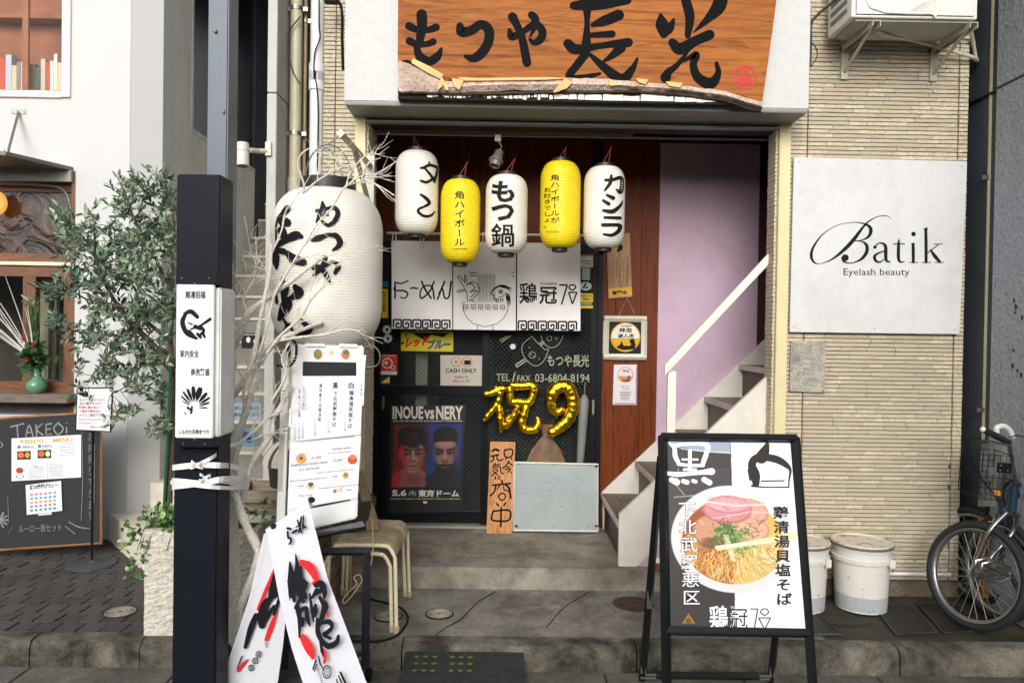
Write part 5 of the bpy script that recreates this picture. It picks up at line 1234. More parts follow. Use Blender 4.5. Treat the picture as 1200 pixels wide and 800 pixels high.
q = [(708, 370.5), (758, 371), (757.5, 421), (707, 420.5)]; fr_ = [PW_(x, y, .03) for x, y in q]
t = thing('framed_sign', fr_[3], 'white framed black square sign with a round gold picture on the wooden wall', 'sign')
MB(ink((30, 30, 32))).slab([PW_(x, y, .024) for x, y in q], .02, PW_.n).build('picture', t)
b = MB(mat('frame_white', (222, 216, 200), rough=.45)); pf_ = Plane(*fr_); b.bar([pf_.uv(u, v, -.005) for u, v in ((.055, 0), (1, 0)) for _ in (0,)]+[], .02, .02) if False else None
for a_, c_ in (((0, .055), (1, .055)), ((0, .945), (1, .945)), ((.055, .11), (.055, .89)), ((.945, .11), (.945, .89))): b.bar([pf_.uv(*a_, -.006), pf_.uv(*c_, -.006)], .03, .03)
b.build('frame', t)
fp = lambda x, y, l=0: PW_(x, y, .0255+l)
b = MB(ink((212, 160, 40))); b.disc(733, 395, 17.5, 17.3, fp, 0, 32, .93); b.add([fp(733+16*math.cos(a), 395+16*math.sin(a), .0006) for a in np.linspace(.12, PI-.12, 16)], [tuple(range(16))]); b.build('print', t, fix=False)
b = MB(ink((226, 220, 204))); b.add([fp(733+16.2*math.cos(a), 395+16.2*math.sin(a), .0002) for a in np.linspace(PI-.1, 2*PI+.1, 20)], [tuple(range(20))]); b.build('print', t, fix=False)
b = MB(BLACK); b.text('神泡', 725.5, 384, 5.6, fp, .0005, w=15, bold=.03); b.text('達人店', 724, 391, 5, fp, .0005, w=19, bold=.03); b.text('THE PREMIUM', 727, 381, 1.8, fp, .0005, w=13, bold=.03)
b.disc(741, 400, 3.2, 3.2, fp, .0012); b.ppoly([(745, 402), (744, 409), (730, 410), (722, 407), (727, 403), (728, 399), (731, 405), (738, 405), (741, 402)], fp, .0012); b.build('print', t, fix=False)
q = [(719.5, 427), (746.5, 427), (746, 474), (718, 474)]
t, f = wall_thing('laminated_notice', q, PW_, (214, 208, 212), 'small laminated notice with a round picture below the framed sign', 'notice', th=.004)
b = MB(ink((196, 140, 84))); b.disc(733, 439, 9.3, 9.3, f, .0006, 26, .9); b.add([f(733+8.3*math.cos(a), 439+8.3*math.sin(a), .0006) for a in np.linspace(.2, PI-.2, 12)], [tuple(range(12))]); b.build('print', t, fix=False)
b = MB(ink((96, 70, 60))); b.disc(737, 441.5, 1.6, 1.6, f, .001); b.ppoly([(738, 443), (738, 446.6), (731, 446.8), (728, 443.5), (732, 445)], f, .001); b.text('神泡', 729.5, 433, 3, f, .001, w=8, bold=.02); b.text('達人店', 728, 452, 2.2, f, .001, w=10); b.line([(729, 456), (738, 456)], .5, f, .001)
for i in range(6): b.line([(726+i*.3, 459+i*1.8), (740-i*.6, 459.1+i*1.8)], .6, f, .001)
b.build('print', t, fix=False)
b = MB(ink((110, 84, 140))); b.line([(720, 472.6), (745.5, 472.6)], 1, f, .001); b.line([(745.6, 430), (745.2, 472)], .7, f, .001); b.build('print', t, fix=False)

# ================================================================ RIGHT WALL: Batik sign, old paper, air conditioner
PB = planeY(-.016)
q = [(930.5, 184.5), (1133.5, 189), (1124.5, 391.5), (925.5, 389)]
t = thing('shop_name_plate', PB(1025, 390), 'large white square wall sign reading Batik Eyelash beauty', 'sign')
SW = grime('sign_white', (214, 214, 214), (204, 204, 202), s1=1.6, s2=3, s3=60, amt=.35, streak=True, bump=.04, rough=.4)
a = [PB(x, y, .012) for x, y in q]; MB(SW).slab(a, .015, PB.n).build('plate', t, bevel=.0015)
f = lambda x, y, l=0: PB(x, y, .0125+l); zz = (900, 200, 4)
for x, y in ((936, 190), (1127, 195), (1119, 386), (931, 383), (1029, 192), (1025, 385)): MB(mat('sign_screw', (170, 170, 168), rough=.4, metal=.5)).ell(f(x, y), (.005, .002, .005), 10, 6).build('screw', t)
b = MB(BLACK)
S = lambda pts: b.stroke(pts, f, .0004, zz, sub=10)
S([(576, 228, 2), (568, 217, 3), (545, 211, 4), (510, 217, 4), (470, 240, 7), (440, 272, 12), (400, 325, 18), (355, 372, 16), (300, 415, 8), (245, 436, 3), (215, 428, 9), (203, 400, 14), (212, 360, 11), (255, 300, 5), (320, 258, 3), (390, 243, 3), (440, 246, 6), (475, 262, 14), (482, 285, 17), (470, 310, 12), (440, 325, 5), (402, 330, 3)])
S([(402, 330, 3), (440, 332, 6), (462, 350, 15), (462, 382, 17), (440, 412, 13), (410, 428, 6), (380, 433, 5), (355, 425, 9), (347, 410, 8)]); b.disc(900+362/4, 200+408/4, 4.2, 4, f, .0005)
def serif(x, y, w_=26): b.line([(900+(x-w_/2)/4, 200+y/4), (900+(x+w_/2)/4, 200+y/4)], 1.0, f, .0005)
S([(497, 362, 8), (520, 340, 6), (545, 345, 12), (552, 365, 16), (552, 400, 16), (556, 422, 13), (575, 428, 4)]); b.disc(900+502/4, 200+358/4, 2, 2, f, .0005); S([(548, 375, 5), (515, 388, 9), (500, 402, 14), (505, 422, 13), (525, 428, 8), (548, 412, 4)])
S([(614, 322, 5), (612, 350, 14), (612, 410, 15), (622, 428, 9), (642, 424, 3)]); b.line([(900+588/4, 200+343/4), (900+642/4, 200+343/4)], 1.2, f, .0005)
S([(680, 345, 14), (681, 380, 15), (681, 428, 14)]); serif(682, 430, 44); b.ppoly([(668, 343), (687, 336), (687, 350)], f, .0005, zz); b.disc(900+682/4, 200+297/4, 2.7, 2.7, f, .0005)
S([(740, 275, 14), (741, 350, 15), (741, 428, 14)]); serif(742, 430, 44); b.ppoly([(724, 275), (748, 264), (748, 280)], f, .0005, zz); S([(800, 345, 4), (775, 365, 5), (748, 385, 5)]); S([(762, 372, 8), (782, 400, 17), (804, 426, 14)]); serif(798, 344, 40); serif(802, 430, 42)
b.text('Eyelash beauty', 988.5, 314.5, 10.5, f, .0004, w=77.5)
b.build('lettering', t, fix=False)
q = [(927, 399.5), (967.5, 400), (966.5, 459.5), (925, 458.5)]
t, f = wall_thing('weathered_notice', q, PB, (186, 182, 168), 'crumpled weathered paper notice pinned below the Batik sign', 'notice', th=.003, lift=.002, m=grime('old_paper', (196, 190, 174), (150, 148, 142), s1=9, s2=25, amt=.8, bump=.9))
b = MB(RED); [b.disc(x, y, 1.1, 1.1, f, .001, 10) for x, y in ((966, 400.5), (925.5, 457.5), (965, 458.5), (928, 401))]; b.build('pin', t)
b = MB(ink((128, 128, 122))); b.ppoly([(929, 417), (937, 417), (937, 424), (929, 424)], f, .0006)
for i in range(7): b.line([(941, 414+i*6), (950+i % 3*4, 414.5+i*6)], .8, f, .0006)
b.build('print', t, fix=False)
ac = thing('air_conditioner', PY(1065, 24, -.2), 'white air conditioner outdoor unit on wall brackets, cut off by the top of the photo', 'air conditioner')
ACW = mat('ac_white', (226, 224, 214), rough=.4, var=.03, bump=.05)
yf, ybk = -.38, -.09; pf0, pf1 = PY(998, 20, yf), PY(1145, 24, yf); za = pf0.z
X0, X1, Z1 = pf0.x, pf1.x, za+.52
b = MB(ACW); b.box((X0, yf, za), (X1, ybk, Z1)); b.box((X0+.02, yf-.006, za+.012), (X1-.02, yf-.0005, Z1-.01)); b.build('casing', ac, bevel=.01)
gc = PY(1055, -48, yf-.012); b = MB(mat('fan_dark', (30, 30, 30), rough=.6)); b.lathe((gc.x, yf-.0065, gc.z), [(.001, 0), (.2, 0), (.2, .003), (.001, .003)], 40, axis=(0, -1, 0), cap=False); b.build('fan_opening', ac)
b = MB(ACW)
for i in range(1, 15):
    r = .2*i/14; b.tube([(gc.x+r*math.cos(a), yf-.014, gc.z+r*math.sin(a)) for a in np.linspace(0, 2*PI, 40, endpoint=False)], .0026, 5, closed=True)
for i in range(16):
    a = 2*PI*i/16; b.tube([(gc.x+.03*math.cos(a), yf-.017, gc.z+.03*math.sin(a)), (gc.x+.2*math.cos(a+.25), yf-.015, gc.z+.2*math.sin(a+.25))], .0024, 4)
b.build('fan_grille', ac)
b = MB(ACW); G0, G1 = PY(1015, 12, yf-.01), PY(1097, 12, yf-.01)
b.tube(sm([(G0.x-.02, yf-.009, gc.z+.1), (G0.x, yf-.009, G0.z+.06), (G0.x+.07, yf-.009, G0.z-.0), (G0.x+.16, yf-.009, G0.z-.012), (G1.x-.03, yf-.009, G0.z-.012), (G1.x, yf-.009, G0.z-.0), (G1.x, yf-.009, gc.z+.1)]), .006, 8)
for i in range(12): b.tube([(gc.x+.06+i*.014, yf-.01, G0.z+.0), (gc.x+.16+i*.008, yf-.01, G0.z+.07+i*.004)], .0025, 4)
b.build('front_guard', ac)
b = MB(mat('ac_slats', (120, 120, 112)))
for i in range(9): b.box((X0-.004, yf+.05, za+.05+i*.05), (X0-.0005, ybk-.04, za+.07+i*.05))
b.build('side_louvre', ac)
MB(mat('ac_under', (170, 168, 160), rough=.6, var=.15)).box((X0+.03, yf+.02, za-.012), (X1-.03, ybk-.02, za-.0005)).build('base_pan', ac)
BR = mat('bracket_beige', (186, 184, 166), rough=.45, metal=.2, var=.1)
for pxw, pxf in (((982, 60), (1018, 24)), ((1086, 63), (1134, 25))):
    x = PY(pxw[0]+3, pxw[1], .0).x+.02; b = MB(BR)
    b.box((x-.022, yf+.0, za-.045), (x-.018, .0, za-.014)); b.box((x+.018, yf, za-.045), (x+.022, .0, za-.014)); b.box((x-.018, yf, za-.018), (x+.018, .0, za-.014))
    b.box((x-.022, -.02, za-.05), (x+.022, -.001, za+.28)); b.tube([(x, yf+.06, za-.03), (x, -.01, za-.16)], .01, 6); b.box((x-.02, -.015, za-.2), (x+.02, 0, za-.05)); b.build('bracket', ac)
b = MB(mat('hose_beige', (206, 200, 178), rough=.6, var=.08)); b.tube(sm([PY(1027, 36, -.24), PY(1040, 42, -.2), PY(1065, 46, -.12), PY(1095, 54, -.07), PY(1125, 63, -.05), PY(1141, 68, -.03), PY(1145, 72, .02), PY(1143, 66, .03), PY(1140, 48, -.02), PY(1136, 28, -.1)]), .011, 10); b.build('drain_hose', ac, smooth=60)
st_ = MB(mat('black_cable', (30, 30, 32))); st_.tube(sm([PY(983, -4, -.2), PY(972, 6, -.22), PY(960, 16, -.23), PY(951, 27, -.235), PY(950, 45, -.235), PY(949, 78, -.235)]), .008, 6); st_.tube(sm([PY(951, 50, -.23), PY(957, 58, -.2), PY(957, 68, -.2), PY(950, 79, -.22)]), .003, 5)
st_.obox(PY(992, 2, -.2), (.09, .06, .07), (0, .5, 0)); st_.build('floodlight_arm', label='black bent floodlight arm on the right end of the canopy', cat='lamp')
t_ = MB(BLACK); t_.tube(sm([PY(386, -5, -.1), PY(398, 4, -.2), PY(401, 20, -.22), PY(401, 45, -.22), PY(402, 82, -.22)]), .009, 6); t_.obox(PY(388, 1, -.15), (.07, .05, .025)); t_.build('cable_bracket', label='black bracket and cable on the left end of the canopy', cat='bracket')
b = MB(WP); z = PY(1060, 673, -.05).z; b.tube([(PY(1036, 673, -.03).x, -.035, z), (PY(1113, 672, -.03).x, -.035, z)], .011, 8); b.build('wall_pipe', label='thin white pipe running low along the tiled wall behind the bicycle wheel', cat='pipe')
# ================================================================ STREET SIDE
# ---- steel column and black post
COLM = grime('column_steel_blue', (70, 84, 100), (60, 74, 90), s1=1.2, s2=8, s3=60, amt=.12, bump=.04, rough=.35)
ycol = -.98
a, b_ = PY(241, 300, ycol), PY(265, 300, ycol)
t = thing('steel_column', (a.x, ycol, ZR), 'tall blue grey square steel column rising behind the black signpost', 'column')
bk = PX(277, 300, b_.x).y
MB(COLM).box((a.x, ycol, ZR), (b_.x, max(bk, ycol+.1), 5.2)).build('shaft', t, bevel=.006)
b = MB(mat('steel', ())); b.ell(PY(252.5, 37, ycol-.004), (.009, .008, .009), 10, 6); b.ell(PY(262, 131, ycol-.004), (.006, .006, .012), 8, 6); b.build('bolt', t)
yp = -1.42
x0, x1 = PY(204, 500, yp).x, PY(257, 400, yp).x
ypb = PX(273, 300, x1).y; zt = PY(230, 204, yp).z
PST = mat('post_black', (24, 28, 36), rough=.45, var=.12, scale=2, bump=.03, spec=.1)
post = thing('signpost', ((x0+x1)/2, yp, ZR), 'thick glossy black square post with a white festival sign, in front of the planter', 'post')
MB(PST).box((x0, yp, ZR), (x1, ypb, zt)).build('shaft', post, bevel=.006)
ysn = yp-.05
sx0, sx1 = PY(206, 400, ysn).x, PY(250, 400, ysn).x; sz0, sz1 = PY(228, 513, ysn).z, PY(228, 333, ysn).z
SGW = mat('sign_plastic', (236, 236, 232), rough=.35, var=.02)
so_ = MB(SGW).box((sx0, ysn, sz0), (sx1, ysn+.02, sz1)).build('sign_face', post, bevel=.003)
sx2 = PX(262, 400, sx1).y
MB(mat('sign_side', (214, 216, 214), rough=.4)).box((sx1-.05, ysn+.021, sz0+.002), (sx1+.02, sx2+.07, sz1-.01)).build('sign_back', post, bevel=.006)
b = MB(PST); b.box((sx0-.002, ysn-.004, sz1+.0), (sx1+.012, ysn+.05, sz1+.04)); b.box((sx0-.002, ysn-.004, sz0-.035), (sx1+.012, ysn+.05, sz0)); b.build('clamp_band', post, bevel=.003)
b = MB(mat('steel', ())); [b.ell(PY(x, y, ysn-.005), (.0035, .003, .0035), 8, 5) for x, y in ((213, 326), (245, 326), (228, 332), (228, 515), (215, 520), (240, 520))]; b.build('bolt', post)
PS2 = planeY(ysn-.001); f = lambda x, y, l=0: PS2(x, y, l+.0004); zz = (200, 320, 4)
b = MB(BLACK); b.text('開運招福', 217.5, 341, 8.5, f, w=23, bold=.01); b.text('家内安全', 211, 410, 8.5, f, w=22, bold=.01); b.text('商売繁盛', 223.5, 431.5, 8.5, f, w=22, bold=.01); b.text('しもきた天狗まつり', 209.5, 503, 5.5, f, w=35, bold=.015)
for pts in ([(70, 190, 16), (55, 230, 22), (75, 280, 22), (120, 305, 14)], [(65, 190, 14), (95, 180, 22), (125, 205, 18)], [(95, 262, 8), (140, 245, 10), (185, 215, 15)], [(115, 250, 20), (140, 262, 14)], [(85, 275, 22), (110, 298, 16)], [(125, 285, 14), (140, 300, 14)], [(150, 280, 14), (160, 300, 10)], [(82, 232, 5), (100, 240, 8)], [(140, 250, 14), (155, 270, 14), (135, 292, 12)]): b.stroke(pts, f, .0003, zz)
for a0_, a1_, w0 in ((( 88, 618), (55, 598), 5), ((90, 612), (48, 575), 8), ((95, 606), (58, 555), 10), ((102, 602), (78, 542), 13), ((110, 600), (105, 530), 17), ((120, 600), (140, 535), 24), ((130, 606), (170, 560), 15), ((134, 614), (184, 582), 10), ((134, 622), (182, 605), 8), ((134, 630), (172, 630), 6)):
    b.stroke([(a0_[0], a0_[1], 3), ((a0_[0]+a1_[0])/2, (a0_[1]+a1_[1])/2, w0*1.1), (a1_[0]*.95+a0_[0]*.05, a1_[1]*.95+a0_[1]*.05, w0*.8), (a1_[0], a1_[1], 1)], f, .0003, zz)
for pts in ([(80, 630, 12), (100, 645, 8)], [(100, 625, 8), (95, 655, 9)], [(65, 655, 5), (72, 660, 5)]): b.stroke(pts, f, .0003, zz)
b.build('print', so_, fix=False)

# ---- planter block and ivy
YPL = -.70
PLM = grime('rough_white_block', (222, 216, 202), (190, 183, 168), s1=5, s2=26, s3=70, amt=.45, bump=1.0, rough=.9)
q0, q1 = PY(169, 680, YPL), PY(301, 680, YPL); zp = PY(190, 620, YPL).z; zb0 = 0.0
pm_ = MB(PLM); n = 26; vs = []; fs = []; random.seed(4)
for fce in range(2):
    X_ = [q0.x+(q1.x-q0.x)*i/n for i in range(n+1)]
pm_.box((q0.x+.002, YPL+.006, zb0), (q1.x-.002, YPL+.3, zp-.07))
for j in range(40):
    for i in range(n): pass
vs = [(q0.x+(q1.x-q0.x)*i/n, YPL+random.uniform(-.0028, .0028), zb0+(zp-zb0)*j/44) for j in range(45) for i in range(n+1)]
pm_.add(vs, [(j*(n+1)+i, j*(n+1)+i+1, (j+1)*(n+1)+i+1, (j+1)*(n+1)+i) for j in range(44) for i in range(n)])
for a0, a1 in (((q0.x, YPL+.005), (q0.x+.035, YPL+.3)), ((q1.x-.035, YPL+.005), (q1.x, YPL+.3)), ((q0.x+.035, YPL+.005), (q1.x-.035, YPL+.035)), ((q0.x+.035, YPL+.265), (q1.x-.035, YPL+.3))): pm_.box((a0[0], a0[1], zp-.07), (a1[0], a1[1], zp))
plt = thing('stone_planter', ((q0.x+q1.x)/2, YPL+.15, 0), 'tall rough white block planter half hidden behind the black post', 'planter')
pm_.build('block', plt, fix=False)
MB(mat('soil', (62, 48, 36), rough=.95, var=.4, bump=1, scale=30)).box((q0.x+.036, YPL+.036, zp-.069), (q1.x-.036, YPL+.264, zp-.03)).build('soil', plt)
def leaf(b, p, d, L, W, up=Vector((0, 0, 1)), fold=.25):
    d = d.normalized(); s = d.cross(up)
    if s.length < .05: s = Vector((1, 0, 0))
    s.normalize(); u = s.cross(d)
    b.add([p, p+d*L*.35+s*W+u*W*fold, p+d*L, p+d*L*.35-s*W+u*W*fold, p+d*L*.4-u*W*.1, p+d*L*.72+s*W*.75+u*W*fold, p+d*L*.72-s*W*.75+u*W*fold], [(0, 1, 4), (0, 4, 3), (1, 5, 2, 4), (4, 2, 6, 3)])
def rv(): return Vector((random.gauss(0, 1), random.gauss(0, 1), random.gauss(0, 1))).normalized()
LF = [mat('ivy_leaf', (78, 118, 62), rough=.45, var=.25, scale=30, bump=.1), mat('ivy_leaf_pale', (150, 176, 108), rough=.45, var=.2, scale=30, bump=.1)]
iv = thing('ivy_plant', ((q0.x+q1.x)/2-.1, YPL+.1, zp-.04), 'variegated ivy trailing over the left corner of the white planter', 'plant')
b = MB(); random.seed(9)
for k in range(620):
    u = random.random()
    if u < .7: p = Vector((q0.x+random.uniform(-.02, .34), YPL+random.uniform(.0, .2), zp+random.uniform(-.01, .12)*(1-abs(random.random()-.5))))
    elif u < .85: p = Vector((q0.x+random.uniform(-.1, .02), YPL+random.uniform(-.02, .05), zp+.06-random.uniform(0, .3)))
    else: p = Vector((q0.x+random.uniform(.34, .6), YPL+random.uniform(0, .14), zp+random.uniform(0, .14)))
    b.use(LF[random.random() < .35]); leaf(b, p, (rv()+Vector((0, -.6, -.2))), random.uniform(.022, .036), random.uniform(.01, .015), rv())
b.build('leaves', iv, fix=False, kind='stuff')
b = MB(mat('ivy_stem', (86, 76, 46)));
for k in range(7):
    x = q0.x+random.uniform(-.05, .3); b.tube(sm([(x+.05, YPL+.1, zp-.03), (x, YPL+.02, zp+.03), (x-.04, YPL-.01, zp-.1)]), .002, 4)
b.build('stem', iv)

# ---- olive tree
YT = -.5
ol = thing('olive_tree', PY(196, 620, YT), 'olive tree with grey green leaves growing from the white planter, tied to a green stake', 'tree')
ol.location.z = zp-.04
BRK = grime('olive_bark', (112, 100, 84), (80, 70, 58), s1=6, s2=30, s3=90, amt=.7, bump=.9)
def B(pts, r0, r1, Y=YT, dy=0):
    P = sm([PY(x, y, Y+dy*i/max(1, len(pts)-1)) for i, (x, y) in enumerate(pts)], 4); n = len(P)
    return P, [r0+(r1-r0)*i/(n-1) for i in range(n)]
brs = [([(197, 622), (199, 560), (203, 500), (205, 440), (200, 400), (203, 340), (200, 280), (190, 235)], .02, .005, .05), ([(204, 438), (180, 405), (155, 380), (138, 358), (122, 330), (113, 300), (110, 262)], .018, .004, -.1), ([(200, 400), (185, 388), (170, 375), (150, 362), (130, 356), (100, 350), (75, 332)], .010, .003, -.15),
       ([(203, 345), (190, 320), (175, 285), (160, 262), (148, 232), (138, 208)], .010, .003, -.05), ([(138, 358), (120, 376), (98, 380), (84, 378)], .006, .002, -.1), ([(113, 300), (95, 275), (75, 255), (58, 240)], .006, .002, -.12), ([(200, 300), (204, 260), (188, 215)], .006, .002, .05),
       ([(180, 405), (160, 425), (150, 450), (130, 462)], .006, .002, -.1), ([(203, 500), (190, 488), (180, 500)], .005, .002, -.05), ([(155, 380), (140, 400), (125, 420), (108, 440)], .006, .002, -.14), ([(160, 262), (170, 225), (178, 205)], .005, .002, 0)]
b = MB(BRK); BP = []
for pts, r0, r1, dy in brs:
    P, R2 = B(pts, r0, r1, YT, dy); b.tube(P, R2, 8); BP += P[2:]
tr_ = b.build('trunk', ol, smooth=60)
b = MB(mat('stake_green', (34, 92, 58), rough=.4)); s0, s1_ = PY(191, 625, YT-.02), PY(201, 420, YT-.03); b.tube([s0, s1_], .0085, 8); b.tube([PY(110.5, 330, YT-.1), PY(110.5, 262, YT-.1)], .003, 5); b.build('stake', ol)
OL = [mat('olive_leaf_%d' % i, c, rough=.5, var=.2, scale=25, bump=0, spec=.4) for i, c in enumerate(((90, 112, 90), (126, 148, 122), (62, 84, 64), (162, 176, 148)))]
blobs = [(150, 225, 22, 28), (178, 215, 20, 22), (195, 250, 16, 40), (165, 270, 24, 26), (140, 290, 22, 20), (115, 300, 26, 22), (90, 285, 22, 20), (72, 262, 16, 16), (100, 330, 24, 22), (130, 330, 28, 24), (165, 320, 28, 28), (195, 320, 14, 30), (85, 345, 20, 16), (120, 365, 26, 18), (160, 365, 28, 22), (190, 375, 16, 26),
         (60, 340, 14, 12), (110, 395, 22, 18), (145, 405, 26, 20), (180, 420, 22, 22), (120, 440, 22, 16), (155, 450, 26, 18), (190, 460, 14, 18), (150, 482, 18, 12), (180, 500, 18, 12), (70, 375, 14, 14), (95, 415, 12, 14), (138, 250, 12, 12), (110, 262, 10, 12), (185, 290, 20, 24), (100, 455, 10, 8)]
b = MB(); tw = MB(BRK); random.seed(21)
for k in range(350):
    cx, cy, rx, ry = random.choices(blobs, [q[2]*q[3] for q in blobs])[0]
    p = PY(cx+random.gauss(0, .5)*rx, cy+random.gauss(0, .5)*ry, YT+random.uniform(-.24, .2))
    if p.x > PY(206, 300, YT).x+.12: continue
    near = min(BP, key=lambda q: (q-p).length); dr = (p-near)
    dr = (dr.normalized()*.6 if dr.length > .01 else Vector((0, 0, 1)))+rv()*.6+Vector((-.1, 0, .45)); dr.normalize()
    L = random.uniform(.07, .16); e = p+dr*L*.5+Vector((0, 0, -.01)); s_ = p-dr*L*.5
    if random.random() < .6 and (near-s_).length < .22: tw.tube([near, (near+s_)/2+Vector((0, 0, .01)), s_, p, e], [.002, .0018, .0016, .0014, .0009], 4)
    else: tw.tube([s_, p, e], [.0015, .0012, .0009], 4)
    n = int(L/.017); c = random.choices(OL, [5, 5, 3, 3])[0]
    for i in range(n+1):
        q = s_+(e-s_)*(i/n); side = dr.cross(rv()).normalized()
        for sgn_ in (1, -1):
            if random.random() < .12: continue
            b.use(c if random.random() < .7 else random.choice(OL)); leaf(b, q, dr*.75+side*sgn_*.8+rv()*.2, random.uniform(.028, .056), random.uniform(.0055, .0095), rv(), .2)
tw.build('twigs', ol, kind='stuff', fix=False); b.build('foliage', ol, kind='stuff', fix=False)

# ---- chalkboard and its sheets
cbq = [PY(-60, 494, .55), PY(118, 483, .62), PY(118, 636, .50), PY(-60, 648, .42)]
CB = grime('chalkboard', (22, 25, 30), (38, 42, 48), s1=1.6, s2=5, s3=60, amt=.35, bump=.05, rough=.7)
cq = Plane(*cbq); cb = thing('chalkboard_sign', cbq[3], 'big black chalkboard in a thin wood frame with chalk writing and two menu sheets', 'sign')
MB(CB).slab(cbq, .02).build('board', cb)
b = MB(wood('board_frame_wood', (186, 136, 90), (150, 104, 64), 'x')); b.bar([cq.uv(u, v, -.004) for u, v in ((0, 0), (1, 0), (1, 1), (0, 1), (0, 0))], .016, .03); b.build('frame', cb)
CH = mat('chalk', (132, 134, 134), rough=.95, var=.35, scale=60)
b = MB(CH); f = lambda x, y, l=0: cq(x, y, l+.001)
for pts in ([(12, 500), (28, 496)], [(20, 498), (21, 512)], [(30, 512), (34, 498), (39, 511)], [(32, 507), (37, 506)], [(42, 497), (43, 511)], [(50, 496), (43, 503), (51, 510)], [(54, 497), (54, 509)], [(54, 497), (61, 496)], [(54, 503), (60, 502)], [(54, 509), (61, 508)], [(78, 500), (78, 508)], [(78, 495), (78, 496)]):
    b.stroke([(x, y, 1.7) for x, y in pts], f, .0002, cap=False)
b.stroke([(68, 495, 1.8), (63, 502, 1.8), (68, 509, 1.8), (74, 502, 1.8), (68, 495, 1.8)], f, .0002)
b.text('お持帰りできます', 103, 505, 106, f, .0005, w=6.5, vert=True, bold=-.0); b.text('ルーロー飯セット', 22, 615, 9, f, .0005, w=50, skew=-.04); b.text('／', 9, 617, 9, f, .0005, w=6)
for i in range(11):
    a_ = 2*PI*i/11; b.stroke([(0, 609, 1.2), (0+9*math.cos(a_), 609+9*math.sin(a_), 2.4)], f, .0004)
b.stroke([(80, 611, 1), (92, 617, 1.4), (105, 619, 1)], f, .0004); b.stroke([(76, 616, .8), (88, 625, 1)], f, .0004); b.stroke([(96, 505, .5), (97, 560, .8), (95, 610, .6)], f, .0002); b.stroke([(0, 517, 1), (3, 521, 1.2), (0, 525, 1)], f, .0004); b.stroke([(111, 520, .5), (110, 590, .6)], f, .0002); b.stroke([(9, 580, .5), (10, 612, .5)], f, .0002)
b.build('chalk_writing', cb, fix=False)
def sheet(name, q, label, lift=.004):
    a = [cq(x, y, lift) for x, y in q]; t = thing(name, a[3], label, 'menu sheet', 'menu sheets on the chalkboard'); MB(mat('paper_white', (226, 226, 230), rough=.5, var=.03, bump=.2, bscale=30)).slab(a, .001, cq.n).build('paper', t, fix=False); return t, (lambda x, y, l=0: cq(x, y, lift+.0005+l))
t, f = sheet('menu_sheet', [(13.5, 513.5), (95, 509), (95, 559), (13.5, 563.5)], 'larger white sheet reading BENTO MENU on the chalkboard')
b = MB(ink((206, 166, 50))); b.text('BENTO', 29, 515, 4.5, f, w=22, bold=.03, skew=-.04); b.text('MENU', 62, 513.5, 4.5, f, w=23, bold=.03, skew=-.04); b.disc(25.5, 516.7, 2.4, 1.6, f); b.build('print', t, fix=False)
for x, y, c, c2 in ((28, 533, (206, 110, 60), (196, 156, 60)), (52, 531.5, (196, 100, 50), (226, 216, 170))):
    MB(ink((60, 40, 30))).ppoly([(x-8, y-4.5), (x+8, y-5), (x+8, y+5), (x-8, y+5.5)], f, .0002).build('print', t, fix=False); MB(ink(c)).disc(x-3.5, y, 3.8, 3.6, f, .0006).build('print', t, fix=False); MB(ink(c2)).disc(x+4, y, 2.8, 3.4, f, .0006).build('print', t, fix=False)
MB(ink((176, 66, 46))).disc(23, 551, 4.4, 3.5, f, .0003).build('print', t, fix=False); MB(ink((50, 50, 50))).disc(23.5, 558, 5, 2.2, f, .0003, 16, .8).build('print', t, fix=False)
b = MB(ink((150, 60, 120))); b.ppoly([(20.5, 522), (24, 521.8), (24, 525), (20.5, 525.2)], f); b.build('print', t, fix=False); b = MB(ink((40, 130, 140))); b.ppoly([(44.5, 521), (48, 520.8), (48, 524), (44.5, 524.2)], f); b.build('print', t, fix=False)
b = MB(ink((110, 110, 116))); b.text('特製弁当', 26, 522, 3, f, w=13, bold=.01); b.text('日替弁当', 49.5, 521, 3, f, w=11, bold=.01); b.text('カレー単品', 29, 544.5, 3, f, w=16); b.text('サイドメニュー', 58, 542.5, 3, f, w=16)
for i in range(5): b.line([(33, 549+i*2.5), (52, 548.2+i*2.5)], .5, f); b.line([(57, 547+i*2.5), (74, 546+i*2.5)], .5, f); b.line([(70, 521+i*3), (88, 520+i*3)], .5, f)
b.line([(55, 540), (55.5, 560)], .4, f); b.build('print', t, fix=False)
t, f = sheet('price_sheet', [(30, 568), (71.5, 563), (73, 598), (31.5, 603)], 'smaller white sheet with rows of coloured dots on the chalkboard')
b = MB(BLACK); b.text('鶏の唐揚げカレー', 35, 568, 6, f, w=33, bold=.02, skew=-.1); b.build('print', t, fix=False)
for r_, c in enumerate(((226, 120, 160), (90, 170, 190), (230, 160, 90), (160, 130, 190), (60, 160, 160))):
    b = MB(ink(c)); [b.disc(37+i*5.4, 579.5+r_*4.6-i*.55, 2, 1.6, f, .0003, 10) for i in range(6)]; b.build('print', t, fix=False)
b = MB(mat('tape', (206, 206, 200), rough=.3)); b.ppoly([(44, 600), (60, 599), (61, 602.5), (45, 604)], f, .0004); b.build('tape', t, fix=False)
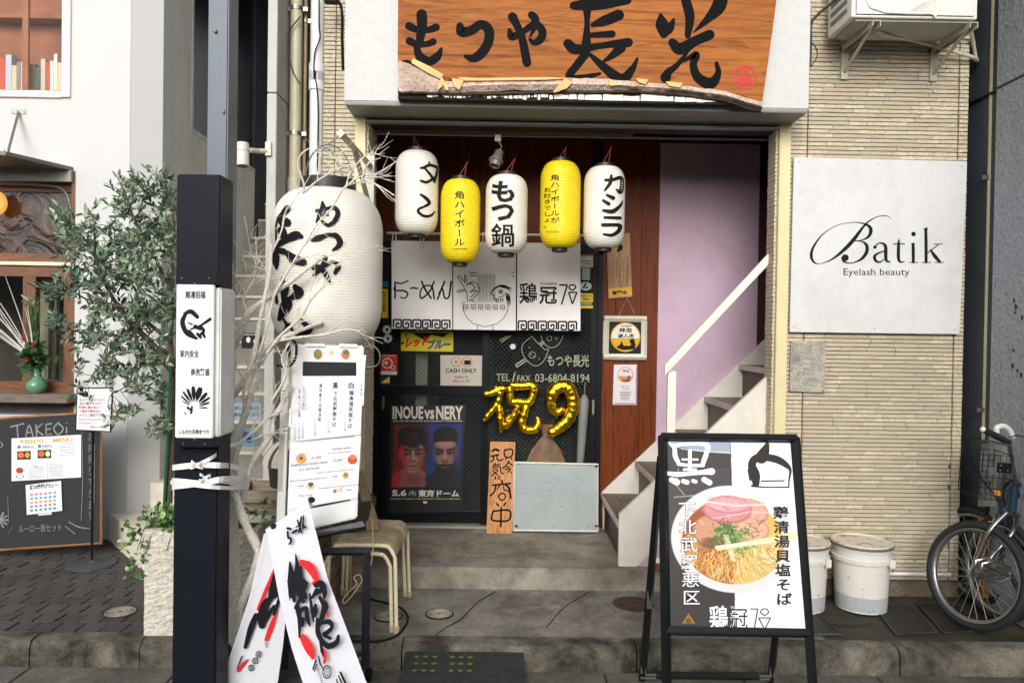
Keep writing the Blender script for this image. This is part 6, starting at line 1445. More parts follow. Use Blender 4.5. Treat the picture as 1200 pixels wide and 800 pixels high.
# notice on a stand
yq = .36
q = [PY(x, y, yq) for x, y in ((91, 455.5), (131, 455), (128.5, 505), (89.5, 503))]
t = thing('notice_stand', PZ(109, 637, .0), 'small white notice on a thin black pole with a round base beside the chalkboard', 'notice stand'); c = Vector(t.location)
base = Vector((PY(109, 500, yq+.02).x, yq+.02, 0)); t.location = base
MB(BLACK).slab([PY(x, y, yq+.004) for x, y in ((90, 454), (132.3, 453.6), (129.8, 506.3), (88.3, 504.6))], .008).build('panel', t)
MB(mat('paper_white', ())).slab(q, .003).build('paper', t)
MB(PST).tube([base+Vector((0, 0, .0)), Vector((base.x, yq+.02, PY(109, 480, yq).z))], .008, 8).build('pole', t)
MB(mat('base_iron', (84, 88, 92), rough=.5, metal=.3)).lathe(base, [(.14, 0), (.14, .008), (.12, .014), (.02, .022), (.012, .03)], 28).build('base', t, smooth=30)
qq = Plane(*q); f = lambda x, y, l=0: qq(x, y, l+.0006); b = MB(ink((70, 70, 74)))
for i, s_ in enumerate(('お客様へ', 'この先は', '並んでお待ち下さい', '通り道ですので')): b.text(s_, 93, 458+i*4.4, 3, f, w=(14, 18, 30, 26)[i])
b.text('ようにご協力下さい。', 93, 484.5, 3.2, f, w=30, bold=.01); b.text('カレーの店', 106, 498.5, 3, f, w=19, bold=.02); b.build('print', t, fix=False)
b = MB(ink((206, 70, 80))); b.text('階段に座らない', 92.5, 475.5, 3.2, f, w=24, bold=.02); b.text('敷地内で待たない', 92.5, 480, 3.2, f, w=26, bold=.02); b.text('Please do not sit on the stairs', 92.5, 490, 2, f, w=32); b.text('or wait here', 92.5, 494.5, 2, f, w=14); b.build('print', t, fix=False)
# ---- vase
vz = PY(43, 461, YL-.05); zsf = zy(462, Y=YL-.13)+.001
vb = Vector((PY(43, 450, YL-.04).x, YL-.04, zsf))
t = thing('green_vase', vb, 'green glazed vase with red flowers and pale branches on the window shelf', 'vase'); k = (YL-.04-CAMP.y)/FPX
MB(mat('green_glaze', (92, 142, 112), rough=.25, var=.1, coat=.3)).lathe(vb, [(6*k, 0), (9.5*k, 3*k), (11*k, 8*k), (10*k, 13*k), (6*k, 17*k), (4.2*k, 22*k), (4.6*k, 28*k), (6.5*k, 32*k), (5.6*k, 32*k), (3.5*k, 27*k)], 24, cap=False).build('body', t, smooth=60)
MB(mat('green_glaze', ())).tube(sm([vb+Vector((6*k, 0, 17*k)), vb+Vector((10*k, 0, 22*k)), vb+Vector((8.5*k, 0, 29*k)), vb+Vector((5*k, 0, 29*k))]), 1.0*k, 6).build('handle', t, smooth=60)
b = MB(mat('poinsettia_leaf', (60, 96, 48), rough=.5, var=.25)); random.seed(3)
for i in range(120): leaf(b, vb+Vector((random.gauss(-1, 7)*k, random.uniform(-8, 2)*k, (44+random.gauss(0, 8))*k)), rv()+Vector((0, -.4, -.2)), .07, .02, rv())
for i in range(160): leaf(b, vb+Vector((random.uniform(-12, 0)*k, random.uniform(0, 6)*k, random.uniform(50, 96)*k)), Vector((random.uniform(-.2, .2), 0, 1)), .08, .003, rv())
b.build('leaves', t, fix=False, kind='stuff')
b = MB(mat('red_petal', (190, 50, 44), rough=.5))
for i in range(16): q = random.choice(((-8, 61), (4, 56), (-5, 40))); leaf(b, vb+Vector((q[0]*k, -12*k, q[1]*k)), rv()+Vector((0, -.6, 0)), .026, .009, rv())
b.build('flowers', t, fix=False)
b = MB(mat('pale_twig', (206, 202, 196), rough=.7))
for i in range(17):
    a_ = random.uniform(.05, 1.0); L = random.uniform(60, 120)*k; p = vb+Vector((-3*k, -.01, 40*k)); d = Vector((-math.sin(a_), random.uniform(-.15, .1), math.cos(a_)))
    b.tube(sm([p, p+d*L*.5+Vector((0, 0, random.uniform(-.02, .03))), p+d*L+Vector((-.02, 0, random.uniform(-.02, .05)))]), [.004, .0038, .0036, .0033, .003, .0028, .0026, .0024, .002, .0018, .0014], 5)
b.build('branches', t, smooth=60)
# round white security lamp
t = thing('wall_lamp', PY(285, 180, -.1), 'small white cylindrical spot lamp fixed to the pale wall end above the passage', 'lamp'); LW_ = mat('lamp_white', (206, 202, 192), rough=.35)
a0 = PY(284, 168, -.15); MB(LW_).lathe(a0, [(.02, 0), (.036, .002), (.037, .045), (.034, .05), (.036, .055), (.0355, .13), (.03, .132), (.03, .11), (.001, .108)], 22, axis=Vector((.06, -.1, -1)), cap=False).build('lamp_head', t, smooth=30)
MB(LW_).tube([PY(292, 176, -.14), PY(303, 177, -.06), Vector((fx0+.005, -.03, PY(305, 176, -.05).z))], .014, 8).box((fx0-.002, -.04, PY(305, 182, -.04).z), (fx0+.03, -.021, PY(305, 166, -.04).z)).build('bracket', t)
# things deep in the stair passage
for q, rgb, lab, nm, ct in (([(283, 390), (306, 390), (306, 409), (283, 408)], (40, 34, 34), 'small dark framed picture on the passage stairs', 'small_picture', 'picture'), ([(270, 472), (306, 471.5), (306, 493), (270, 492)], (170, 192, 204), 'pale blue sign with two lines of writing low on the passage stairs', 'blue_notice', 'sign'), ([(270, 503), (299, 503), (299, 523), (270, 523)], (110, 150, 170), 'blue grey illustrated card below the pale blue sign on the passage stairs', 'illustrated_card', 'card')):
    yy = 1.3 if q[0][1] < 400 else .92
    pp_ = planeY(yy); a = [pp_(x, y) for x, y in q]; t = thing(nm, a[3], lab, ct); MB(ink(rgb)).slab(a, .01).build('panel', t)
    f = lambda x, y, l=0: pp_(x, y, .0012)
    b = MB(BLACK if nm == 'blue_notice' else (WHITE if nm == 'small_picture' else ink((60, 90, 120))))
    if nm == 'blue_notice': b.text('スタンドで作った', 271, 475.5, 5, f, w=33, bold=.03); b.text('人気のソフトコーン', 271, 483, 5, f, w=34, bold=.03)
    elif nm == 'small_picture': b.disc(291, 398, 2.5, 3.4, f); b.disc(299, 400, 2.2, 3, f); b.line([(285, 392), (304, 392)], .6, f)
    else: b.stroke([(276, 514, 5), (284, 508, 8), (292, 512, 6)], f); b.disc(292, 516, 3.4, 3, f)
    b.build('print', t, fix=False)

# ---- big lantern
YG = -.78
PG = paper('lantern_big_paper', (244, 240, 230), .0128)
LB, pb, info = lantern(383.5, 224, 406, 127, YG, 'huge white paper lantern with black もつや長光 brush writing behind the white branches', PG, None, n=72, group=None, ribs=58, capr=.44, shoulder=.27, name='giant_lantern', amp=.0028)
bbands = None
c, zb2, ztg, profg = info
b = MB(CAPM); r = .13; b.lathe((c.x, YG, ztg-.004), [(r*.98, 0), (r, .0), (r, .055), (r*.96, .055), (r*.96, 0)], 32, cap=False); b.build('top_collar', LB, smooth=30)
LIG = ink((20, 22, 30)); b = MB(LIG); z1_, z2_ = (300, 170, 6.67), (300, 290, 6.67)
for s_ in ([(520, 448, 14), (522, 500, 36), (500, 560, 34), (470, 600, 10)], [(475, 512, 20), (530, 530, 22), (560, 545, 14)], [(548, 498, 18), (610, 488, 22), (640, 530, 26), (615, 590, 26), (565, 625, 18), (520, 600, 16)],
           [(438, 745, 16), (490, 725, 34), (560, 700, 22), (620, 705, 28), (655, 750, 32), (645, 790, 28), (600, 822, 12)],
           [(245, 498, 40), (205, 535, 24)], [(205, 590, 50), (242, 605, 44)], [(200, 665, 44), (212, 700, 44)], [(215, 510, 6), (160, 590, 9), (155, 780, 9)], [(160, 785, 26), (230, 740, 34), (310, 705, 46), (355, 715, 22)], [(200, 625, 20), (205, 680, 30)]): b.stroke(s_, pb, .006, z1_, 1.5)
for s_ in ([(455, 155, 34), (520, 148, 20), (575, 125, 12)], [(545, 78, 22), (510, 160, 26), (450, 216, 14)], [(515, 165, 22), (550, 215, 30), (578, 275, 10)], [(535, 140, 14), (600, 112, 18), (642, 145, 30), (618, 198, 20)],
           [(145, 15, 20), (150, 80, 44), (158, 160, 14)], [(160, 20, 26), (215, 30, 34)], [(245, 45, 30), (290, 88, 50), (365, 112, 42)], [(200, 240, 16), (222, 320, 48), (208, 410, 16)], [(155, 350, 10), (160, 430, 16)], [(305, 305, 28), (335, 355, 52), (270, 395, 24)], [(250, 400, 22), (240, 440, 60), (205, 510, 44), (180, 560, 20)],
           [(340, 565, 26), (425, 640, 26), (340, 680, 22), (285, 650, 12), (265, 600, 22)], [(215, 560, 12), (240, 620, 20), (180, 700, 14)], [(390, 620, 24), (430, 600, 12)]): b.stroke(s_, pb, .006, z2_, 1.5)
b.build('lettering', LB, fix=False)
t = thing('lantern_bracket', PY(395, 200, -.1), 'pale metal bracket arm holding the giant lantern out from the tiled wall', 'bracket')
SM = mat('strap_grey', (170, 170, 160), rough=.45, metal=.4)
xb = c.x+.05
b = MB(SM); b.bar([Vector((xb, -.002, ztg+.3)), Vector((xb, YG+.02, ztg+.28))], .03, .02); b.bar([Vector((xb+.02, -.002, ztg-.0)), Vector((xb, YG+.35, ztg+.28))], .02, .02); b.box((xb-.03, -.02, ztg-.05), (xb+.03, -.001, ztg+.35)); b.build('arm', t)
b = MB(mat('steel', ())); b.tube([(c.x+.11*math.cos(a), YG, ztg+.05+.17*math.sin(a)) for a in np.linspace(0, PI, 18)], .0035, 6); b.tube([(c.x, YG, ztg+.22), (xb, YG+.03, ztg+.28)], .003, 5); b.build('wire_hoop', t)
MB(SM).tube(sm([PY(376, 176, -.5), PY(383, 173, -.5), PY(391, 180, -.5), PY(398, 196, -.5), PY(404, 214, -.5)]), .008, 6).build('strap', t, smooth=50)

# ---- white branches tied to the post
random.seed(31)
WB = grime('branch_white', (242, 236, 222), (216, 204, 184), s1=7, s2=34, s3=140, amt=.22, bump=1.2, rough=.8)
bt = thing('branch_decoration', PZ(281, 835, ZR), 'tall bundle of whitewashed bare branches tied upright to the black post', 'branches')
Yr = -1.12
mains = [([(285, 800), (280, 760), (276, 745), (273, 705), (270, 650), (272, 600), (268, 560), (261, 530), (259, 500), (260, 476), (271, 431), (272, 411), (280, 394), (291, 367), (310, 352), (332, 336), (356, 318), (380, 300)], .034, .006, 0),
    ([(290, 800), (284, 760), (279, 740), (276, 689), (276, 670), (271, 590), (274, 545), (273, 522), (284, 495), (291, 470), (300, 440), (301, 431), (312, 414), (325, 399), (350, 388), (378, 377)], .030, .006, .05),
    ([(279, 758), (280, 720), (286, 700), (297, 673), (303, 646), (288, 614), (276, 584), (264, 560), (262, 540)], .020, .014, -.06),
    ([(283, 780), (282, 720), (271, 680), (268, 647), (271, 610), (282, 590), (289, 566), (294, 545), (307, 525), (319, 506), (320, 490), (332, 470), (340, 450)], .020, .007, .04),
    ([(274, 545), (283, 519), (300, 503), (315, 489), (330, 480)], .009, .004, .02), ([(264, 476), (284, 448), (295, 425), (301, 400), (304, 380), (310, 350), (316, 320), (318, 285)], .014, .005, -.05),
    ([(286, 476), (286, 454), (291, 435), (304, 411), (314, 379), (320, 350), (330, 330), (345, 305), (358, 285), (372, 262), (388, 245), (398, 228), (406, 218), (430, 213), (446, 219), (462, 229)], .0065, .002, -.04),
    ([(312, 414), (330, 392), (352, 372), (365, 350), (380, 335), (390, 320)], .008, .002, -.06), ([(325, 399), (352, 395), (380, 392), (405, 386), (422, 388)], .007, .002, -.08), ([(291, 367), (285, 350), (296, 330), (300, 310), (293, 295)], .006, .002, .05),
    ([(355, 228), (356, 215), (349, 196), (352, 182), (362, 174)], .005, .002, -.02), ([(356, 226), (372, 212), (396, 198), (416, 192)], .005, .002, 0), ([(406, 218), (410, 204), (424, 186), (438, 178)], .004, .0015, -.02), ([(424, 214), (426, 200), (434, 190), (446, 185)], .003, .0015, 0), ([(404, 219), (420, 208), (436, 204), (442, 208)], .004, .002, .03), ([(264, 440), (258, 425), (254, 400), (250, 382)], .005, .002, .06),
    ([(280, 394), (270, 372), (262, 350), (258, 330)], .005, .002, .05), ([(345, 305), (362, 300), (384, 296), (410, 300)], .004, .0015, -.03), ([(317, 300), (330, 270), (334, 250), (345, 235)], .005, .002, -.02), ([(318, 470), (335, 440), (330, 420), (340, 400)], .006, .002, 0)]
b = MB(WB); tips = []
for pts, r0, r1, dy in mains:
    P, R2 = B(pts, r0*.95, r1*1.25, Yr, dy*1.6); R2 = [r*random.uniform(.84, 1.2) for r in R2]; b.tube(P, R2, 10)
    n = len(P)
    for i in range(3, n):
        if R2[i] < .0075: tips.append((P[i], (P[i]-P[i-1]).normalized(), R2[i]))
b.build('main_branches', bt, smooth=60)
b = MB(WB)
def twig(p, d, r, L, depth):
    P = [p]; q = p.copy(); dd = d.copy()
    for i in range(4): dd = (dd+rv()*.28+Vector((.04, 0, .03))).normalized(); dd.y *= .5; q = q+dd*L/4; P.append(q.copy())
    b.tube(P, [r, r*.85, r*.7, r*.55, r*.35], 5)
    if depth > 0:
        for i in (1, 2, 3):
            if random.random() < .75: twig(P[i], (dd+rv()*.8).normalized(), r*.7, L*.6, depth-1)
for p, d, r in tips:
    px_ = 600+FPX*p.x/(p.y-CAMP.y)
    if random.random() < (.42 if px_ < 345 else .2): twig(p, (d+rv()*.75).normalized(), min(r*.7, .0024), random.uniform(.08, .2), 2 if px_ < 400 else 1)
b.build('twigs', bt, kind='stuff', fix=False)
RB = mat('ribbon_white', (232, 230, 228), rough=.45, var=.04)
b = MB(RB)
def rib(pts, w=.011):
    P = sm([PY(x, y, Y) for x, y, Y in pts], 5); vs = []
    for i, p in enumerate(P): vs += [p+Vector((0, .003*math.sin(i), w)), p-Vector((0, .003*math.sin(i), w))]
    b.add(vs, [(2*i, 2*i+1, 2*i+3, 2*i+2) for i in range(len(P)-1)])
yf_ = yp-.012
rib([(203, 547, yp+.01), (204, 547.5, yf_), (228, 545, yf_), (258, 545, yf_), (272, 546, -1.25), (290, 552, -1.1)]); rib([(232, 544, yf_), (250, 535, yf_-.01), (265, 524, -1.3), (283, 518, -1.12)], .008)
rib([(203, 563, yp+.01), (204, 563, yf_), (235, 566, yf_), (258, 563, yf_), (290, 568, -1.1)]); rib([(203, 571, yp+.01), (204, 570, yf_), (235, 566, yf_-.004), (262, 561, yf_), (290, 560, -1.1)]); rib([(203, 566, yp+.01), (204, 565, yf_), (258, 571, yf_), (290, 571, -1.1)], .008)
for x, y in ((230, 545), (240, 560)):
    for dx, dy in ((-6, -4), (7, -3), (-7, 3), (8, 3)): rib([(x, y, yf_-.01), (x+dx*.6, y+dy*.9, yf_-.02), (x+dx, y+dy, yf_-.012)], .006)
b.build('ribbons', bt, fix=False)

# ---- white menu stand
mc = [PY(344, 403, -.99), PY(426.5, 405, -.93), PY(418.5, 607, -1.03), PY(335.5, 626, -1.1)]
ms = thing('menu_display', (mc[3]+mc[2])/2, 'white upright menu display with a dark window, carried by the black trolley frame', 'menu board')
MW = mat('display_white', (226, 228, 226), rough=.35, var=.03, bump=.04); mp_ = Plane(*mc)
MB(MW).slab(mc, .035).build('panel', ms, bevel=.006)
m2 = [PY(330.5, 410, -.93), PY(340, 409, -.93), PY(333, 626, -1.0), PY(323, 630, -1.0)]
b = MB(MW); b.slab(m2, .02); b.build('side_frame', ms, bevel=.003)
b = MB(mat('slot_grey', (120, 122, 118))); f2 = Plane(*m2)
for y in (458, 462, 466, 500, 505): b.line([(331, y), (338, y-1)], 1.2, f2, .002)
b.build('slot', ms, fix=False)
b = MB(mat('shade_panel', (186, 182, 166), rough=.6)); b.add([f2(x, y, .0015) for x, y in ((328, 509), (334, 508), (331, 575), (325, 576))], [(0, 1, 2, 3)]); b.build('side_window', ms, fix=False)
f = lambda x, y, l=0: mp_(x, y, l+.0012)
MB(mat('display_dark', (20, 24, 25), rough=.5, spec=.2)).add([f(x, y) for x, y in ((355, 423.5), (417.5, 424.5), (417.5, 440), (354.5, 440.5))], [(0, 1, 2, 3)]).build('dark_window', ms, fix=False)
b = MB(MW); [b.slab([f(x, y, .008) for x, y in q], .01, mp_.n) for q in ([(357, 402), (380, 402.5), (381, 406), (359, 406)], [(397, 402.5), (419, 403), (419, 406.8), (398, 406.5)], [(425, 416), (429, 416), (427, 440), (424, 440)], [(425, 440), (427.5, 440), (426, 475), (423, 475)], [(339, 478), (342, 478), (341, 500), (338, 500)])]; b.build('clip', ms)
t1 = thing('upper_menu_paper', f(346, 516), 'upper white paper with columns of Japanese dishes on the menu display', 'menu', 'paper menus on the white display'); t1.location = f(344, 516, .004)
fa = lambda x, y, l=0: mp_(x, y, l+.0062)
PPW = mat('menu_paper', (230, 230, 236), rough=.6, var=.02, bump=.25, bscale=12)
MB(PPW).slab([fa(x, y) for x, y in ((344.5, 440.5), (425.5, 440.5), (422.5, 509), (340.5, 517))], .002, mp_.n).build('paper', t1, fix=False)
b = MB(BLACK); g = lambda x, y, l=0: mp_(x, y, l+.0068)
b.text('白', 408.5, 448, 7, g, w=6, bold=.02); b.text('鶏清湯貝塩そば', 409, 457, 45, g, w=5.6, vert=True, bold=.01, skew=-.3); b.text('黒', 390, 448, 7, g, w=6, bold=.02); b.text('下北武羅悪そば', 390.5, 458, 42, g, w=5.4, vert=True, bold=.01, skew=-.3); b.text('鶏中華そば醤油味', 374, 449, 45, g, w=3.6, vert=True, bold=.005, skew=-.2)
b.text('かつおごはん', 354.5, 454, 26, g, w=3, vert=True, skew=-.1); b.text('豚めしご飯', 349.5, 455, 34, g, w=2.6, vert=True); b.text('お食事', 422, 449, 15, g, w=3, vert=True)
for x, y in ((403.5, 485), (384, 487), (368, 490), (354, 493), (349.5, 494), (344.5, 495)): b.text('一二〇〇円', x-.4, y, 21, g, w=2.8, vert=True)
b.build('print', t1, fix=False)
t2 = thing('lower_menu_paper', f(340, 590), 'lower white paper with small ramen pictures and prices on the menu display', 'menu', 'paper menus on the white display'); t2.location = f(339, 595, .004)
MB(PPW).slab([fa(x, y) for x, y in ((340, 519), (423, 510.5), (419, 583), (337.5, 597))], .002, mp_.n).build('paper', t2, fix=False)
MB(mat('display_dark', ())).add([mp_(x, y, .003) for x, y in ((350, 517.5), (415, 510.5), (415, 513.5), (350, 520))], [(0, 1, 2, 3)]).add([mp_(x, y, .003) for x, y in ((365, 593), (410, 584), (410, 586), (365, 595))], [(0, 1, 2, 3)]).build('gap', ms, fix=False)
def bowl(par, x, y, r, base, top_, green=True):
    MB(ink((236, 232, 226))).disc(x, y, r, r*.95, g, .0002, 20).build('print', par, fix=False); MB(ink(base)).disc(x, y+r*.05, r*.82, r*.76, g, .0005, 18).build('print', par, fix=False)
    MB(ink(top_)).disc(x+r*.05, y-r*.45, r*.6, r*.4, g, .0008, 14).build('print', par, fix=False)
    if green: MB(ink((70, 120, 50))).disc(x, y-r*.05, r*.3, r*.26, g, .0011, 10).build('print', par, fix=False)
bowl(t2, 353, 537, 7.5, (222, 160, 70), (226, 140, 140)); bowl(t2, 413, 538, 7, (196, 90, 40), (230, 120, 120), False); bowl(t2, 405, 557, 4.6, (170, 190, 90), (214, 110, 80)); bowl(t2, 364, 569.5, 5.6, (214, 200, 176), (110, 90, 60)); bowl(t2, 392.5, 575, 2.8, (196, 80, 40), (220, 120, 60), False); bowl(t2, 399, 573.5, 3.2, (226, 190, 150), (226, 190, 150), False)
b = MB(BLACK); 
for s_, x, y, w_, h in (('Chicken ramen', 389, 524.5, 22, 3), ('in a soy sauce broth', 384, 530, 27, 2.6), ('¥1,000', 365, 535, 11, 3), ('¥1,000', 391, 538, 10, 3), ('Shellfish and chicken ramen', 341, 543.5, 43, 3.2), ('in a salt broth', 351, 548.5, 23, 2.8), ('Japanese style pork over sauteed noodles', 371, 553, 44, 2), ('¥600', 390, 557, 6, 2), ('Rice bowl topped with braised pork', 340, 562.5, 43, 2.4), ('¥350', 349, 568.5, 7, 2.2), ('Rice topped with raw egg and soy sauce', 374, 571, 46, 2.2), ('¥350', 406, 573, 6, 2.2), ('Rice', 351, 579.5, 6, 2.4), ('¥150', 359, 579, 7, 2.2)): b.text(s_, x, y, h, g, w=w_, skew=-.1)
b.build('print', t2, fix=False)
for x, c1, c2 in ((372.5, (110, 140, 70), (206, 110, 80)), (387.5, (230, 230, 224), (200, 206, 180)), (405, (206, 120, 90), (90, 130, 70))):
    o = MB(ink((240, 238, 232))).disc(x, 414.5, 6, 7.2, f, .0006, 22).build('dish_picture', ms, fix=False)
    MB(ink(c1)).disc(x, 415, 5, 6, f, .0009, 18).build('print', o, fix=False); MB(ink(c2)).disc(x+1, 413, 3, 2.6, f, .0012, 12).build('print', o, fix=False)
b = MB(BLACK); b.tube(sm([PY(330, 398, -1.05), PY(340, 396, -1.08), PY(347, 404, -1.08), PY(346, 420, -1.08), PY(338, 429, -1.06), PY(325, 428, -1.0)]), .006, 6); b.box(PY(335, 429, -1.02), PY(341, 404, -.96)); b.build('display_lamp_arm', label='black clip lamp with curved arm on the top left corner of the menu display', cat='lamp')
MB(mat('steel', ())).tube(sm([PY(428, 406, -.95), PY(437, 405, -.95), PY(444, 412, -.95), PY(445, 422, -.95), PY(440, 429, -.95), PY(428, 430, -.95)]), .003, 6).build('wire_hook', label='thin black wire loop at the right side of the menu display', cat='hook')

# ---- black trolley frame under it
BF = mat('black_tube', (40, 43, 50), rough=.35, var=.1)
tf = thing('trolley_frame', PZ(380, 775, ZR), 'black steel tube trolley frame carrying the menu display', 'trolley')
zbp = ZR+.09
P1 = PZ(428, 782, zbp); P0 = PZ(333, 782, zbp); P2 = PY(428, 646, P1.y); P3 = PY(345, 648, P1.y)
b = MB(BF); b.bar([P1, Vector((P1.x, P1.y, P2.z))], .026, .026); b.bar([Vector((P1.x+.013, P1.y, P2.z)), Vector((P0.x, P0.y, P2.z))], .026, .026); b.bar([P0, Vector((P0.x, P0.y, PY(333, 600, P0.y).z))], .026, .026)
q1_ = PY(419, 614, -1.04); b.bar([PY(336, 634, -1.13), PY(424, 615, -1.05), PY(424, 615, -.6)], .026, .026); b.bar([Vector((P0.x, P0.y+.45, zbp)), Vector((P0.x, P0.y+.45, .62))], .026, .026); b.build('tube_frame', tf)
bp_ = [PZ(295, 752, zbp), PZ(438, 749, zbp), PZ(426, 789, zbp), PZ(280, 800, zbp)]
MB(mat('trolley_plate', (58, 60, 62), rough=.5, var=.25, scale=10, bump=.2)).slab(bp_, .022, Vector((0, 0, 1))).build('base_plate', tf)
b = MB(mat('steel', ())); b.ell(PZ(421, 772, zbp+.01), (.014, .014, .012), 10, 6); b.build('bolt', tf)
for x, y in ((432, 790), (300, 795), (425, 757)):
    c = PZ(x, y, ZR+.03); c = Vector((c.x, c.y, ZR+.031)); MB(BLACK).lathe(c+Vector((-.012, 0, 0)), [(.03, 0), (.03, .024)], 16, axis=(1, 0, 0)).build('caster', tf, smooth=30)

# ---- white cloth banner draped over the frame
bn = thing('cloth_banner', PY(340, 610, -1.35), 'white cloth ramen banner with black and red brush print, folded into a V', 'banner')
BC = mat('banner_cloth', (230, 230, 238), rough=.75, var=.03, bump=.1, bscale=200, trans=.1)
def strip(rows, name, amp=.0035, seed=1):
    random.seed(seed); n = 14; m_ = 36; vs = []
    ys = [r[0] for r in rows]
    for j in range(m_+1):
        y = ys[0]+(ys[-1]-ys[0])*j/m_
        for (ya_, a0, a1, Ya), (yb2, b0, b1, Yb2) in zip(rows[:-1], rows[1:]):
            if ya_ <= y <= yb2+1e-6:
                q = (y-ya_)/(yb2-ya_); l, r, Y = a0+(b0-a0)*q, a1+(b1-a1)*q, Ya+(Yb2-Ya)*q; break
        for i in range(n+1):
            u = i/n; sk = rows_skew*(1-j/m_)
            p = PY(l+(r-l)*u, y-sk*u, Y+amp*math.sin(u*6+j*.12+seed)+amp*.5*math.sin(u*13+seed+j*.05)); vs.append(p)
    MB(BC).add(vs, [(j*(n+1)+i, j*(n+1)+i+1, (j+1)*(n+1)+i+1, (j+1)*(n+1)+i) for j in range(m_) for i in range(n)]).build(name, bn, smooth=80, fix=False)
rows_skew = 34
strip([(624, 313, 362, -1.30), (700, 327, 384, -1.34), (760, 342, 410, -1.38), (800, 355, 427, -1.41), (850, 375, 450, -1.45)], 'front_strip')
rows_skew = 18
strip([(626, 309, 330, -1.24), (700, 292, 338, -1.25), (760, 272, 332, -1.26), (800, 258, 326, -1.27), (850, 238, 312, -1.28)], 'back_strip', seed=4)
b = MB(BC); b.tube([PY(314, 623, -1.27), PY(364, 590, -1.28)], .016, 10); b.build('rolled_top', bn, smooth=60)
b = MB(BLACK); b.tube([PY(320, 618, -1.24), PY(320.5, 616, -1.3)], .012, 8); b.tube([PY(364, 585, -1.2), PY(366, 585.5, -1.3)], .012, 8); b.build('end_cap', bn)
pfr = Plane(PY(313, 624, -1.315), PY(362, 590, -1.315), PY(427, 800, -1.425), PY(355, 800, -1.425)); fF = lambda x, y, l=0: pfr(x, y, .0045+l)
z3, z4 = (255, 580, 6.67), (255, 680, 6.67)
RD = ink((222, 40, 44)); NV = ink((18, 18, 27))
b = MB(RD)
for s_, z in (([(660, 525, 50), (720, 560, 70), (765, 640, 50), (785, 690, 30)], z3), ([(640, 600, 24), (650, 640, 20)], z3), ([(665, 440, 50), (700, 500, 70), (730, 560, 60), (745, 600, 30)], z4), ([(820, 545, 40), (840, 590, 30), (835, 640, 20)], z4), ([(750, 20, 30), (765, 5, 20)], z4), ([(825, 140, 20), (845, 160, 10)], z4), ([(855, 240, 20), (865, 280, 14)], z4), ([(640, 270, 20), (650, 285, 10)], z4)): b.stroke(s_, fF, .0, z)
b.build('print', bn, fix=False); b = MB(NV)
for s_ in ([(565, 520, 10), (572, 600, 34), (565, 700, 30), (580, 790, 26)], [(610, 460, 8), (622, 560, 30), (610, 660, 36), (640, 780, 30)], [(585, 600, 20), (640, 640, 34), (680, 680, 26)], [(650, 560, 16), (655, 700, 34), (690, 800, 20)], [(770, 700, 36), (810, 690, 44), (835, 750, 34), (835, 800, 20)], [(775, 740, 30), (740, 800, 16)]): b.stroke(s_, fF, .0008, z3, 1.22)
for s_ in ([(570, 0, 44), (590, 90, 34), (600, 160, 20)], [(640, 0, 60), (640, 90, 34), (670, 160, 26)], [(690, 20, 30), (650, 130, 24), (610, 210, 24)], [(620, 200, 34), (640, 290, 30), (640, 440, 12)], [(640, 240, 30), (690, 210, 24), (700, 290, 30), (720, 350, 12)], [(665, 300, 30), (660, 350, 20), (640, 330, 10)], [(720, 100, 10), (735, 210, 20), (750, 320, 10)], [(765, 190, 20), (762, 240, 34), (760, 280, 14)],
           [(735, 125, 12), (790, 90, 24), (825, 50, 44), (800, 20, 30)], [(800, 130, 24), (830, 200, 30), (815, 290, 34), (790, 360, 20)], [(840, 160, 14), (855, 200, 20), (835, 260, 20)], [(780, 300, 20), (785, 400, 34), (815, 470, 30), (870, 510, 40), (930, 480, 34), (945, 430, 20)], [(815, 330, 20), (870, 320, 34), (895, 360, 24), (860, 400, 30), (830, 420, 24), (880, 450, 20)], [(800, 440, 16), (815, 540, 20), (825, 590, 8)], [(560, 0, 8), (556, 80, 8), (565, 150, 6)]): b.stroke(s_, fF, .0008, z4, 1.22)
for s_ in ([(548, 258, 18), (572, 262, 14)], [(548, 285, 14), (552, 330, 14), (570, 335, 14), (572, 365, 14), (560, 380, 12)], [(588, 292, 16), (618, 272, 16)], [(625, 195, 10), (640, 240, 14), (655, 290, 10)], [(655, 170, 12), (635, 290, 12)], [(612, 250, 8), (650, 225, 10)], [(672, 160, 10), (665, 260, 12)], [(668, 225, 8), (680, 250, 12), (690, 240, 8)]): b.stroke(s_, fF, .0008, z3, 1.22)
for s_ in ([(745, 690, 12), (770, 620, 14)], [(755, 705, 10), (775, 650, 10)], [(790, 590, 12), (800, 640, 12), (830, 700, 6)], [(960, 715, 16), (1000, 800, 20)], [(945, 740, 10), (975, 810, 14)], [(930, 770, 10), (940, 810, 12)]): b.stroke(s_, fF, .0008, z4)
for r in (10, 6, 2.5): b.disc(255+855/6.67, 680+712/6.67, r*.55, r*.8, fF, .0008, 18, .8)
for i in range(9): b.line([(255+(775+i*4)/6.67, 680+(690+i*13)/6.67), (255+(795+i*4)/6.67, 680+(685+i*13)/6.67)], .7, fF, .0008)
b.build('print', bn, fix=False)
pbk = Plane(PY(309, 626, -1.24), PY(330, 610, -1.24), PY(326, 800, -1.27), PY(258, 800, -1.27)); fB = lambda x, y, l=0: pbk(x, y, .008+l)
b = MB(RD)
for s_, z in (([(465, 545, 30), (420, 640, 24), (380, 740, 24), (350, 800, 20)], z3), ([(410, 0, 26), (370, 90, 26), (320, 220, 30)], z4), ([(460, 240, 16), (420, 350, 36), (380, 460, 30)], z4), ([(160, 700, 26), (210, 640, 22), (235, 615, 10)], z4), ([(495, 620, 10), (490, 650, 10)], z3)): b.stroke(s_, fB, 0, z)
b.build('print', bn, fix=False); b = MB(NV)
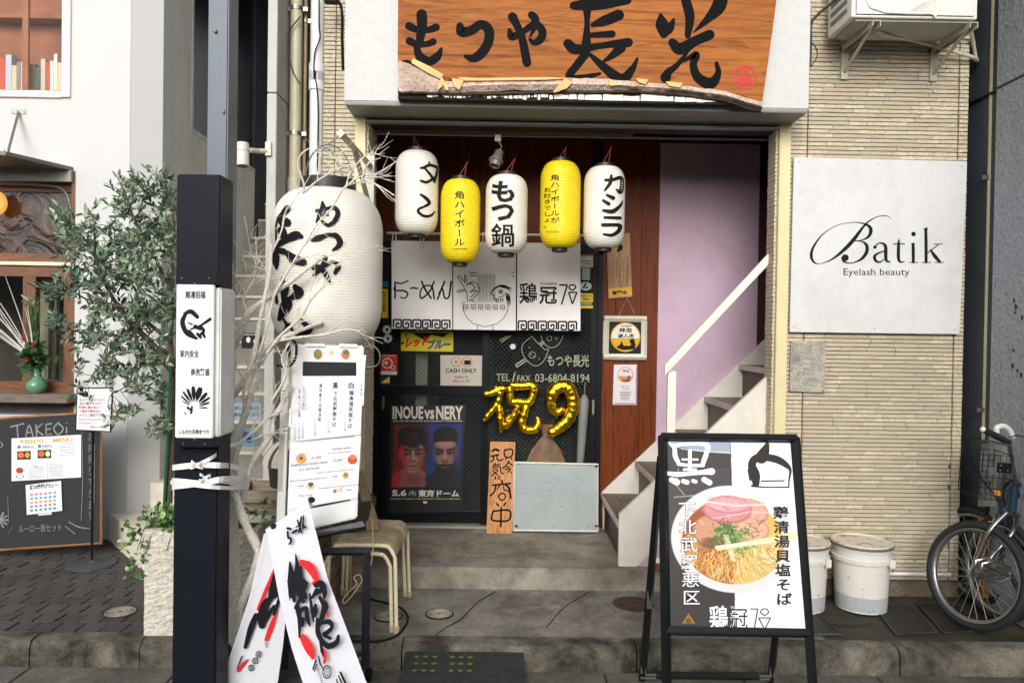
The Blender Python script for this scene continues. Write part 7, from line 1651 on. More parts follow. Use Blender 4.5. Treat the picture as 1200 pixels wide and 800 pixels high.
for s_, z in (([(480, 560, 30), (460, 640, 50), (440, 720, 50), (420, 790, 40)], z3), ([(510, 660, 20), (490, 780, 40)], z3), ([(460, 20, 60), (480, 60, 50), (440, 110, 40)], z4), ([(420, 130, 30), (370, 190, 50), (350, 280, 60), (345, 350, 40)], z4), ([(440, 200, 20), (400, 260, 24), (370, 310, 30)], z4), ([(490, 120, 20), (440, 260, 20)], z4), ([(300, 270, 30), (260, 370, 36), (215, 520, 20)], z4), ([(190, 590, 8), (155, 680, 8)], z4)): b.stroke(s_, fB, .0008, z, 1.3)
for cy in (575, 625, 680): b.disc(255+(320-(cy-575)*.55)/6.67, 680+cy/6.67, 3.6, 4, fB, .0008, 16, .7); b.disc(255+(320-(cy-575)*.55)/6.67, 680+cy/6.67, 1.6, 2, fB, .0008, 12, .5)
for i in range(4): b.line([(255+(365+i*4)/6.67, 680+(480+i*12)/6.67), (255+(395-i*3)/6.67, 680+(490+i*12)/6.67)], .7, fB, .0008)
b.build('print', bn, fix=False)

# ---- stacked stools
random.seed(14)
STM = mat('stool_cream', (236, 222, 190), rough=.4, var=.08, bump=.15, scale=15); STW = grime('stool_seat_ply', (206, 188, 158), (140, 118, 92), s1=6, s2=14, s3=80, amt=.8, bump=.3)
F = [PZ(464, 738, 0), PZ(486, 700, 0), PZ(475, 707, 0), PZ(392, 700, 0)]
xR, xL = PZ(463, 739, 0).x, PY(385, 640, PZ(463, 739, 0).y).x; yFr, yBk = PZ(463, 739, 0).y, -.14
def stool(dz, label, top, dx, dyy):
    t = thing('stool', ((xR+xL)/2, (yFr+yBk)/2, 0), label, 'stool', 'two stacked stools'); zt_ = PY(462, 637, yFr).z-.01+dz
    for i, y in enumerate((yFr+dyy, yBk+dyy)):
        sp_ = (.018, .018)
        P = [(xL-.01, y-sp_[i]*(1-2*i), 0), (xL+.005, y, zt_-.06), (xL+.03, y, zt_-.015), (xL+.07, y, zt_), (xR-.07, y, zt_), (xR-.03, y, zt_-.015), (xR-.005, y, zt_-.06), (xR+.01, y-sp_[i]*(1-2*i), 0)]
        P = [(p[0]+dx, p[1], p[2]) for p in P]
        MB(STM).tube([P[0]]+sm(P[1:7], 5)+[P[7]], .0098, 10).build('leg_frame', t, smooth=60)
        for p in (P[0], P[7]): MB(mat('foot_tan', (196, 176, 140))).lathe(p, [(.014, 0), (.015, .03), (.0108, .032)], 12).build('foot', t, smooth=30)
    if top:
        n, m_ = 14, 10; vs = []
        for j in range(m_+1):
            for i in range(n+1):
                u, v = i/n, j/m_; x = xL-.004+(xR-xL+.008)*u; e = min(u, 1-u); z = zt_+.012-.05*max(0, 1-e/.14)**2-.006*math.sin(PI*v)*math.sin(PI*u); vs.append((x+dx, yFr+dyy+.006+(yBk-yFr-.012)*v, z))
        nn = len(vs); vs += [(x, y, z-.007) for x, y, z in vs]
        g_ = lambda i, j: j*(n+1)+i
        fs = [(g_(i, j), g_(i+1, j), g_(i+1, j+1), g_(i, j+1)) for j in range(m_) for i in range(n)]; fs += [tuple(nn+k for k in f_[::-1]) for f_ in fs]
        for i in range(n): fs += [(g_(i, 0), nn+g_(i, 0), nn+g_(i+1, 0), g_(i+1, 0)), (g_(i, m_), g_(i+1, m_), nn+g_(i+1, m_), nn+g_(i, m_))]
        for j in range(m_): fs += [(g_(0, j), g_(0, j+1), nn+g_(0, j+1), nn+g_(0, j)), (g_(n, j), nn+g_(n, j), nn+g_(n, j+1), g_(n, j+1))]
        MB(STW).add(vs, fs).build('seat', t, smooth=60)
    else: MB(STW).box((xL+.07+dx, yFr+dyy+.01, zt_-.004), (xR-.07+dx, yBk+dyy-.01, zt_+.006)).build('seat', t)
stool(0, 'upper of two stacked cream metal stools, with the worn plywood seat on top', True, 0, 0)
stool(-.045, 'lower of two stacked cream metal stools, its seat hidden under the other', False, -.026, .012)
zs_ = PY(462, 637, yFr).z
pq = [PY(417, 553, -.45), PY(424, 552, -.45), PY(445, 616, -.36), PY(430, 624, -.4)]; zzz = zs_+.006
t = thing('wood_plank', (pq[3]+pq[2])/2, 'weathered short plank leaning on the stool behind the menu display', 'plank')
MB(wood('grey_plank', (176, 156, 126), (140, 120, 92), 'z', rough=.8)).slab([pq[0], pq[1], Vector((pq[2].x, pq[2].y, zzz)), Vector((pq[3].x, pq[3].y, zzz))], .03).build('plank', t, bevel=.002)
b = MB(mat('dark_wicker', (74, 68, 58), rough=.8, var=.3, scale=40, bump=.8)); c = PY(410, 615, -.36); b.lathe((c.x, -.34, zzz), [(.09, 0), (.12, .06), (.135, .16), (.13, .165), (.11, .06), (.08, .01)], 26, cap=False)
b.build('dark_basket', smooth=40, label='dark grey woven basket on the stool behind the menu display', cat='basket')
# weathered wooden boxes behind the menu display
CRW = wood('grey_crate_wood', (158, 146, 126), (112, 102, 86), 'x', rough=.85, obj=.12)
def crate(x0, x1, y0, y1, z0, z1, label, rows=3):
    t = thing('wooden_crate', ((x0+x1)/2, (y0+y1)/2, z0), label, 'crate', 'weathered wooden crates behind the menu display'); h = (z1-z0)/rows
    for i in range(rows):
        a_, b2 = z0+i*h+.004, z0+(i+1)*h-.004
        for q in ((x0+.001, y0, x1-.001, y0+.014), (x0+.001, y1-.014, x1-.001, y1), (x0, y0+.015, x0+.014, y1-.015), (x1-.014, y0+.015, x1, y1-.015)): MB(CRW).box((q[0], q[1], a_), (q[2], q[3], b2)).build('slat', t)
    b = MB(CRW)
    for x in (x0, x1-.03): b.box((x, y0-.012, z0), (x+.03, y0-.001, z1)); b.box((x, y1+.001, z0), (x+.03, y1+.012, z1))
    b.build('corner_batten', t); return t
cx_ = XW(322, -.35); crate(cx_-.24, cx_+.3, -.35, -.05, .0, .2, 'lowest weathered crate on the pavement behind the white banner'); crate(cx_-.2, cx_+.22, -.34, -.06, .203, .42, 'middle weathered crate of the stack behind the white banner'); crate(cx_-.22, cx_+.2, -.34, -.06, .423, .64, 'top weathered crate of the stack, under the striped white parasol cloth')
MB(CRW).box((PY(414, 650, -.02).x, -.05, 0.0), (PY(431, 650, -.02).x, -.012, PY(420, 600, -.02).z)).build('timber_post', label='short squared timber standing against the tiles behind the stools', cat='timber')
# folded striped cloth hat shape
c = PY(326, 568, -.5); t = thing('striped_dome', (c.x, -.2, .64), 'low dome of white cloth with dark radial stripes on a grey tub, behind the branches', 'cover')
W1, W2 = mat('dome_white', (230, 222, 206), rough=.7), mat('dome_dark', (96, 70, 66), rough=.7)
c = Vector((c.x+.03, -.2, .645)); b = MB(mat('grey_tub', (74, 74, 72), rough=.5, metal=.3)); b.lathe(c, [(.16, 0), (.17, .1), (.175, .12)], 28); b.build('tub', t, smooth=40)
b = MB(); n = 44; vs = []
for i in range(9):
    q = i/8; r = .2*math.cos(q*PI/2)+.001
    for j in range(n): vs.append(c+Vector((r*math.cos(2*PI*j/n), r*math.sin(2*PI*j/n), .12+.15*math.sin(q*PI/2))))
b.v = vs; b.mats = [W1, W2]
for i in range(8):
    for j in range(n): b.f.append((i*n+j, i*n+(j+1) % n, (i+1)*n+(j+1) % n, (i+1)*n+j)); b.mi.append(1 if j % 4 == 0 else 0)
b.build('dome', t)
# cords
b = MB(mat('cord_cream', (214, 196, 150), rough=.7)); b.tube(sm([PY(436, 608, -.6), PY(437, 640, -.66), PY(436, 655, -.66), PY(432, 669, -.66)]), .0028, 5); b.tube(sm([PY(415, 675, -.75), PY(421, 673, -.75), PY(424, 680, -.75), PY(419, 688, -.75), PY(412, 698, -.75), PY(404, 706, -.75), PY(402, 702, -.75), PY(410, 692, -.75), PY(418, 684, -.75), PY(414, 676, -.75)]), .003, 5)
b.build('string', label='cream string with a loose loop hanging from the stool', cat='string')
b = MB(BLACK); b.tube(sm([PZ(300, 753, .01), PZ(350, 757, .01), PZ(400, 751, .008), PZ(440, 751, .008), PZ(465, 744, .008), PZ(478, 725, .008), PZ(470, 712, .008), PZ(452, 706, .008), PZ(432, 701, .008)]), .0055, 6); b.build('cable', label='black rubber cable looping on the concrete below the stools', cat='cable')

# ---- black rubber kerb ramp
rq = [PZ(x, y, 0) for x, y in ((473, 764), (614, 765), (620, 812), (458, 812))]
t = thing('kerb_ramp', rq[3], 'black rubber kerb ramp with faint yellow green reflective dots in front of the step', 'ramp')
zr0, zr1 = ZR+.1, ZR+.02
x0, x1 = rq[0].x, rq[1].x; b = MB(mat('rubber_black', (40, 42, 42), rough=.75, var=.3, scale=14, bump=.5))
yA, yB = YK-.024, YK-.33
b.prism([(yA, ZR+.005), (yA, zr0), (yB+.02, ZR+.025), (yB, ZR+.02), (yB, ZR+.005)], 'x', x0, x1); b.build('ramp', t, bevel=.004)
sl = (zr0-(ZR+.025))/(yA-yB-.02)
b = MB(mat('rubber_black', ()))
for i in range(18):
    for j in range(6):
        y = yA-.03-j*.045; x = x0+.03+i*(x1-x0-.06)/17+(.012 if j % 2 else 0); b.lathe((x, y, zr0-(yA-y)*sl-.001), [(.012, 0), (.011, .004), (.001, .005)], 6, cap=False)
b.build('stud', t, kind='stuff')
b = MB(mat('reflective_dot', (104, 112, 40), rough=.4, var=.3, scale=40)); random.seed(2)
for i in range(7):
    for j in range(3):
        if i == 3: continue
        y = yA-.045-j*.045; x = x0+.06+i*.042; b.lathe((x, y, zr0-(yA-y)*sl+.004), [(.013, 0), (.011, .0012), (.001, .0015)], 6, cap=False)
b.build('reflector', t)

# ---- sandwich board with ramen poster
q = [PY(776, 512, -1.06), PY(932, 514, -1.06), PY(948, 741, -1.24), PY(780, 738, -1.24)]
sbx = thing('sandwich_board', PZ(866, 800, ZR), 'black framed sandwich board with a black and white ramen poster', 'sign')
ab = Plane(*q); AF = mat('aboard_black', (20, 21, 23), rough=.33, var=.1)
MB(mat('backing', (60, 60, 62))).slab([ab.uv(u, v, 0) for u, v in ((0, 0), (1, 0), (1, 1), (0, 1))], .02).build('backing', sbx)
b = MB(AF)
for a_, c_ in (((-.012, -.0), (1.012, -.0)), ((-.008, 1.0), (1.008, 1.0))): b.bar([ab.uv(*a_, .004), ab.uv(*c_, .004)], .032, .03)
foot = lambda u: ab.uv(u, 1)+(ab.uv(u, 1)-ab.uv(u, 0))*(((ab.uv(u, 1).z-ZR)/(ab.uv(u, 0).z-ab.uv(u, 1).z)))
for u in (0, 1): b.bar([ab.uv(u, -.01, .003), foot(u)], .032, .03)
b.build('front_frame', sbx, bevel=.004)
hb = ab.uv(0, .28), ab.uv(1, .28); bk_ = []
b = MB(AF)
for u, s_ in ((0, -1), (1, -1)):
    top_ = ab.uv(u, .1, -.03); ft = Vector((top_.x+(-.03 if u == 0 else -.015), YK-.1, ZR+.0)); b.bar([top_, ft], .026, .02); bk_.append((top_, ft))
L_ = lambda k_: [a_+(c_-a_)*k_ for a_, c_ in bk_]
b.bar(L_(.97), .026, .02); b.build('rear_frame', sbx)
b = MB(mat('steel', ()))
for k_ in (0, 1):
    e = L_(.97)[k_]; s_ = 1 if k_ == 0 else -1; b.box((e.x-.012, e.y-.016, e.z-.012), (e.x+.06*s_+.0, e.y-.011, e.z+.012)); b.box((e.x-.012, e.y-.016, e.z), (e.x+.012, e.y-.011, e.z+.07))
e = L_(.62)[0]; b.box((e.x-.012, e.y-.016, e.z-.04), (e.x+.012, e.y-.011, e.z+.04)); b.build('corner_plate', sbx)
# the poster
W_, H_ = 330, 470; R_ = Ras(W_, H_, (44, 39, 38))
lx, rx = 784, 929
def tp(x, y):
    yy = (y-517)/(738-517); x0_ = 783+(786-783)*yy; x1_ = 926+(944-926)*yy
    return ((x-x0_)/(x1_-x0_)*W_, yy*H_)
R_.poly([tp(856, 510), tp(960, 510), tp(960, 745), tp(862, 745)], (232, 232, 246))
R_.poly([tp(770, 505), tp(856, 505), tp(856, 531), tp(815, 528), tp(770, 517)], (176, 190, 220), 4, .8); R_.poly([tp(770, 560), tp(856, 548), tp(862, 640), tp(770, 640)], (70, 64, 62), 8, .5)
cx, cy = tp(858, 633); sx, sy = W_/150, H_/221
halfL = (R_.X < tp(857, 630)[0]).astype(float)
R_.ell(cx, cy, 71*sx, 63*sy, (206, 214, 234), 2); R_.ell(cx, cy+3, 71*sx, 60*sy, (232, 216, 204), 3, .7)
R_.ell(cx+2, cy+6, 59*sx, 50*sy, (222, 176, 90), 3); R_.ell(cx+2, cy+6, 59*sx, 50*sy, (150, 74, 30), 3, 1, clip=halfL)
R_.ell(cx+2, cy+32, 46*sx, 22*sy, (226, 170, 80), 8, .8); R_.ell(cx+2, cy+32, 46*sx, 22*sy, (106, 42, 18), 8, .8, clip=halfL)
random.seed(77); bowlm = ((((R_.X-cx-2)/(58*sx))**2+((R_.Y-cy-6)/(49*sy))**2) < 1).astype(float)
for k in range(320):
    s_ = random.random() < .5
    x = random.uniform(-56, -2) if s_ else random.uniform(2, 54); y = random.uniform(-10, 34)
    col = random.choice(((226, 156, 70), (240, 180, 96), (198, 122, 46), (250, 206, 130))) if s_ else random.choice(((248, 222, 150), (236, 200, 112), (252, 236, 180), (214, 170, 84)))
    P = []; a_ = random.uniform(1.2, 2.0) if s_ else random.uniform(1.0, 2.2); 
    for i in range(9): P.append((cx+x*sx, cy+y*sy)); x += math.cos(a_)*5; y += math.sin(a_)*4.2; a_ += random.uniform(-.3, .3)-x*.006
    R_.line(P, random.uniform(1.6, 3.0), tuple(c_*.62 for c_ in col), .6, clip=bowlm); R_.line(P, random.uniform(1.0, 2.0), col, .95, clip=bowlm)
for x, y, r1, r2, c_ in ((16, -30, 28, 18, (226, 160, 146)), (-26, -8, 20, 19, (204, 142, 112)), (20, -10, 24, 15, (224, 168, 140)), (-4, -34, 29, 17, (220, 136, 140)), (-2, -39, 25, 10, (228, 156, 166))):
    R_.ell(cx+x*sx, cy+y*sy, r1*sx, r2*sy, tuple(v*.8 for v in c_), 3); R_.ell(cx+x*sx, cy+(y-1)*sy, (r1-2)*sx, (r2-2)*sy, c_, 5)
for k in range(40):
    x, y = random.uniform(-36, 40), random.uniform(-50, -6); R_.ell(cx+x*sx, cy+y*sy, random.uniform(2, 8), random.uniform(1, 3), random.choice(((246, 196, 196), (196, 100, 90), (240, 180, 160))), 3, .45, rot=random.uniform(-1, 1))
R_.ell(cx-14*sx, cy+6*sy, 22*sx, 8*sy, (110, 50, 30), 6, .7)
for k in range(240):
    x, y = random.gauss(2, 13), random.gauss(0, 9); a_ = random.uniform(0, 6.28); L = random.uniform(3, 11)
    R_.line([(cx+x*sx, cy+y*sy), (cx+(x+math.cos(a_)*L)*sx, cy+(y+math.sin(a_)*L*.8)*sy)], random.uniform(1.2, 3), random.choice(((60, 110, 40), (96, 150, 60), (40, 80, 30), (150, 190, 110))), .9)
for x, y in ((-16, -10), (-10, -4), (-20, 2), (-6, -14)): R_.ell(cx+x*sx, cy+y*sy, 5*sx, 3*sy, (60, 116, 46), 2, .95, rot=x)
for k in range(5): R_.line([(cx-10*sx+k*3, cy-4*sy), (cx+(-2+k)*sx, cy+26*sy)], 2, (240, 228, 206), .8)
R_.poly([tp(838, 643), tp(945, 622), tp(945, 629), tp(840, 648)], (246, 224, 160), 1, .9); R_.poly([tp(838, 642), tp(905, 634), tp(905, 637), tp(838, 645)], (255, 248, 214), 1, .9)
# glints along the plastic pocket's creases, painted into the poster
for P, w_, al in (([(784, 519), (800, 526), (830, 529), (856, 530)], 3, .7), ([(800, 592), (830, 590), (860, 594), (900, 592), (925, 590)], 5, .55), ([(790, 585), (810, 583), (850, 580), (900, 582)], 3, .5), ([(795, 550), (792, 570), (802, 582)], 2, .6), ([(835, 610), (880, 601), (925, 603)], 3, .4), ([(800, 600), (815, 588), (850, 600)], 2, .5)): R_.line([tp(*p) for p in P], w_, (250, 244, 226), al)
ax0 = [ab(x, y, .006) for x, y in ((783, 517), (926, 519), (944, 739), (786, 736))]; pq_ = Plane(*ax0)
pst = R_.build('poster', lambda u, v: pq_.uv(u, v), sbx, attrmat('poster_print', .5))
g = lambda x, y, l=0: ab(x, y, l+.0068)
z5 = (765, 500, 5.335); WI = ink((240, 240, 244), rough=.3); b = MB(WI)
for s_ in ([(112, 108, 20), (135, 130, 26), (140, 180, 30), (160, 222, 26)], [(130, 118, 24), (200, 108, 20), (290, 106, 22), (342, 118, 34), (335, 165, 30), (318, 215, 30), (310, 240, 20)], [(160, 232, 22), (235, 240, 20), (315, 240, 22)], [(232, 150, 24), (232, 200, 22), (232, 265, 26)], [(185, 203, 13), (280, 203, 13)], [(195, 266, 16), (270, 266, 16)], [(92, 290, 24), (160, 296, 30), (240, 290, 26), (320, 282, 32), (368, 278, 44)], [(118, 330, 34), (150, 345, 42)], [(190, 338, 28), (215, 346, 30)], [(250, 336, 22), (268, 342, 24)], [(320, 328, 34), (355, 348, 36)]): b.stroke(s_, g, .0004, z5)
b.build('lettering', sbx, fix=False); b = MB(ink((40, 36, 34))); b.text('下北武羅悪区', 794, 586, 124, g, .0006, w=22, vert=True, bold=.035, skew=1.0); b.build('lettering', sbx, fix=False); b = MB(WI); b.text('下北武羅悪区', 794, 586, 124, g, .0012, w=22, vert=True, bold=.006, skew=1.0); b.build('lettering', sbx, fix=False)
DB = ink((44, 40, 37), rough=.4); b = MB(DB)
for s_ in ([(715, 112, 30), (700, 150, 60), (680, 190, 80)], [(700, 185, 56), (640, 200, 50), (620, 240, 50), (640, 300, 60), (645, 355, 44)], [(720, 190, 46), (780, 205, 46), (830, 235, 36), (860, 270, 18), (852, 330, 10), (850, 374, 8)], [(605, 270, 26), (610, 330, 14)], [(680, 338, 8), (820, 336, 8)], [(620, 368, 14), (700, 376, 8), (850, 376, 8)]): b.stroke(s_, g, .0004, z5)
b.text('鶏清湯貝塩そば', 905.5, 592, 118, g, .0008, w=19, vert=True, bold=.025, skew=.6); b.line([(879, 713), (888, 713), (884, 736)], 1.3, g, .0008); b.line([(893, 713), (899, 713), (901, 717), (896, 721), (891, 717), (893, 713)], 1.2, g, .0008); b.line([(889, 723.5), (903, 723.5), (896, 737), (889, 723.5)], 1.2, g, .0008); b.build('lettering', sbx, fix=False)
b = MB(WI); b.text('鶏', 831, 709, 28, g, .0008, w=22, bold=.015); b.text('冠', 855, 713, 24, g, .0008, w=21, bold=.03); b.text('TOSAKA', 856, 710, 3, g, .001, w=20, bold=.02); b.build('lettering', sbx, fix=False)
b = MB(DB); b.text('冠', 855, 713, 24, g, .0012, w=21, bold=.0); b.build('lettering', sbx, fix=False)
b = MB(ink((150, 112, 60))); b.ppoly([(799, 730), (807, 718), (815, 730)], g, .0006); b.build('lettering', sbx, fix=False); b = MB(ink((50, 44, 40))); b.disc(807, 727, 2.6, 2.4, g, .0009, 14, .5); b.build('lettering', sbx, fix=False)

# ---- buckets
BW = grime('bucket_white', (224, 222, 213), (206, 200, 186), s1=4, s2=16, s3=60, amt=.12, bump=.05, rough=.4)
LID = mat('rusty_lid', (216, 208, 192), rgb2=(140, 96, 78), rough=.55, scale=14, thresh=(.54, .66), bump=.3)
def bucket(px, label, y=-.2):
    c = Vector((PY(px, 700, y).x, y, .001)); t = thing('bucket', c, label, 'bucket', 'white pails beside the sandwich board')
    p = [(.001, .004), (.128, .0), (.134, .004), (.1385, .105), (.1455, .27)]; 
    MB(BW).lathe(c, [(.12, 0), (.134, .004), (.1455, .27), (.156, .272), (.158, .295), (.149, .3), (.15, .335), (.157, .337), (.159, .352)], 40, cap=True).build('body', t, smooth=35)
    MB(mat('bucket_band', (176, 180, 184), rough=.5, var=.12)).lathe(c, [(.1352, .012), (.1392, .09)], 40, cap=False).build('lower_band', t, smooth=40)
    MB(mat('rim_grey', (120, 118, 112), rough=.45, metal=.3)).lathe(c, [(.159, .352), (.165, .353), (.166, .362), (.16, .366)], 40, cap=False).build('rim', t, smooth=40)
    MB(LID).lathe(c, [(.16, .366), (.158, .374), (.148, .373), (.14, .366), (.06, .368), (.001, .367)], 40, cap=False).build('lid', t, smooth=35)
    b = MB(mat('steel', ())); P = [c+Vector((.158*math.cos(a_), -.16*abs(math.sin(a_))*1.02, .27-.12*math.sin(a_))) for a_ in np.linspace(0.05, PI-.05, 16)]
    b.tube([c+Vector((.135, -.085, .285)), c+Vector((.15, -.07, .24)), c+Vector((.165, -.02, .2))], .003, 5); b.build('handle', t)
    MB(BW).box(c+Vector((.085, -.15, .26)), c+Vector((.115, -.125, .305))).build('lug', t, bevel=.004)
    b = MB(mat('dirt_spots', (60, 52, 44), rough=.9)); random.seed(int(px))
    for i in range(26): a_ = random.uniform(-PI*.9, -PI*.1); h = random.choice((random.uniform(.005, .03), random.uniform(.02, .2))); r = .134+.0115*h/.27+.0006; b.ell(c+Vector((r*math.cos(a_), r*math.sin(a_), h)), (.004*random.random()+.001, .0015, .003*random.random()+.001), 6, 4)
    b.build('dirt_spot', t, kind='stuff')
bucket(1008.5, 'white pail with a rusty lid standing full in view right of the sandwich board'); bucket(936, 'white pail with a rusty lid partly hidden behind the sandwich board')
# masu with salt
c = PY(771, 658, .03); c.z = ZS+.001
t = thing('salt_box', c, 'tiny square wooden box with a white salt cone by the foot of the stairs', 'box'); WM = wood('masu_wood', (140, 92, 58), (100, 62, 38), 'x'); b = MB(WM); s_ = .035
for q in ((-s_, -s_, s_, -s_+.007), (-s_, s_-.007, s_, s_), (-s_, -s_+.0071, -s_+.007, s_-.0071), (s_-.007, -s_+.0071, s_, s_-.0071)): b.box((c.x+q[0], c.y+q[1], c.z), (c.x+q[2], c.y+q[3], c.z+.045))
b.build('box', t); MB(WHITE).lathe(c, [(.03, .01), (.028, .04), (.012, .062), (.001, .068)], 16).build('salt', t, smooth=50)

# ---- bicycle (front wheel turned) and a second one behind it
CHR = mat('chrome', (150, 150, 150), rough=.3, metal=1, var=.08, bump=.05); ALU = mat('rim_alu', (150, 150, 148), rough=.35, metal=.9, var=.1)
TYR = mat('tyre_rubber', (34, 35, 38), rough=.7, var=.2, bump=.5, bscale=90); BL = mat('frame_blue', (28, 54, 78), rough=.3, metal=.3)
def wheel(t, c, R, ax, name='wheel', sp=28):
    ax = Vector(ax).normalized(); Q = ax.to_track_quat('Z', 'Y').to_matrix(); c = Vector(c)
    ring = lambda r, z, n=56: [c+Q@Vector((r*math.cos(2*PI*i/n), r*math.sin(2*PI*i/n), z)) for i in range(n)]
    w = MB(TYR).tube(ring(R-.018, 0), .0195, 12, closed=True); W = w.build(name, t, smooth=60)
    b = MB(TYR)
    for i in range(90):
        a_ = 2*PI*i/90
        for z in (-.011, .0, .011): b.obox(c+Q@Vector(((R+.001-abs(z)*.35)*math.cos(a_), (R+.001-abs(z)*.35)*math.sin(a_), z)), (.006, .006, .006))
    b.build('tread_knob', W, kind='stuff', fix=False)
    b = MB(ALU); n = 56; prof = [(R-.036, -.014), (R-.05, -.012), (R-.055, 0), (R-.05, .012), (R-.036, .014)]; vs = [c+Q@Vector((r*math.cos(2*PI*i/n), r*math.sin(2*PI*i/n), z)) for r, z in prof for i in range(n)]
    b.add(vs, [(k*n+i, k*n+(i+1) % n, (k+1)*n+(i+1) % n, (k+1)*n+i) for k in range(4) for i in range(n)]); b.build('rim', W, smooth=60)
    b = MB(mat('spoke_steel', (170, 170, 168), rough=.45, metal=.9))
    for i in range(sp):
        a_ = 2*PI*i/sp; o_ = a_+(.9 if i % 2 else -.9); z = .028 if (i//2) % 2 else -.028
        b.tube([c+Q@Vector((.018*math.cos(o_), .018*math.sin(o_), z)), c+Q@Vector(((R-.05)*math.cos(a_), (R-.05)*math.sin(a_), 0))], .0011, 4)
    b.build('spokes', W)
    b = MB(CHR); b.lathe(c-ax*.045, [(.006, 0), (.006, .012), (.022, .014), (.022, .018), (.012, .022), (.012, .068), (.022, .072), (.022, .076), (.006, .078), (.006, .09)], 14, axis=ax); b.build('hub', W, smooth=30)
    return W
bk1 = thing('bicycle', PZ(1150, 728, 0), 'front bicycle with chrome fork and spoked wheel, leaning at the right edge', 'bicycle')
Rw = .275; wc_ = PY(1143, 667, -.48); wc_.z = Rw
ax = Vector((-.93, -.36, .2)); wheel(bk1, wc_, Rw, ax)
axn = ax.normalized(); fwd_ = Vector((axn.y, -axn.x, 0)).normalized()
if fwd_.x > 0: fwd_ = -fwd_
ftop = PY(1186, 602, -.5)
b = MB(CHR)
for s_ in (-1, 1):
    o_ = axn*.052*s_; e = ftop+axn*.045*s_; b.tube(sm([wc_+o_, wc_+o_+(e-wc_-o_)*.3+Vector((-.01, 0, 0)), wc_+(e-wc_)*.72+o_, e]), [.008]*4+[.0095]*5+[.012]*7, 10)
b.tube([ftop-axn*.05, ftop+axn*.05], .012, 8); b.build('fork', bk1, smooth=60)
hd_ = PY(1189, 570, -.42); st0 = PY(1183, 540, -.44)
MB(BL).tube([ftop+Vector((.0, 0, 0)), hd_], .019, 12).tube([hd_+Vector((.01, 0, -.03)), PY(1290, 700, -.25)], .018, 10).build('head_tube', bk1, smooth=60)
MB(BL).tube([PY(1178, 615, -.5), PY(1168, 578, -.5)], .010, 8).build('pump_body', bk1); MB(mat('orange_cap', (236, 150, 30), rough=.4)).lathe(PY(1168.5, 578, -.5), [(.012, -.01), (.017, 0), (.014, .015), (.002, .018)], 12).build('orange_cap', bk1, smooth=40)
b = MB(CHR); b.tube(sm([hd_, PY(1189, 560, -.45), PY(1184, 530, -.47), PY(1183, 522, -.5), PY(1175, 516, -.56), PY(1164, 510, -.62)]), .0115, 10); b.tube(sm([PY(1189, 562, -.45), PY(1205, 575, -.42)]), .01, 8); b.build('handlebar', bk1, smooth=60)
GRP = mat('grip_black', (28, 28, 30), rough=.6, bump=.4, bscale=150)
MB(GRP).tube(sm([PY(1152, 503, -.68), PY(1166, 510, -.63), PY(1182, 518, -.57)]), [.015, .016, .0165, .016, .016, .0165, .017, .0165, .016, .015, .015], 12).build('grip', bk1, smooth=60)
MB(mat('cap_white', (222, 220, 214))).lathe(PY(1152, 503, -.68), [(.013, -.004), (.014, .004), (.006, .012)], 12, axis=(-.8, -.3, .35)).build('grip_end', bk1)
MB(CHR).tube(sm([PY(1151, 515, -.66), PY(1162, 517, -.65), PY(1174, 520, -.62), PY(1184, 521, -.58)]), .0055, 6).build('brake_lever', bk1, smooth=60)
c = PY(1177, 513, -.5); MB(mat('mirror_white', (206, 206, 200), rough=.3)).tube(sm([PY(1168, 507, -.48), PY(1168, 501, -.48), PY(1176, 499, -.48), PY(1183, 504, -.48), PY(1187, 512, -.48)]), .014, 10).build('reflector_hood', bk1, smooth=60)
b = MB(BLACK)
for P in ([(1150, 513), (1138, 514), (1134, 520), (1136, 535), (1150, 560), (1170, 585)], [(1183, 512), (1192, 510), (1204, 512)], [(1188, 562), (1178, 572), (1176, 590), (1184, 600)], [(1177, 590), (1170, 600), (1166, 608), (1170, 612)]): b.tube(sm([PY(x, y, -.5) for x, y in P]), .003, 6)
b.build('brake_cable', bk1, smooth=60)
b = MB(CHR); b.tube(sm([PY(1163, 612, -.4), PY(1166, 606, -.4), PY(1176, 604, -.4), PY(1190, 600, -.4)]), .004, 6); b.tube([PY(1158, 611, -.4), PY(1168, 612, -.42)], .005, 6); b.build('brake_arm', bk1)
# basket: wire grid
b = MB(BLACK); by = -.56
K0 = [PY(1146, 532, by), PY(1187, 534, by), PY(1180, 588, by), PY(1142, 583, by)]
for dy in (0, .2):
    D = Vector((.04 if dy else 0, dy, 0)); q = [p+D for p in K0]
    b.tube(q, .0028, 5, closed=True)
    for i in range(1, 6): b.tube([q[0]+(q[1]-q[0])*i/6, q[3]+(q[2]-q[3])*i/6], .0018, 4)
    for i in range(1, 4): b.tube([q[0]+(q[3]-q[0])*i/4, q[1]+(q[2]-q[1])*i/4], .0018, 4)
for p in K0: b.tube([p, p+Vector((.04, .2, 0))], .0025, 4)
for i in range(1, 5):
    p = K0[3]+(K0[2]-K0[3])*i/5; b.tube([p, p+Vector((.04, .2, 0))], .0018, 4)
b.build('basket', bk1)
MB(BLACK).obox(PY(1177, 548, by-.01), (.07, .012, .05), (0, .05, 0)).build('basket_plate', bk1)
b = MB(mat('steel', ())); [b.ell(PY(x, y, by-.018), (.004, .003, .004), 8, 5) for x, y in ((1173, 545), (1172, 551), (1181, 551))]; b.build('bolt', bk1)
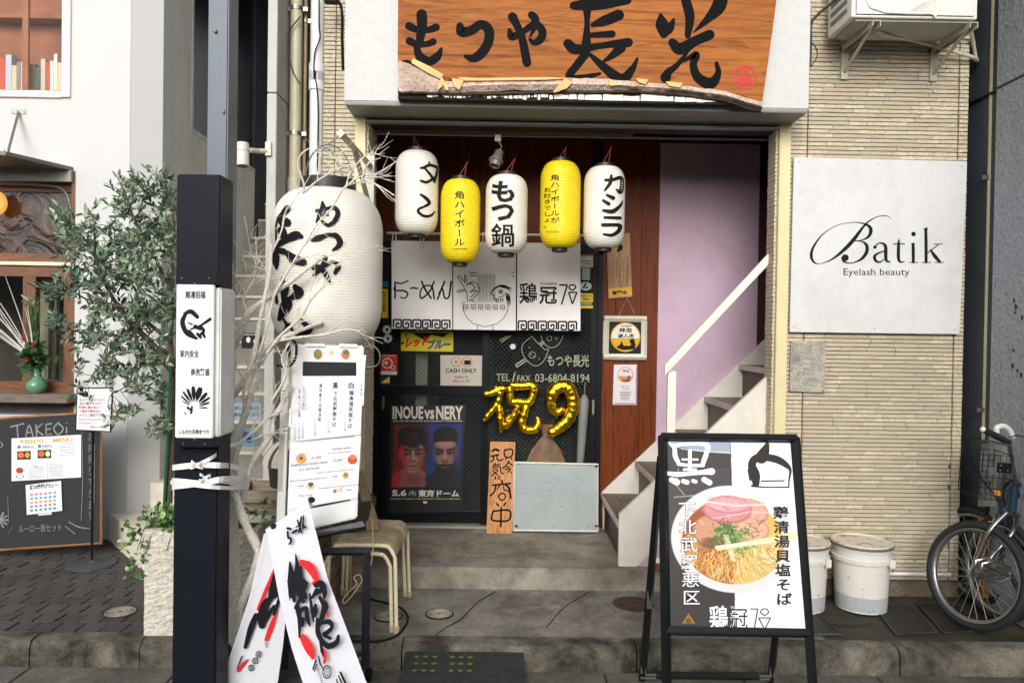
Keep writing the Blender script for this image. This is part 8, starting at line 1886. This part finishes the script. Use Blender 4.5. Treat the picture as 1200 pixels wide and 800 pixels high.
# grey quilted cover hanging behind the basket
n, m_ = 18, 14; vs = []; random.seed(5)
for j in range(m_+1):
    for i in range(n+1):
        u, v = i/n, j/m_; p = PY(1146+48*u+4*(1-v), 519+74*v, -.34+.03*math.sin(v*9+u*2)+.02*math.sin(u*7+v*3)); vs.append(p)
MB(grime('grey_cover', (112, 112, 108), (84, 84, 82), s1=5, s2=14, s3=60, amt=.4, bump=.4)).add(vs, [(j*(n+1)+i, j*(n+1)+i+1, (j+1)*(n+1)+i+1, (j+1)*(n+1)+i) for j in range(m_) for i in range(n)]).build('bicycle_cover', smooth=70, label='crumpled grey fabric cover behind the bicycle basket', cat='cover', fix=False)
# pedal and crank
pc = PY(1164, 667, -.62); b = MB(CHR); qp = [PY(x, y, -.62) for x, y in ((1150, 672), (1151, 660), (1165, 657), (1184, 664), (1185, 676), (1172, 681), (1158, 680))]
b.tube(qp, .0055, 6, closed=True); b.tube([p+Vector((0, .05, 0)) for p in qp], .0055, 6, closed=True)
for p in qp[::2]: b.tube([p, p+Vector((0, .05, 0))], .005, 6)
b.tube([qp[1]+Vector((0, .025, 0)), qp[4]+Vector((0, .025, 0))], .008, 8); b.tube([(qp[0]+qp[1])/2, (qp[4]+qp[5])/2], .005, 6); b.build('pedal', bk1, smooth=40)
MB(CHR).tube([PY(1184, 672, -.58), PY(1204, 712, -.55)], [.011, .014], 8).build('crank', bk1, smooth=60)
bk2_ = thing('bicycle', PZ(1190, 705, 0), 'dark second bicycle close behind the front one, half hidden', 'bicycle')
w2c = PY(1172, 660, -.36); w2c.z = .27; wheel(bk2_, w2c, .27, (-.98, -.12, .1), sp=20)
w3c = PY(1142, 640, -.1); wheel(bk2_, Vector((w3c.x, -.1, .27)), .27, (-.97, -.2, .0), sp=16)
b = MB(GRP); b.tube(sm([PY(1180, 600, -.4), PY(1192, 630, -.45), PY(1215, 660, -.5)]), .014, 8); b.tube([Vector((w2c.x, w2c.y, .3)), PY(1192, 560, -.4)], .012, 8); b.tube([Vector((w3c.x, -.1, .27)), PY(1160, 585, -.2), PY(1190, 560, -.38)], .012, 8); b.build('frame', bk2_, smooth=60)
# wooden box behind the wheels
cw = wood('orange_crate_wood', (150, 104, 56), (120, 80, 40), 'x', obj=.1)
t = thing('orange_crate', (PY(1165, 650, -.2).x, -.2, .1), 'orange brown slatted wooden crate glimpsed behind the bicycle wheels', 'crate')
xa_, xb2 = PY(1150, 650, -.2).x, 2.722; z0_, z1__ = PY(1170, 700, -.2).z, PY(1170, 606, -.2).z
for i in range(7):
    a_ = z0_+(z1__-z0_)*i/7; MB(cw).box((xa_, -.2, a_+.002), (xb2, -.18, a_+(z1__-z0_)/7-.004)).build('slat', t)
b = MB(cw)
for x in (xa_, xb2-.021): b.box((x, -.215, z0_), (x+.02, -.2005, z1__)); b.box((x, -.179, 0), (x+.02, -.16, z1__))
b.build('batten', t)
# litter: dead leaves by the kerb
random.seed(44); b = MB(mat('dead_leaf', (92, 62, 44), rough=.8, var=.4, scale=40))
for x, y in ((452, 757), (460, 756), (447, 785), (455, 790), (466, 786), (618, 790), (622, 800), (606, 757), (272, 776), (264, 768), (276, 790), (268, 783), (259, 760), (440, 756), (1060, 700), (1085, 701), (150, 741), (35, 706), (36, 710), (1068, 760)):
    z = .006 if y < 775 or x > 640 else ZR+.012
    for k in range(2): leaf(b, PZ(x+random.uniform(-3, 3), y+random.uniform(-2, 2), z), Vector((random.gauss(0, 1), random.gauss(0, 1), .25)), random.uniform(.012, .026), .006, Vector((0, 0, 1)), .5)
b.build('fallen_leaves', kind='stuff', fix=False)
